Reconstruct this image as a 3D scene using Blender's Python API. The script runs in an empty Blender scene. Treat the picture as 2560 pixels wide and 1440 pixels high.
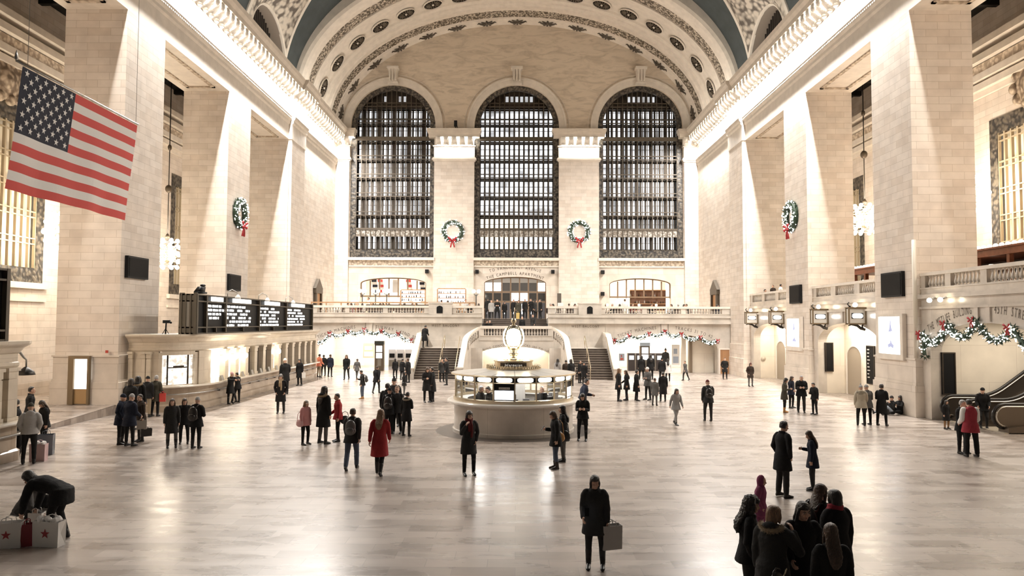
import bpy, bmesh, math, random
from mathutils import Vector, Matrix
random.seed(7)
S = bpy.context.scene
COL = S.collection
PI = math.pi
sin, cos = math.sin, math.cos

# ------------------------------------------------------------------ helpers
class MB:
    """collects shapes, then links them as ONE mesh object"""
    def __init__(s): s.v=[]; s.f=[]; s.m=[]; s.mi=0; s.sm=[]; s.smooth=False
    def add(s, vs, fs):
        b=len(s.v); s.v+= [tuple(v) for v in vs]
        for f in fs:
            s.f.append([i+b for i in f]); s.m.append(s.mi); s.sm.append(s.smooth)
        return s
    def box(s,x0,x1,y0,y1,z0,z1):
        return s.add([(x0,y0,z0),(x1,y0,z0),(x1,y1,z0),(x0,y1,z0),(x0,y0,z1),(x1,y0,z1),(x1,y1,z1),(x0,y1,z1)],
              [(0,3,2,1),(4,5,6,7),(0,1,5,4),(1,2,6,5),(2,3,7,6),(3,0,4,7)])
    def cbox(s,c,d): return s.box(c[0]-d[0]/2,c[0]+d[0]/2,c[1]-d[1]/2,c[1]+d[1]/2,c[2]-d[2]/2,c[2]+d[2]/2)
    def quad(s,a,b,c,d): return s.add([a,b,c,d],[(0,1,2,3)])
    def poly(s,pts): return s.add(pts,[tuple(range(len(pts)))])
    def prism(s,pts,off):
        """closed polygon pts (3d) extruded by vector off"""
        n=len(pts); q=[tuple(p[i]+off[i] for i in range(3)) for p in pts]
        return s.add(list(pts)+q,[tuple(range(n))[::-1],tuple(range(n,2*n))]+[(i,(i+1)%n,(i+1)%n+n,i+n) for i in range(n)])
    def lathe(s,prof,c=(0,0,0),n=16,a0=0,a1=2*PI,axis='z',cap=True):
        full=abs(a1-a0-2*PI)<1e-6; m=n if full else n+1; vs=[];fs=[]
        for r,h in prof:
            for k in range(m):
                a=a0+(a1-a0)*k/n
                p=(r*cos(a),r*sin(a),h)
                if axis=='y': p=(p[0],p[2],p[1])
                if axis=='x': p=(p[2],p[0],p[1])
                vs.append((c[0]+p[0],c[1]+p[1],c[2]+p[2]))
        for i in range(len(prof)-1):
            for k in range(n if full else n):
                k2=(k+1)%m
                fs.append((i*m+k,i*m+k2,(i+1)*m+k2,(i+1)*m+k))
        if cap and full:
            if prof[0][0]>1e-6: fs.append(tuple(range(m))[::-1])
            if prof[-1][0]>1e-6: fs.append(tuple((len(prof)-1)*m+k for k in range(m)))
        return s.add(vs,fs)
    def sphere(s,c,r,n=12,m=8):
        if not hasattr(r,'__len__'): r=(r,r,r)
        vs=[(c[0],c[1],c[2]-r[2])];fs=[]
        for i in range(1,m):
            t=-PI/2+PI*i/m
            for k in range(n):
                a=2*PI*k/n; vs.append((c[0]+r[0]*cos(t)*cos(a),c[1]+r[1]*cos(t)*sin(a),c[2]+r[2]*sin(t)))
        vs.append((c[0],c[1],c[2]+r[2])); L=len(vs)-1
        for k in range(n): fs.append((0,1+(k+1)%n,1+k)); fs.append((L,1+(m-2)*n+k,1+(m-2)*n+(k+1)%n))
        for i in range(m-2):
            for k in range(n): fs.append((1+i*n+k,1+i*n+(k+1)%n,1+(i+1)*n+(k+1)%n,1+(i+1)*n+k))
        return s.add(vs,fs)
    def tube(s,pts,r,n=8,closed=False,sec=None):
        """round tube along pts, r number or list; sec: list of (rx,ry) factors"""
        pts=[Vector(p) for p in pts]; L=len(pts)
        if not hasattr(r,'__len__'): r=[r]*L
        vs=[];fs=[]; up=None
        for i,p in enumerate(pts):
            if closed: t=pts[(i+1)%L]-pts[i-1]
            else: t=pts[min(i+1,L-1)]-pts[max(i-1,0)]
            t.normalize()
            if up is None:
                up=Vector((0,0,1)) if abs(t.z)<.9 else Vector((0,1,0))
            b=t.cross(up); b.normalize(); up=b.cross(t); up.normalize()
            for k in range(n):
                a=2*PI*k/n; vs.append(tuple(p+(b*cos(a)+up*sin(a))*r[i]))
        R=L if closed else L-1
        for i in range(R):
            j=(i+1)%L
            for k in range(n): fs.append((i*n+k,i*n+(k+1)%n,j*n+(k+1)%n,j*n+k))
        if not closed: fs.append(tuple(range(n))[::-1]); fs.append(tuple((L-1)*n+k for k in range(n)))
        return s.add(vs,fs)
    def sweep(s,path,prof,closed=False,closeprof=True):
        """profile (list of (out,up)) swept along horizontal path [(x,y,z,nx,ny)] : out along (nx,ny), up along z"""
        n=len(prof); vs=[];fs=[]
        for x,y,z,nx,ny in path:
            for o,u in prof: vs.append((x+nx*o,y+ny*o,z+u))
        L=len(path); R=L if closed else L-1; N=n if closeprof else n-1
        for i in range(R):
            j=(i+1)%L
            for k in range(N): fs.append((i*n+k,j*n+k,j*n+(k+1)%n,i*n+(k+1)%n))
        if not closed and closeprof:
            fs.append(tuple(range(n))); fs.append(tuple((L-1)*n+k for k in range(n))[::-1])
        return s.add(vs,fs)
    def grid(s,fn,nu,nv,skip=None):
        vs=[fn(i/nu,j/nv) for j in range(nv+1) for i in range(nu+1)]
        fs=[]
        for j in range(nv):
            for i in range(nu):
                if skip and skip((i+.5)/nu,(j+.5)/nv): continue
                a=j*(nu+1)+i; fs.append((a,a+1,a+nu+2,a+nu+1))
        return s.add(vs,fs)
    def xf(s,M,start=0):
        s.v[start:]=[tuple(M@Vector(v)) for v in s.v[start:]]; return s
    def build(s,name,mats,parent=None,fix=True):
        me=bpy.data.meshes.new(name)
        me.from_pydata(s.v,[],s.f)
        if not hasattr(mats,'__len__'): mats=[mats]
        for m in mats: me.materials.append(m)
        for p,mi,sm in zip(me.polygons,s.m,s.sm): p.material_index=mi; p.use_smooth=sm
        if fix:
            bm=bmesh.new(); bm.from_mesh(me); bmesh.ops.recalc_face_normals(bm,faces=bm.faces); bm.to_mesh(me); bm.free()
        o=bpy.data.objects.new(name,me); COL.objects.link(o)
        if parent: o.parent=parent
        return o
def tag(o,label,cat=None,group=None,kind=None):
    o['label']=label
    if cat: o['category']=cat
    if group: o['group']=group
    if kind: o['kind']=kind
    return o
def struct(o,label): return tag(o,label,None,None,'structure')
def empty(name,loc=(0,0,0),rz=0,label=None,cat=None,group=None,kind=None):
    o=bpy.data.objects.new(name,None); COL.objects.link(o); o.location=loc; o.rotation_euler=(0,0,rz); o.empty_display_size=.2
    if label: tag(o,label,cat,group,kind)
    return o
def copy_tree(o,parent=None):
    c=o.copy(); COL.objects.link(c); c.parent=parent
    for ch in list(o.children): copy_tree(ch,c)
    return c
def rel(o,loc):  # place a part built in world coordinates under an Empty at loc
    o.matrix_parent_inverse=Matrix.Translation(loc).inverted(); return o

# ------------------------------------------------------------------ materials
MATS={}
def mat(name,col=(.8,.8,.8),rough=.6,metal=0,emit=None,es=0,spec=None,trans=0,alpha=1,bump=0,bscale=30,var=0,vscale=3):
    if name in MATS: return MATS[name]
    m=bpy.data.materials.new(name); m.use_nodes=True; nt=m.node_tree; b=nt.nodes['Principled BSDF']
    b.inputs['Base Color'].default_value=(*col,1); b.inputs['Roughness'].default_value=rough; b.inputs['Metallic'].default_value=metal
    if emit: b.inputs['Emission Color'].default_value=(*emit,1); b.inputs['Emission Strength'].default_value=es
    if spec is not None: b.inputs['Specular IOR Level'].default_value=spec
    if trans: b.inputs['Transmission Weight'].default_value=trans
    if var or bump:
        tc=nt.nodes.new('ShaderNodeTexCoord'); nz=nt.nodes.new('ShaderNodeTexNoise'); nz.inputs['Scale'].default_value=vscale if var else bscale
        nz.inputs['Detail'].default_value=4
        nt.links.new(tc.outputs['Object'],nz.inputs['Vector'])
        if var:
            mr=nt.nodes.new('ShaderNodeMapRange'); mr.inputs[1].default_value=.3; mr.inputs[2].default_value=.7; mr.inputs[3].default_value=1-var; mr.inputs[4].default_value=1+var
            nt.links.new(nz.outputs['Fac'],mr.inputs[0])
            mx=nt.nodes.new('ShaderNodeVectorMath'); mx.operation='SCALE'; mx.inputs[0].default_value=col
            nt.links.new(mr.outputs[0],mx.inputs['Scale']); nt.links.new(mx.outputs[0],b.inputs['Base Color'])
        if bump:
            n2=nz
            if var:
                n2=nt.nodes.new('ShaderNodeTexNoise'); n2.inputs['Scale'].default_value=bscale; nt.links.new(tc.outputs['Object'],n2.inputs['Vector'])
            bp=nt.nodes.new('ShaderNodeBump'); bp.inputs['Strength'].default_value=bump; bp.inputs['Distance'].default_value=.02
            nt.links.new(n2.outputs['Fac'],bp.inputs['Height']); nt.links.new(bp.outputs[0],b.inputs['Normal'])
    MATS[name]=m; return m
def N(nt,t,**kw):
    n=nt.nodes.new('ShaderNode'+t)
    for k,v in kw.items():
        if k.startswith('i_'):
            key=k[2:]; key=int(key) if key.isdigit() else key.replace('_',' ')
            n.inputs[key].default_value=v
        else: setattr(n,k,v)
    return n
def boxmap(nt):
    """world-scale wall coordinates: (along, up) whichever way the face looks"""
    g=N(nt,'NewGeometry'); sp=N(nt,'SeparateXYZ'); sn=N(nt,'SeparateXYZ'); L=nt.links.new
    L(g.outputs['Position'],sp.inputs[0]); L(g.outputs['True Normal'],sn.inputs[0])
    ax=N(nt,'Math',operation='ABSOLUTE'); L(sn.outputs[0],ax.inputs[0])
    gt=N(nt,'Math',operation='GREATER_THAN',i_1=.6); L(ax.outputs[0],gt.inputs[0])
    mx=N(nt,'Mix',data_type='FLOAT'); L(gt.outputs[0],mx.inputs[0]); L(sp.outputs[0],mx.inputs[2]); L(sp.outputs[1],mx.inputs[3])
    az=N(nt,'Math',operation='ABSOLUTE'); L(sn.outputs[2],az.inputs[0])
    gz=N(nt,'Math',operation='GREATER_THAN',i_1=.6); L(az.outputs[0],gz.inputs[0])
    mz=N(nt,'Mix',data_type='FLOAT'); L(gz.outputs[0],mz.inputs[0]); L(sp.outputs[2],mz.inputs[2]); L(sp.outputs[1],mz.inputs[3])
    cb=N(nt,'CombineXYZ'); L(mx.outputs[0],cb.inputs[0]); L(mz.outputs[0],cb.inputs[1])
    return cb.outputs[0], g.outputs['Position']
def stone(name,c1,c2,mortar,w=1.05,h=.34,ms=.010,rough=.65,bias=0,off=.5,noise=.12,spec=.35,squash=1):
    m=bpy.data.materials.new(name); m.use_nodes=True; nt=m.node_tree; L=nt.links.new; b=nt.nodes['Principled BSDF']
    v,pos=boxmap(nt)
    br=N(nt,'TexBrick',offset=off,squash=squash,squash_frequency=2); br.inputs['Scale'].default_value=1
    br.inputs['Color1'].default_value=(*c1,1); br.inputs['Color2'].default_value=(*c2,1); br.inputs['Mortar'].default_value=(*mortar,1)
    br.inputs['Mortar Size'].default_value=ms; br.inputs['Mortar Smooth'].default_value=.2; br.inputs['Bias'].default_value=bias
    br.inputs['Brick Width'].default_value=w; br.inputs['Row Height'].default_value=h
    L(v,br.inputs['Vector'])
    nz=N(nt,'TexNoise'); nz.inputs['Scale'].default_value=1.3; nz.inputs['Detail'].default_value=6; L(pos,nz.inputs['Vector'])
    mr=N(nt,'MapRange',i_1=.3,i_2=.7,i_3=1-noise,i_4=1+noise*.6); L(nz.outputs['Fac'],mr.inputs[0])
    mx=N(nt,'VectorMath',operation='SCALE'); L(br.outputs['Color'],mx.inputs[0]); L(mr.outputs[0],mx.inputs['Scale'])
    L(mx.outputs[0],b.inputs['Base Color']); b.inputs['Roughness'].default_value=rough; b.inputs['Specular IOR Level'].default_value=spec
    MATS[name]=m; return m
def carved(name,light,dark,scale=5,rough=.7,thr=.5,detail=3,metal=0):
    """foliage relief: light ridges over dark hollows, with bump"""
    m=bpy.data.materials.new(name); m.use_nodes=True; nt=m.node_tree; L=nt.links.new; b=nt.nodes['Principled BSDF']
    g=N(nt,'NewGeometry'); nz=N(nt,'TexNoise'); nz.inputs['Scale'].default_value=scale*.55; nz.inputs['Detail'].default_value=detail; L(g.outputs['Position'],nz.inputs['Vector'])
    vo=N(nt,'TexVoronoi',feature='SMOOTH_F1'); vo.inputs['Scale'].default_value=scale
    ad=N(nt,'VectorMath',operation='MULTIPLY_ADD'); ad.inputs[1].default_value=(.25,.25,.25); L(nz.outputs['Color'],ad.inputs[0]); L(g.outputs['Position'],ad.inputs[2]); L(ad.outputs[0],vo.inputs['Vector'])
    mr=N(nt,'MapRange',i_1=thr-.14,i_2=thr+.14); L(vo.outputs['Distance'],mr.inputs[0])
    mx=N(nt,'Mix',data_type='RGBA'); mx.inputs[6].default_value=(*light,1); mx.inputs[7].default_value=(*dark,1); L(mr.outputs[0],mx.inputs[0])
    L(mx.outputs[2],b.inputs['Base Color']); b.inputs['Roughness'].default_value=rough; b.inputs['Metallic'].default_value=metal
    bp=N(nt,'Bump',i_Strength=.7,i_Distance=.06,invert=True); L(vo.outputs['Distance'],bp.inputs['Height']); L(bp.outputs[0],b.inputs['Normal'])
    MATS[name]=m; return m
LIME=stone('limestone_blocks',(.73,.655,.58),(.62,.53,.445),(.53,.455,.38),bias=-.35)
LIMEP=stone('limestone_panels',(.72,.65,.575),(.65,.575,.49),(.48,.41,.34),w=2.2,h=1.1,ms=.01)
MARB=stone('botticino_marble',(.62,.565,.50),(.56,.505,.44),(.42,.37,.31),w=2.0,h=2.6,ms=.006,rough=.22,noise=.18,spec=.5)
MARBW=stone('cream_passage_stone',(.78,.71,.60),(.75,.67,.56),(.55,.47,.38),w=2.4,h=1.6,ms=.006,rough=.5,noise=.08)
TRIM=mat('cream_stone_trim',(.72,.655,.575),.6,var=.08,vscale=2)
PLAST=mat('tan_plaster',(.58,.49,.38),.75,var=.08,vscale=1.2)
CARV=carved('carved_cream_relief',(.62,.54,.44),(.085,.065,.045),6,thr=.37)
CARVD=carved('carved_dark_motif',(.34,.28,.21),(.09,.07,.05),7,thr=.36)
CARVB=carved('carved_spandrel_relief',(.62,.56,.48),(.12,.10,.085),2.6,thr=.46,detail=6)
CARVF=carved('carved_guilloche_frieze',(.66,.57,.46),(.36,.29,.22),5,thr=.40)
BRONZE=mat('dark_bronze',(.055,.043,.032),.45,.6,var=.15,vscale=4)
BRONZEL=mat('brown_bronze_bars',(.085,.068,.05),.45,.5)
BRONZEC=carved('cast_bronze_scroll',(.12,.10,.075),(.016,.013,.011),5,rough=.5,thr=.40)
BRASS=mat('brass',(.66,.56,.40),.28,.9)
GOLD=mat('gilded_brass',(.80,.71,.53),.25,.85)
BLACK=mat('black_metal',(.008,.008,.0085),.5,spec=.2)
DARK=mat('dark_grille',(.012,.011,.010),.7,spec=.15)
IRON=mat('iron',(.05,.045,.04),.4,.7)
STEEL=mat('brushed_steel',(.45,.44,.42),.3,.9)
WOODR=mat('red_brown_wood',(.22,.075,.035),.4,var=.2,vscale=6)
WOOD=mat('tan_wood',(.42,.24,.12),.5,var=.15,vscale=6)
BLUE=mat('teal_ceiling_plaster',(.042,.053,.055),.75,var=.15,vscale=1.5)
WHITE=mat('white_paint',(.82,.80,.77),.5)
GLASS=mat('clear_glass',(.95,.97,.97),.03,0,trans=1)
def glow(name,col,s): return mat(name,(.8,.8,.8),.5,0,col,s)
BULB=glow('lit_bulb',(1,.93,.8),130)
LAMPW=glow('lit_white_panel',(1,.97,.92),9)
LAMPC=glow('lit_cream_globe',(1,.86,.62),25)
# ------------------------------------------------------------------ camera
a_,p_,roll_=-.005577784,.046431992,math.radians(.22)
f_=Vector((sin(a_)*cos(p_),cos(a_)*cos(p_),sin(p_))); r0=Vector((cos(a_),-sin(a_),0)); u0=r0.cross(f_)
r_=r0*cos(roll_)+u0*sin(roll_); u_=u0*cos(roll_)-r0*sin(roll_)
EYE=4.1
cd=bpy.data.cameras.new('camera'); cam=bpy.data.objects.new('camera',cd); COL.objects.link(cam); S.camera=cam
cam.matrix_world=Matrix(((r_.x,u_.x,-f_.x,0),(r_.y,u_.y,-f_.y,0),(r_.z,u_.z,-f_.z,EYE),(0,0,0,1)))
cd.sensor_width=36; cd.lens=36*1850/2560; cd.clip_end=300; cd.clip_start=.1
def ray(px,py): return f_+r_*((px-1280)/1850)+u_*((720-py)/1850)
def floor_at(px,py,z=0):
    d=ray(px,py); t=(z-EYE)/d.z; return (t*d.x,t*d.y)
S.view_settings.view_transform='Standard'; S.view_settings.look='None'; S.view_settings.gamma=1; S.view_settings.use_curve_mapping=False
S.view_settings.exposure=0.15
S.cycles.use_denoising=True; S.cycles.use_adaptive_sampling=True; S.cycles.adaptive_threshold=.03; S.cycles.adaptive_min_samples=16; S.cycles.max_bounces=6; S.cycles.diffuse_bounces=4; S.cycles.glossy_bounces=3; S.cycles.transmission_bounces=5
S.cycles.sample_clamp_indirect=6; S.cycles.caustics_reflective=False; S.cycles.caustics_refractive=False

# ------------------------------------------------------------------ dimensions (metres)
HW=17.63          # half width of the hall, face of the piers
YW=71.7           # west wall
YB=60.4           # front of the west balcony
PIERS=[(21.0,24.6),(32.8,36.4),(44.7,48.4),(56.6,60.4)]
PT=2.8            # pier depth towards the aisle
XO=24.5           # outer aisle walls
ZS=18.2           # soffit
ZC=22.85          # cornice top
BW=4.4            # balcony floors

# ------------------------------------------------------------------ floor
def floor_mat():
    m=bpy.data.materials.new('tennessee_marble_floor'); m.use_nodes=True; nt=m.node_tree; L=nt.links.new; b=nt.nodes['Principled BSDF']
    g=N(nt,'NewGeometry')
    br=N(nt,'TexBrick',offset=.45,squash=1.0); br.inputs['Scale'].default_value=1; br.inputs['Brick Width'].default_value=1.05; br.inputs['Row Height'].default_value=.42
    br.inputs['Color1'].default_value=(.42,.362,.318,1); br.inputs['Color2'].default_value=(.165,.125,.098,1); br.inputs['Mortar'].default_value=(.26,.22,.19,1)
    br.inputs['Mortar Size'].default_value=.006; br.inputs['Bias'].default_value=-.35
    L(g.outputs['Position'],br.inputs['Vector'])
    nz=N(nt,'TexNoise'); nz.inputs['Scale'].default_value=1.6; nz.inputs['Detail'].default_value=7; nz.inputs['Distortion'].default_value=.6
    mp=N(nt,'Mapping'); mp.inputs['Scale'].default_value=(.5,1.6,1); L(g.outputs['Position'],mp.inputs[0]); L(mp.outputs[0],nz.inputs['Vector'])
    mr=N(nt,'MapRange',i_1=.3,i_2=.7,i_3=.80,i_4=1.12); L(nz.outputs['Fac'],mr.inputs[0])
    mx=N(nt,'VectorMath',operation='SCALE'); L(br.outputs['Color'],mx.inputs[0]); L(mr.outputs[0],mx.inputs['Scale'])
    L(mx.outputs[0],b.inputs['Base Color'])
    r2=N(nt,'MapRange',i_1=.3,i_2=.7,i_3=.24,i_4=.34); L(nz.outputs['Fac'],r2.inputs[0]); L(r2.outputs[0],b.inputs['Roughness'])
    b.inputs['Specular IOR Level'].default_value=.42
    return m
FLOOR=floor_mat()
mb=MB(); mb.box(-28,28,-4,74,-.3,0)
struct(mb.build('floor',FLOOR),'pinkish grey marble tile floor of the concourse')
mb=MB(); mb.prism([(-25,25,0.002),(-25,32.8,.42),(-25,36.4,.42),(-25,36.4,0.002)],(7.4,0,0))
mb.mi=1; mb.prism([(-18.1,25.5,.03),(-18.1,33.6,.435),(-17.58,33.6,.435),(-17.58,25.5,.03)],(0,0,.004))
struct(mb.build('floor',[FLOOR,mat('dark_floor_strip',(.12,.10,.085),.3)]),'sloping marble ramp beside the first left pier')

# ------------------------------------------------------------------ piers, entablature, aisles
def pier(s,y0,y1,lab,zf):
    o=empty('pillar',(s*(HW+PT/2),(y0+y1)/2,0)); struct(o,lab)
    c=(s*(HW+PT/2),(y0+y1)/2,0)
    x0,x1=sorted((s*HW,s*(HW+PT)))
    mb=MB(); mb.box(x0,x1,y0,y1,0,ZS); rel(mb.build('shaft',LIME,o),c)
    mb=MB(); e=.13
    mb.box(x0-e,x1+e,y0-e,y1+e,0,1.38); mb.box(x0-e*.6,x1+e*.6,y0-e*.6,y1+e*.6,1.38,1.5); mb.box(x0-.05,x1+.05,y0-.05,y1+.05,1.5,2.5); mb.box(x0-.1,x1+.1,y0-.1,y1+.1,2.5,2.58)
    rel(mb.build('plinth',LIMEP,o),c)
    return o
nm=['nearest','second','third','fourth']
for s,sd in ((-1,'left'),(1,'right')):
    for k,(y0,y1) in enumerate(PIERS[:3] if 1 else []):
        pier(s,y0,y1,'%s tall square limestone pier of the %s side'%(nm[k],sd),0)
    # end bay: solid wall from the fourth pier to the west wall, pilaster in front
    mb=MB(); x0,x1=sorted((s*HW,s*(HW+PT)))
    mb.box(x0,x1,56.6,YW,0,ZS)
    xa,xb=sorted((s*(HW-.22),s*HW)); mb.box(xa,xb,56.7,60.2,0,ZS)
    mb.box(*sorted((s*(HW-.35),s*HW)),56.5,60.35,0,1.4); mb.box(*sorted((s*(HW-.28),s*HW)),56.6,60.3,1.4,2.5)
    struct(mb.build('wall_'+sd,LIME),'limestone wall at the far end of the %s side'%sd)
# entablature: profile (out, z) swept along Y
PROF=[(0,ZS),(0,19.35),(.10,19.45),(.10,19.62),(.2,19.72),(.26,19.95),(.12,20.05),(.04,20.15),(.04,21.15),(.15,21.25),(.18,22.05),(1.05,22.1),(1.05,22.4),(1.2,22.6),(1.25,ZC),(-PT,ZC),(-PT,ZS)]
MODM=mat('lit_white_stone',(.86,.82,.76),.6)  # bulb light painted into the brackets: whiter than the trim stone
def modillion_mesh():
    mb=MB(); mb.smooth=True
    n=8; pts=[]
    for i in range(n+1):
        t=i/n; pts.append((.18+.8*t, 22.05-.12-.55*(1-t)**1.6-.03*sin(t*6)))
    for i in range(n):
        (x0,z0),(x1,z1)=pts[i],pts[i+1]; w=.27-.05*(i/n)
        mb.add([(x0,-w,z0),(x1,-w,z1),(x1,w,z1),(x0,w,z0),(x0,-w,22.06),(x1,-w,22.06),(x1,w,22.06),(x0,w,22.06)],[(0,1,2,3),(0,1,5,4),(3,2,6,7)])
    mb.box(.95,1.0,-.22,.22,21.86,22.07)
    mb.smooth=True; mb.sphere((.92,0,21.82),(.13,.2,.16),10,6); mb.sphere((.3,0,21.42),(.15,.2,.16),10,6)
    o=mb.build('modillion',MODM); return o
MODO=modillion_mesh()
def bulb_mesh():
    mb=MB(); mb.smooth=True; mb.sphere((0,0,0),(.11,.11,.14),10,6); return mb.build('bulb',BULB)
BULBO=bulb_mesh()
def put(proto,parent,loc,rz=0,sc=None,name=None):
    c=proto.copy(); COL.objects.link(c); c.parent=parent; c.location=loc; c.rotation_euler=(0,0,rz)
    if sc: c.scale=sc
    return c
for s,sd,ix in ((-1,'left',1),(1,'right',2)):
    o=empty('trim_%d'%ix,(s*HW,0,0)); struct(o,'long %s cornice with a row of lit brackets and bulbs'%sd)
    mb=MB(); mb.sweep([(s*HW,y,0,-s,0) for y in (2,56.55)],PROF); rel(mb.build('entablature',TRIM,o),(s*HW,0,0))
    pr=[(a+(.25 if a>=0 else 0),z) for a,z in PROF]
    mb=MB(); mb.sweep([(s*HW,y,0,-s,0) for y in (56.55,60.35)],pr); mb.sweep([(s*HW,y,0,-s,0) for y in (60.35,YW)],PROF); rel(mb.build('entablature',TRIM,o),(s*HW,0,0))
    mb=MB()
    y=18.
    while y<60.3:
        d=.25 if y>56.55 else 0
        mb.box(*sorted((s*(HW-.12-d),s*(HW-.24-d))),y,y+.1,19.78,19.93); y+=.2
    rel(mb.build('dentil_band',TRIM,o),(s*HW,0,0))
    y=17.2; k=0
    while y<71.2:
        d=.25 if 56.5<y<60.4 else 0
        rz=PI if s>0 else 0
        put(MODO,o,(-s*d,y,0),rz)
        put(BULBO,o,(-s*(.55+d),y+.37,21.93))
        y+=.745
# aisles
for s,sd in ((-1,'left'),(1,'right')):
    mb=MB()
    for y0,y1 in ((12.,21),(24.6,32.8),(36.4,44.7),(48.4,56.6)):
        xa,xb=sorted((s*(HW+.55),s*(HW+PT-.55)))
        for (a,b,c,d) in ((xa,xb,y0+.8,y0+1.0),(xa,xb,y1-1.0,y1-.8),(xa,xa+.18,y0+.8,y1-.8),(xb-.18,xb,y0+.8,y1-.8)):
            mb.box(a,b,c,d,ZS-.07,ZS+.01)
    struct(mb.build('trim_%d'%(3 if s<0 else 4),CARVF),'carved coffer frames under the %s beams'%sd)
    # outer wall with windows
    zb=BW+1 if s>0 else 0
    wins=[(29.0,38.0),(52.0,56.2)]
    zw0,zw1=(6.0,14.6)
    mb=MB(); ys=[2]+[v for w in wins for v in w]+[YW]
    xa,xb=sorted((s*XO,s*(XO+.6)))
    for i in range(0,len(ys)-1,1):
        if i%2==0: mb.box(xa,xb,ys[i],ys[i+1],0,21.5)
        else: mb.box(xa,xb,ys[i],ys[i+1],0,zw0); mb.box(xa,xb,ys[i],ys[i+1],zw1,21.5)
    mb.box(*sorted((s*(HW+PT),s*XO)),56.6,57.4,0,21.5)
    struct(mb.build('wall_outer',LIME),'outer limestone wall of the %s aisle'%sd)
    mb=MB()
    for pz,po in ((16.0,.15),(16.3,.4),(16.75,.55),(17.6,.8),(18.2,1.0)):
        xa,xb=sorted((s*XO,s*(XO-po))); mb.box(xa,xb,2,56.6,pz,pz+.34)
    mb.mi=1
    xa,xb=sorted((s*XO,s*(XO-.5))); mb.box(xa,xb,2,56.6,17.1,17.55)
    struct(mb.build('trim_%d'%(5 if s<0 else 6),[TRIM,CARVF]),'stepped cornice high on the %s aisle wall'%sd)
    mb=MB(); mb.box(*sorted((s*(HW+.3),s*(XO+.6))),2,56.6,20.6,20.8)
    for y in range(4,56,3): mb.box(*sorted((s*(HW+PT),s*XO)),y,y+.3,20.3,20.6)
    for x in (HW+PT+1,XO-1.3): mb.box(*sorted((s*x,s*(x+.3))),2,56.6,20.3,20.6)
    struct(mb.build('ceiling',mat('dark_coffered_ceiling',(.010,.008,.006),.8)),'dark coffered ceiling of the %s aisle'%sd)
    for wi,(y0,y1) in enumerate(wins):
        o=empty('window_%d'%(4+wi+(2 if s>0 else 0)),(s*XO,(y0+y1)/2,zw0)); struct(o,'tall bronze framed window in the %s aisle wall'%sd)
        c=(s*XO,(y0+y1)/2,zw0)
        fx=sorted((s*(XO-.05),s*(XO+.15)))
        mb=MB(); mb.box(*fx,y0,y0+.6,zw0,zw1); mb.box(*fx,y1-.6,y1,zw0,zw1); mb.box(*fx,y0+.6,y1-.6,zw1-.8,zw1); mb.box(*fx,y0+.6,y1-.6,zw0,zw0+.75)
        rel(mb.build('frame',BRONZEC,o),c)
        mb=MB(); n=int((y1-y0-1.2)/.47); bx=sorted((s*(XO-.02),s*(XO+.12)))
        for i in range(n+1):
            y=y0+.6+(y1-y0-1.2)*i/n; mb.box(*bx,y-.055,y+.055,zw0+.75,zw1-.8)
        for i in range(1,6):
            z=zw0+.75+(zw1-zw0-1.55)*i/5.2
            for d in (-.14,.14): mb.box(*sorted((s*(XO-.01),s*(XO+.11))),y0+.61,y1-.61,z+d-.03,z+d+.03)
        rel(mb.build('grille',mat('tan_bronze_grille',(.40,.33,.23),.5,.2),o),c)
        mb=MB(); mb.box(*sorted((s*(XO+.3),s*(XO+.34))),y0,y1,zw0,zw1)
        rel(mb.build('pane',mat('lit_cream_glass',(.75,.66,.5),.35,emit=(1,.88,.7),es=.12),o),c)
        mb=MB(); mb.box(*sorted((s*(XO-.22),s*(XO+.1))),y0-.3,y1+.3,zw0-.3,zw0); mb.box(*sorted((s*(XO-.12),s*(XO+.1))),y0-.25,y1+.25,zw0-.95,zw0-.75)
        rel(mb.build('sill',TRIM,o),c)
LP=dict(cornice=12500,cap=260,chand=1250,world=.05,passage=1000,ramp=160,gate=220,esc=260,bar=380,info=200,blamp=14,cove=800)
# ------------------------------------------------------------------ west wall
def vein():
    m=bpy.data.materials.new('veined_tan_stone'); m.use_nodes=True; nt=m.node_tree; L=nt.links.new; b=nt.nodes['Principled BSDF']
    g=N(nt,'NewGeometry'); mp=N(nt,'Mapping'); mp.inputs['Scale'].default_value=(.45,1,1.7); L(g.outputs['Position'],mp.inputs[0])
    nz=N(nt,'TexNoise'); nz.inputs['Scale'].default_value=1.1; nz.inputs['Detail'].default_value=8; nz.inputs['Roughness'].default_value=.62; nz.inputs['Distortion'].default_value=1.2; L(mp.outputs[0],nz.inputs['Vector'])
    cr=N(nt,'ValToRGB'); e=cr.color_ramp.elements; e[0].position=.3; e[0].color=(.47,.39,.30,1); e[1].position=.55; e[1].color=(.70,.60,.48,1)
    L(nz.outputs['Fac'],cr.inputs[0]); L(cr.outputs[0],b.inputs['Base Color']); b.inputs['Roughness'].default_value=.75
    return m
VEIN=vein()
WX=(-12.1,0.0,12.1); WR=4.15; WZ0=10.35; WSP=23.25
def arch_pts(xc,hw,zsp,rise,n=24):
    return [(xc-hw*cos(PI*i/n),zsp+rise*sin(PI*i/n)) for i in range(n+1)]
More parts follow.
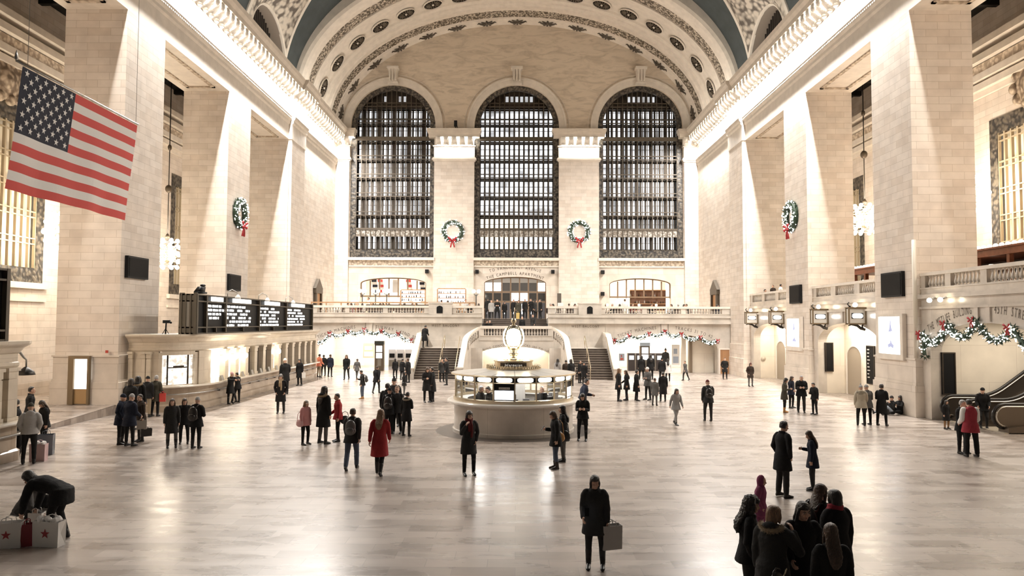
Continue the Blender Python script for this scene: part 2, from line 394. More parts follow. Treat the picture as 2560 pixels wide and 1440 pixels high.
def arch_wall(mb,x0,x1,z0,z1,xc,hw,zb,zsp,rise,y,dep,n=24,reveal=True):
    """wall panel (plane y, thickness dep towards +y) with an arched opening"""
    P=arch_pts(xc,hw,zsp,rise,n)
    f=lambda x,z,yy=y:(x,yy,z)
    if zb>z0: mb.quad(f(x0,z0),f(x1,z0),f(x1,zb),f(x0,zb))
    mb.quad(f(x0,zb),f(xc-hw,zb),f(xc-hw,zsp),f(x0,zsp)); mb.quad(f(xc+hw,zb),f(x1,zb),f(x1,zsp),f(xc+hw,zsp))
    mb.quad(f(x0,zsp),f(xc-hw,zsp),f(xc-hw,z1),f(x0,z1)); mb.quad(f(xc+hw,zsp),f(x1,zsp),f(x1,z1),f(xc+hw,z1))
    for (xa,za),(xb,zc) in zip(P,P[1:]): mb.quad(f(xa,za),f(xb,zc),f(xb,z1),f(xa,z1))
    if reveal:
        Q=[(xc-hw,zb)]+P+[(xc+hw,zb)]
        for (xa,za),(xb,zc) in zip(Q,Q[1:]): mb.quad(f(xa,za),f(xb,zc),f(xb,zc,y+dep),f(xa,za,y+dep))
        if zb>z0: mb.quad(f(xc-hw,zb),f(xc+hw,zb),f(xc+hw,zb,y+dep),f(xc-hw,zb,y+dep))
def arch_ring(mb,xc,hw,zb,zsp,rise,w,y0,y1,n=28,legs=True):
    """raised band of width w round an arch, from y0 (front) back to y1"""
    A=arch_pts(xc,hw,zsp,rise,n); B=arch_pts(xc,hw+w,zsp,rise+w,n)
    if legs: A=[(xc-hw,zb)]+A+[(xc+hw,zb)]; B=[(xc-hw-w,zb)]+B+[(xc+hw+w,zb)]
    for i in range(len(A)-1):
        a,b,c,d=A[i],A[i+1],B[i+1],B[i]
        mb.quad((a[0],y0,a[1]),(b[0],y0,b[1]),(c[0],y0,c[1]),(d[0],y0,d[1]))
        mb.quad((a[0],y0,a[1]),(b[0],y0,b[1]),(b[0],y1,b[1]),(a[0],y1,a[1]))
        mb.quad((d[0],y0,d[1]),(c[0],y0,c[1]),(c[0],y1,c[1]),(d[0],y1,d[1]))
mb=MB()
for i,xc in enumerate(WX):
    x0=(-18.4,-6.05,6.05)[i]; x1=(-6.05,6.05,18.4)[i]
    mb.mi=0; arch_wall(mb,x0,x1,22.7,36,xc,WR,22.7,WSP,WR,YW,.9)
    mb.mi=1
    for a,b in ((x0,xc-WR),(xc+WR,x1)): mb.box(a,b,YW,YW+.9,WZ0,22.7)
DOORS=((-11.95,3.2,7.84,.57),(-.1,3.02,7.9,.62),(12.02,2.98,7.82,.6))
mb.mi=2
for i,(xc,hw,zs,ri) in enumerate(DOORS):
    x0=(-18.4,-6.05,6.05)[i]; x1=(-6.05,6.05,18.4)[i]
    arch_wall(mb,x0,x1,BW-.3,WZ0,xc,hw,BW,zs,ri,YW,.7)
mb.mi=1
for a,b in ((-8.02,-4.12),(4.12,8.02),(-17.7,-16.3),(16.3,17.7)): mb.box(a,b,YW-.3,YW+.01,BW,22.3)
struct(mb.build('wall_west',[VEIN,LIME,LIMEP]),'end wall with three tall arched windows and veined stone lunette')
# archivolts, keystones, sills
mb=MB()
for xc in WX:
    arch_ring(mb,xc,WR,22.85,WSP,WR,.55,YW-.12,YW); arch_ring(mb,xc,WR+.55,22.85,WSP,WR+.55,.18,YW-.2,YW)
    arch_ring(mb,xc,WR+.95,22.85,WSP,WR+.95,.05,YW-.04,YW)
struct(mb.build('trim_7',TRIM),'stone arch mouldings round the three end windows')
for xc in WX:
    mb=MB(); z0,z1=27.55,29.0
    mb.prism([(xc-.34,YW-.55,z0),(xc+.34,YW-.55,z0),(xc+.46,YW-.75,z1-.2),(xc-.46,YW-.75,z1-.2)],(0,.8,0))
    mb.box(xc-.56,xc+.56,YW-.9,YW,z1-.2,z1); mb.box(xc-.48,xc+.48,YW-.62,YW,z0-.2,z0)
    for k in (-.28,0,.28): mb.box(xc+k-.06,xc+k+.06,YW-.82,YW-.5,z0+.1,z1-.3)
    struct(mb.build('trim_8',TRIM),'scrolled stone keystone over an end window')
for xc in WX:
    mb=MB(); mb.box(xc-WR-.02,xc+WR+.02,YW-.42,YW,10.08,WZ0); mb.mi=1; mb.box(xc-WR,xc+WR,YW-.1,YW+.01,9.57,10.08); mb.mi=0; mb.box(xc-WR,xc+WR,YW-.14,YW,9.45,9.57)
    struct(mb.build('trim_9',[TRIM,CARVF]),'window sill with carved guilloche frieze below')
# capitals with lit brackets
CAPL=[(19.75,19.87,.1),(19.87,20.02,.2),(20.02,20.12,.14),(20.12,21.2,.03),(21.2,21.3,.14),(22.05,22.4,.52),(22.4,22.6,.6),(22.6,ZC,.68)]
for a,b,nb,lab in ((-8.02,-4.12,5,'left pier between the end windows'),(4.12,8.02,5,'right pier between the end windows'),(-18.2,-16.3,2,'left corner beside the end windows'),(16.3,18.2,2,'right corner beside the end windows')):
    o=empty('trim_10',((a+b)/2,YW,20)); struct(o,'stone capital with lit brackets on the '+lab); c=((a+b)/2,YW,20)
    mb=MB()
    for z0,z1,e in CAPL: mb.box(a-e,b+e,YW-.3-e,YW,z0,z1)
    mb.box(a,b,YW-.34,YW,21.2,22.1)
    for k in range(int((b-a)/.16)): mb.box(a+.05+k*.16,a+.13+k*.16,YW-.54,YW-.3,19.9,20.0)
    rel(mb.build('entablature',TRIM,o),c)
    n=nb
    for k in range(n):
        x=a+(b-a)*(k+.5)/n if n>2 else (a+.9 if a<0 else a+.1)+ .8*k
        q=put(MODO,o,(x-c[0],-.3-c[1]+YW,-c[2]),-PI/2,(.6,1,1)); put(BULBO,o,(x-c[0]+.38,-.55,21.93-20),0)
# ---- the three windows
GW=mat('lit_window_pane',(.7,.72,.75),.3,emit=(.95,.97,1),es=1.25,var=0)
GWW=mat('warm_lit_window_pane',(.75,.7,.6),.3,emit=(1,.9,.74),es=1.6)
GWD=mat('dim_window_pane',(.5,.53,.56),.3,emit=(.92,.95,1),es=.5)
def pane_mats():
    for m in (GW,GWD):   # uneven light through old glass
        nt=m.node_tree; b=nt.nodes['Principled BSDF']; L=nt.links.new
        g=N(nt,'NewGeometry'); nz=N(nt,'TexNoise'); nz.inputs['Scale'].default_value=.7; L(g.outputs['Position'],nz.inputs['Vector'])
        mr=N(nt,'MapRange',i_1=.35,i_2=.65,i_3=.35*b.inputs['Emission Strength'].default_value,i_4=1.4*b.inputs['Emission Strength'].default_value); L(nz.outputs['Fac'],mr.inputs[0]); L(mr.outputs[0],b.inputs['Emission Strength'])
pane_mats()
RAILS=[11.15,13.2,14.72,16.58,18.44,20.26,22.12,23.87,25.5]
R2=random.Random(3)
for wi,xc in enumerate(WX):
    o=empty('window_%d'%(wi+1),(xc,YW,WZ0)); struct(o,('left','middle','right')[wi]+' arched window of the end wall with dark bronze grid'); c=(xc,YW,WZ0)
    ri=WR-.5
    mb=MB(); arch_ring(mb,xc,ri,WZ0,WSP,ri,.5,YW+.25,YW+.55)
    rel(mb.build('frame',BRONZEC,o),c)
    mb=MB(); mb.box(xc-ri,xc+ri,YW+.25,YW+.5,WZ0,11.15); rel(mb.build('scroll_panel',BRONZEC,o),c)
    top=lambda x: WSP+math.sqrt(max(0,ri*ri-(x-xc)**2))
    mb=MB()
    for k in range(16):
        x=xc-ri+.02+(2*ri-.04)*k/15; mb.box(x-.034,x+.034,YW+.3,YW+.45,WZ0,max(top(x),WSP))
    rel(mb.build('mullions',BRONZEL,o),c)
    for k,z in enumerate(RAILS[1:]):
        w=ri if z<WSP else math.sqrt(max(.1,ri*ri-(z-WSP)**2))
        mb=MB()
        if k==5: mb.box(xc-w,xc+w,YW+.28,YW+.5,z-.2,z+.2)
        elif k==0: mb.box(xc-w,xc+w,YW+.28,YW+.46,z-.1,z+.1)
        else:
            for d in (-.17,.17): mb.box(xc-w,xc+w,YW+.31,YW+.44,z+d-.04,z+d+.04)
        rel(mb.build('rail',BRONZEL,o),c)
    mb=MB(); mb.box(xc-ri,xc+ri,YW+.35,YW+.45,12.45,13.1)
    rel(mb.build('scroll_band',carved('bronze_scroll_open',(.16,.13,.1),(.5,.48,.44),7,thr=.5),o),c)
    # walkway layer behind: floors, inner mullions, lit panes
    yb=YW+1.05
    mb=MB()
    for z in RAILS: mb.box(xc-WR,xc+WR,YW+.6,yb+.1,z-.34,z-.26)
    mb.box(xc-WR,xc+WR,yb,yb+.3,25.1,28); mb.box(xc-WR,xc+WR,yb,yb+.3,WZ0,11.3)
    for z in RAILS[1:]: mb.box(xc-WR,xc+WR,yb-.03,yb+.1,z-.42,z-.12)
    rel(mb.build('walkway',BRONZE,o),c)
    mb=MB()
    for k in range(16):
        x=xc-ri+.02+(2*ri-.04)*k/15+(.0 if wi==1 else .12*(1 if wi==0 else -1)*(k/15)); mb.box(x-.09,x+.09,yb-.03,yb+.1,WZ0,25.2)
        if wi!=1 and k%3==1: mb.box(x+.07,x+.26,yb-.06,yb+.1,WZ0,25.2)
    z=11.3
    while z<25: mb.box(xc-WR,xc+WR,yb-.02,yb+.06,z-.02,z+.02); z+=.62
    rel(mb.build('inner_mullions',BRONZE,o),c)
    mb=MB()
    for k in range(15):
        x=xc-ri+.02+(2*ri-.04)*k/15; x1=x+(2*ri-.04)/15
        for j in range(len(RAILS)-1):
            u=R2.random()
            if wi==1: mb.mi=1 if (j<2 and k<8) else 0
            else: mb.mi=0 if u<.72 else 2  # side windows: dimmer panes mixed in as painted reflections
            mb.quad((x,yb+.2,RAILS[j]-.1),(x1,yb+.2,RAILS[j]-.1),(x1,yb+.2,RAILS[j+1]-.3),(x,yb+.2,RAILS[j+1]-.3))
        if 4<k<11 and R2.random()<.8: mb.mi=2; mb.quad((x+.1,yb-.02,26),(x1-.1,yb-.02,26),(x1-.1,yb-.02,26.55),(x+.1,yb-.02,26.55))
    rel(mb.build('panes',[GW,GWW,GWD],o),c)

# ------------------------------------------------------------------ great arch over the west wall
EA,EB=HW,10.95
def ell(t,e,a=EA,b=EB): return (-(a+e)*cos(t), ZC+(b+e)*sin(t))
AP=[(59.75,1.6,0),(59.75,.45,0),(59.9,.2,0),(60.2,.06,0),(60.6,0,0),(61.1,.03,0),(61.4,.12,0),(61.4,.22,1),(63.2,.34,1),(63.2,.22,0),(63.45,.22,0),(63.5,.5,0),(67.3,.52,0),(67.35,.34,0),(67.9,.3,0),(67.95,.18,0),(68.55,.14,0),(68.6,.02,0),(69.2,0,0),(69.25,.1,1),(70.75,.02,1),(70.8,-.08,0),(70.95,-.08,2),(71.7,-.36,2)]
NT=80
mb=MB()
for i in range(len(AP)-1):
    y0,e0,m0=AP[i]; y1,e1,m1=AP[i+1]; mb.mi=m1 if m1 and m0 else 0
    if m0==2 or m1==2: mb.mi=0
    for k in range(NT):
        t0,t1=PI*k/NT,PI*(k+1)/NT
        a,b,c_,d=ell(t0,e0),ell(t1,e0),ell(t1,e1),ell(t0,e1)
        mb.quad((a[0],y0,a[1]),(b[0],y0,b[1]),(c_[0],y1,c_[1]),(d[0],y1,d[1]))
arch=empty('trim_11',(0,65,ZC)); struct(arch,'great coffered arch over the end wall with rosettes'); ac=(0,65,ZC)
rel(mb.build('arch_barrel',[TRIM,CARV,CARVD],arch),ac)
def arcpos(e,n,first,pitch):
    # points at equal arc length on the ellipse
    M=2000; L=[0]; P=[ell(PI*i/M,e) for i in range(M+1)]
    for p,q in zip(P,P[1:]): L.append(L[-1]+math.hypot(p[0]-q[0],p[1]-q[1]))
    out=[]; start=first if first else (L[-1]-pitch*(n-1))/2; i=0
    for k in range(n):
        d=start+k*pitch
        while L[i]<d: i+=1
        out.append(PI*i/M)
    return out
def ros_mesh():
    mb=MB(); mb.smooth=False
    mb.mi=0; mb.lathe([(.98,-.02),(.98,.1),(.93,.12),(.90,.06)],n=28,cap=False)
    mb.mi=1; mb.lathe([(.91,.03),(0.001,.03)],n=28,cap=False)
    mb.mi=2; mb.smooth=True
    for k in range(16):
        a=2*PI*k/16; M=Matrix.Rotation(a,4,'Z'); st=len(mb.v); mb.sphere((.54,0,.07),(.3,.045,.06),8,5); mb.xf(M,st)
    mb.mi=0; mb.sphere((0,0,.08),(.12,.12,.1),10,6)
    return mb.build('rosette',[TRIM,mat('dark_rosette_ground',(.018,.014,.010),.8,spec=.1),mat('bronze_petals',(.11,.085,.06),.6)])
ROS=ros_mesh(); first=True
for t in arcpos(.5,17,0,2.62):
    x,z=ell(t,.42); nx,nz=cos(t)/(EA),-sin(t)/EB; l=math.hypot(nx,nz); nx/=l; nz/=l
    Z=Vector((nx,0,nz)); Y=Vector((0,1,0)); X=Y.cross(Z)
    q=ROS if first else ROS.copy()
    if not first: COL.objects.link(q)
    first=False
    q.parent=arch; q.matrix_local=Matrix.Translation((x,66.35-65,z-ZC))@Matrix((X,Y,Z)).transposed().to_4x4()@Matrix.Diagonal((.92,.92,.92,1))
def fleur_mesh():
    mb=MB(); mb.smooth=True
    mb.sphere((0,0,.03),(.2,.2,.08),10,6)
    for sx in (-1,1):
        mb.tube([(.1*sx,0,.03),(.35*sx,.12,.05),(.6*sx,.02,.05),(.8*sx,-.1,.04),(.92*sx,.02,.03)],[.09,.1,.08,.07,.03],6)
        mb.tube([(.15*sx,0,.03),(.4*sx,-.16,.05),(.55*sx,-.24,.04)],[.08,.07,.03],6); mb.tube([(.1*sx,.05,.03),(.25*sx,.25,.05),(.4*sx,.3,.04)],[.08,.07,.03],6)
    for sy in (-1,1): mb.tube([(0,.1*sy,.03),(0,.3*sy,.06),(.06,.38*sy,.04)],[.09,.09,.03],6)
    return mb.build('fleuron',mat('bronze_fleuron',(.075,.058,.042),.6))
FLE=fleur_mesh(); first=True
for t in arcpos(-.2,15,0,2.98):
    x,z=ell(t,-.24); nx,nz=cos(t)/EA,-sin(t)/EB; l=math.hypot(nx,nz); Z=Vector((nx/l,-.35,nz/l)).normalized(); X=Vector((0,1,0)).cross(Z).normalized(); Y=Z.cross(X)
    q=FLE if first else FLE.copy()
    if not first: COL.objects.link(q)
    first=False
    q.parent=arch; q.matrix_local=Matrix.Translation((x,71.3-65,z-ZC))@Matrix((X,Y,Z)).transposed().to_4x4()
# ------------------------------------------------------------------ teal vault with side lunettes
VA,VB=18.35,12.6
LC=[52.65,40.8,29.0,17.2]
def vault(y,t): return (-VA*cos(t),y,ZC-.05+VB*sin(t))
GH,GR=4.2,9.3
def in_groin(y,z):
    for yc in LC:
        if abs(y-yc)<GH and z<ZC-.05+GR*math.sqrt(1-((y-yc)/GH)**2): return True
    return False
ny,ntt=300,80
y0v,y1v=6.,59.9
mb=MB()
def skip(u,v):
    x,y,z=vault(y0v+(y1v-y0v)*u,PI*v); return in_groin(y,z)
mb.grid(lambda u,v: vault(y0v+(y1v-y0v)*u,PI*v),ny,ntt,skip)
struct(mb.build('ceiling',BLUE),'teal blue vaulted ceiling of the hall')
def on_vault(y,z,s):
    h=min(1,(z-ZC+.05)/VB); return (s*VA*math.sqrt(1-h*h),y,z)
for s,sd in ((-1,'left'),(1,'right')):
    mb=MB()
    x0,x1=sorted((s*17.5,s*19.4))
    for yc in LC:
        n=40
        A=[(s*18.0,yc-3.98*cos(PI*i/n),ZC-.1+3.95*sin(PI*i/n)) for i in range(n+1)]
        G=[on_vault(yc-GH*cos(PI*i/n),ZC-.05+GR*sin(PI*i/n),s) for i in range(n+1)]
        mb.mi=0
        for i in range(n): mb.quad(A[i],A[i+1],G[i+1],G[i])
        mb.mi=1
        mb.tube(G,.2,6); mb.tube([(s*17.97,yc-4.1*cos(PI*i/n),ZC-.1+4.1*sin(PI*i/n)) for i in range(n+1)],.16,6)
        mb.mi=2
        B=[(s*18.9,p[1],p[2]) for p in A]
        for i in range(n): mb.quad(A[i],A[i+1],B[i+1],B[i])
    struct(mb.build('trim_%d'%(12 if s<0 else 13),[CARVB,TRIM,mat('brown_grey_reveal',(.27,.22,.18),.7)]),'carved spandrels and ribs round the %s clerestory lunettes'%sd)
    for k,yc in enumerate(LC):
        o=empty('window_%d'%(8+k+(4 if s>0 else 0)),(s*18.9,yc,ZC)); struct(o,'dark arched clerestory window in the %s side of the vault'%sd); c=(s*18.9,yc,ZC)
        mb=MB(); n=24
        P=[(s*18.9,yc-3.98*cos(PI*i/n),ZC-.1+3.95*sin(PI*i/n)) for i in range(n+1)]
        mb.poly(P); rel(mb.build('pane',mat('night_glass',(.012,.011,.011),.3),o),c)
        mb=MB(); bx=sorted((s*18.72,s*18.86))
        for i in range(1,20):
            y=yc-3.98+7.96*i/20; mb.box(*bx,y-.045,y+.045,ZC-.1,ZC-.1+3.95*math.sqrt(1-((y-yc)/3.98)**2))
        mb.box(*bx,yc-3.4,yc+3.4,ZC+2.0,ZC+2.12)
        rel(mb.build('grille',mat('dark_lattice',(.05,.042,.036),.6),o),c)
IBX=-.09; XL=-14.75
# ------------------------------------------------------------------ lights of the hall
def area(name,loc,sx,sy,power,col=(1,.93,.84),rot=(0,0,0),spread=PI):
    l=bpy.data.lights.new(name,'AREA'); l.shape='RECTANGLE'; l.size=sx; l.size_y=sy; l.energy=power; l.color=col; l.spread=spread
    o=bpy.data.objects.new(name,l); COL.objects.link(o); o.location=loc; o.rotation_euler=rot; return o
def point(name,loc,power,col=(1,.86,.66),r=.3):
    l=bpy.data.lights.new(name,'POINT'); l.energy=power; l.color=col; l.shadow_soft_size=r
    o=bpy.data.objects.new(name,l); COL.objects.link(o); o.location=loc; return o
for s in (-1,1):
    area('cornice_light',(s*(HW-.50),53,21.33),.14,34,LP['cornice']*.92,(1,.965,.92))
    area('cornice_light',(s*(HW-.50),30,21.33),.14,12,LP['cornice']*.14,(1,.965,.92))
for x in (-6.07,6.07):
    area('capital_light',(x,YW-.62,21.33),3.6,.12,LP['cap'],(1,.94,.86))
for s,z in ((-1,8.4),(1,10.8)):
    for y in (25.,36.9,47.2,): point('chandelier_light',(s*22.4,y,z),LP['chand'],(1,.87,.71),.9)
W=bpy.data.worlds.new('world'); S.world=W; W.use_nodes=True
W.node_tree.nodes['Background'].inputs[0].default_value=(1,.97,.93,1); W.node_tree.nodes['Background'].inputs[1].default_value=LP['world']
for xc in (-12.3,12.2): area('passage_light',(xc,65.3,3.6),8,6.5,LP['passage'],(1,.95,.88))
area('ramp_light',(-.1,59.2,2.1),4.5,.8,LP['ramp'],(1,.93,.8))
for yc in (40.3,52.2): area('gate_light',(18.9,yc+.6,4.1),.8,4.5,LP['gate'],(1,.92,.80))
area('escalator_light',(20.8,28.6,4.2),4,5,LP['esc'],(1,.90,.76))
for i,(xc,p) in enumerate(((-11.95,1),(-.1,.35),(12.0,1))): area('balcony_bar_light',(xc,YW+2.2,8.8),5,2.5,LP['bar']*p,(1,.93,.82))
for k in range(6): point('info_booth_light',(IBX+1.5*cos(k*PI/3+.5),28.5+1.5*sin(k*PI/3+.5),2.1),LP['info']/6,(1,.97,.92),.15)
point('clock_light',(IBX,28.5,2.95),LP['info']*.3,(1,.9,.75),.1)
for y in (37,38.4,39.8,45.3): point('booth_lamp_light',(XL+.3,y,2.25),LP['blamp'],(1,.88,.7),.12)

for s in (-1,1): area('cove_light',(s*(HW-1.0),42,ZC+.15),.2,54,LP['cove'],(1,.93,.82),(PI,0,0))
# ------------------------------------------------------------------ lettering
_gl={}
def glyph(ch):
    if ch in _gl: return _gl[ch]
    cu=bpy.data.curves.new('glyph','FONT'); cu.body=ch; cu.size=1; cu.extrude=.0; cu.fill_mode='FRONT'; cu.resolution_u=2
    o=bpy.data.objects.new('glyph',cu); COL.objects.link(o)
    me=bpy.data.meshes.new_from_object(o.evaluated_get(bpy.context.evaluated_depsgraph_get()))
    vs=[tuple(v.co) for v in me.vertices]; fs=[tuple(p.vertices) for p in me.polygons]
    bpy.data.objects.remove(o); bpy.data.curves.remove(cu); bpy.data.meshes.remove(me)
    w=(max(v[0] for v in vs) if vs else .3)
    _gl[ch]=(vs,fs,w); return _gl[ch]
def lettering(mb,text,size,place,gap=.16,width=.8):
    """place(u)->Matrix puts the letter whose centre sits u metres along the line (u=0 is the middle)"""
    adv=[]
    for ch in text: adv.append((.42 if ch==' ' else glyph(ch)[2]*width+gap)*size)
    u=-sum(adv)/2
    for ch,a in zip(text,adv):
        if ch!=' ':
            vs,fs,w=glyph(ch); st=len(mb.v)
            mb.add([((v[0]-w/2)*size*width,v[1]*size,0) for v in vs],fs); mb.xf(place(u+a/2),st)
        u+=a
    return mb
def on_line(o,ax,up):
    ax,up=Vector(ax),Vector(up); nz=ax.cross(up); R=Matrix((ax,up,nz)).transposed().to_4x4()
    return lambda u: Matrix.Translation(Vector(o)+ax*u)@R
def on_arc(c,R,ax,up,mid=0):
    """letters round a circle of radius R about c; mid: angle of the text's middle from the top"""
    ax,up=Vector(ax),Vector(up); nz=ax.cross(up)
    def f(u):
        a=mid+u/R; d=up*cos(a)+ax*sin(a); t=ax*cos(a)-up*sin(a)
        return Matrix.Translation(Vector(c)+d*R)@Matrix((t,d,nz)).transposed().to_4x4()
    return f
INK=mat('dark_incised_letters',(.10,.075,.055),.6)
EX,UP=(1,0,0),(0,0,1)
# ------------------------------------------------------------------ balustrades
def baluster_mesh(h,r=.085):
    mb=MB(); mb.smooth=True
    P=[(.9,0),(.9,.06),(.55,.08),(.5,.12),(1.0,.24),(1.05,.34),(.7,.55),(.45,.74),(.4,.82),(.62,.86),(.62,.89),(.9,.92),(.9,1)]
    mb.lathe([(a*r,b*h) for a,b in P],n=10); return mb
def baluster_run(parent,base,ax,length,z,h,pitch,mate,r=.085,proto=[None]):
    n=max(1,int(length/pitch)); 
    key='bal%.2f'%h
    if key not in BALM: BALM[key]=baluster_mesh(h,r)
    for k in range(n):
        p=Vector(base)+Vector(ax)*(length*(k+.5)/n)
        if key+'o' not in BALM: o=BALM[key].build('baluster',mate); BALM[key+'o']=o.data
        else: o=bpy.data.objects.new('baluster',BALM[key+'o']); COL.objects.link(o)
        o.parent=parent; o.location=Vector((p.x,p.y,z))-parent.location
BALM={}
def straight_balustrade(lab,p0,p1,nrm,zl,zb,zt,zr,open_,dep=.34,extra=None,name='balustrade'):
    """from p0 to p1 (x,y); nrm: towards the hall; open_: list of (s0,s1) with balusters, s metres from p0"""
    p0=Vector((*p0,0)); p1=Vector((*p1,0)); ax=(p1-p0).normalized(); Lg=(p1-p0).length; nn=Vector((*nrm,0))
    o=empty(name,((p0+p1)/2)+Vector((0,0,zl))); tag(o,lab,'balustrade','stone balustrades of the balconies')
    c=tuple(o.location)
    def bx(mb,s0,s1,d0,d1,z0,z1):
        a=p0+ax*s0+nn*d0; b=p0+ax*s1+nn*d1
        mb.box(*sorted((a.x,b.x)),*sorted((a.y,b.y)),z0,z1)
    mb=MB(); bx(mb,0,Lg,-dep-.05,.05,zt,zr); rel(mb.build('rail',TRIM,o),c)
    mb=MB(); bx(mb,0,Lg,-dep,0,zl,zb); bx(mb,0,Lg,-dep,.05,zb-.06,zb); rel(mb.build('base',MARB,o),c)
    edges=[0]+[v for q in open_ for v in q]+[Lg]
    for i in range(0,len(edges),2):
        if edges[i+1]-edges[i]>.02:
            mb=MB(); bx(mb,edges[i],edges[i+1],-dep,0,zb,zt); rel(mb.build('pedestal',MARB,o),c)
    for s0,s1 in open_:
        baluster_run(o,p0+ax*s0-nn*dep/2,ax,s1-s0,zb,zt-zb,.22,MARB)
    return o
px2x=lambda px,Y: (px-1290)*Y/1850
# ------------------------------------------------------------------ west balcony
mb=MB()
for x0,x1 in ((-HW,-2.77),(2.61,HW)): mb.box(x0,x1,YB+.1,YW,4.0,BW)
mb.box(-2.77,2.61,63.6,YW,4.0,BW)
struct(mb.build('floor',MARB),'floor of the west balcony')
mb=MB()
for x0,x1 in ((-HW,-2.77),(2.61,HW)):
    mb.box(x0,x1,YB-.22,YB+.4,4.5,4.72); mb.box(x0,x1,YB-.12,YB+.4,4.2,4.5); mb.box(x0,x1,YB-.3,YB+.4,4.02,4.22)
struct(mb.build('trim_14',MARB),'projecting marble ledge below the west balustrade')
def wb(lab,xa,xb,opens):
    straight_balustrade(lab,(xa,YB),(xb,YB),(0,-1),4.7,4.86,5.26,5.44,[(px2x(a,YB)-xa,px2x(b,YB)-xa) for a,b in opens])
wb('marble balustrade left of the central stairs on the west balcony',-HW,-2.77,[(792,862),(873,957),(969,1060),(1140,1185)])
wb('marble balustrade right of the central stairs on the west balcony',2.61,HW,[(1388,1434),(1513,1605),(1617,1702),(1714,1804)])
for i,(a,b,pa,pb,sd) in enumerate(((1072,1130,1092,1107,'left'),(1446,1503,1467,1481,'right'))):
    o=empty('pedestal',(px2x((a+b)/2,YB),YB-.1,4.72)); tag(o,'stone pedestal with dark plaque on the %s half of the west balustrade'%sd,'pedestal'); c=tuple(o.location)
    mb=MB(); mb.box(px2x(a,YB),px2x(b,YB),YB-.16,YB-.055,4.73,5.46); mb.box(px2x(a,YB),px2x(b,YB),YB-.16,YB+.3,5.46,5.6); mb.box(px2x(a,YB)-.06,px2x(b,YB)+.06,YB-.2,YB+.34,5.6,5.7); rel(mb.build('block',MARB,o),c)
    mb=MB(); xa,xb=px2x(pa,YB),px2x(pb,YB); xm=(xa+xb)/2
    mb.prism([(xa,YB-.2,4.82),(xb,YB-.2,4.82),(xb,YB-.2,5.3),(xb-.07,YB-.2,5.38),(xm,YB-.2,5.44),(xa+.07,YB-.2,5.38),(xa,YB-.2,5.3)],(0,.05,0)); rel(mb.build('plaque',BLACK,o),c)
# wall below with the two passages
mb=MB()
arch_wall(mb,-HW,-7.75,0,4.05,-12.22,4.07,0,1.95,1.3,YB,.9)
arch_wall(mb,7.3,HW,0,4.05,12.1,4.3,0,1.95,1.3,YB,.9)
for x0,x1 in ((-7.75,-2.77),(2.61,7.3)): mb.box(x0,x1,YB,YB+.4,0,4.05)
for xc in (-11.95,12.05):
    mb.prism([(xc-.2,YB-.12,3.25),(xc+.2,YB-.12,3.25),(xc+.26,YB-.12,4.03),(xc-.26,YB-.12,4.03)],(0,.12,0))
for x0,x1 in ((-HW,-12.3),(-11.6,-7.75),(7.3,11.7),(12.4,HW)):
    mb.box(x0,x1,YB-.06,YB,3.86,4.03); mb.box(x0,x0+.12,YB-.055,YB,3.0,3.86); mb.box(x1-.12,x1,YB-.055,YB,3.0,3.86)
wl=struct(mb.build('wall_west_lower',MARB),'marble wall below the west balcony with two arched passages')
mb=MB()
R_=(4.07**2+1.3**2)/(2*1.3); cz=3.25-R_
def seg_text(txt,xc,apex,hw,rise,size,mid,Y,off=.36):
    R=(hw**2+rise**2)/(2*rise)
    lettering(mb,txt,size,on_arc((xc,Y,apex-R),R+off,EX,UP,mid))
seg_text('TICKET MACHINES',-12.22,3.25,4.3,1.15,.37,-.275,YB-.015); seg_text('SUBWAY • 42ND ST',-12.22,3.25,4.3,1.15,.37,.275,YB-.015)
seg_text('TICKET MACHINES',12.1,3.25,4.5,1.1,.37,-.225,YB-.015); seg_text('TRACKS 31 TO 42',12.1,3.25,4.5,1.1,.37,.235,YB-.015)
lettering(mb,'WEST BALCONY',.30,on_line((-5.75,YB-.015,3.72),EX,UP)); lettering(mb,'WEST BALCONY',.30,on_line((5.65,YB-.015,3.70),EX,UP))
mb.build('inscription',INK,wl)
ww=bpy.data.objects['wall_west']
mb=MB()
R=(3.02**2+.62**2)/(2*.62)
lettering(mb,'THE CAMPBELL APARTMENT',.42,on_arc((-.1,YW-.015,8.52-R),R+.2,EX,UP)); lettering(mb,'TO VANDERBILT AVENUE',.42,on_arc((-.1,YW-.015,8.52-R),R+.78,EX,UP))
mb.build('inscription',INK,ww)
for i,(x,z) in enumerate(((-8.65,9.0),(-3.79,8.98),(3.55,9.0),(8.37,8.98),(8.36,6.88))):
    mb=MB(); mb.box(x-.16,x+.16,YW-.42,YW-.2 if 0 else YW-.02,z-.18,z+.18)
    tag(mb.build('wall_speaker',BLACK),['small black square speaker right of the left balcony arch','small black square speaker left of the central door lettering','small black square speaker right of the central door lettering','upper black square speaker left of the right balcony arch','lower black square speaker left of the right balcony arch'][i],'speaker','square speakers on the end wall')
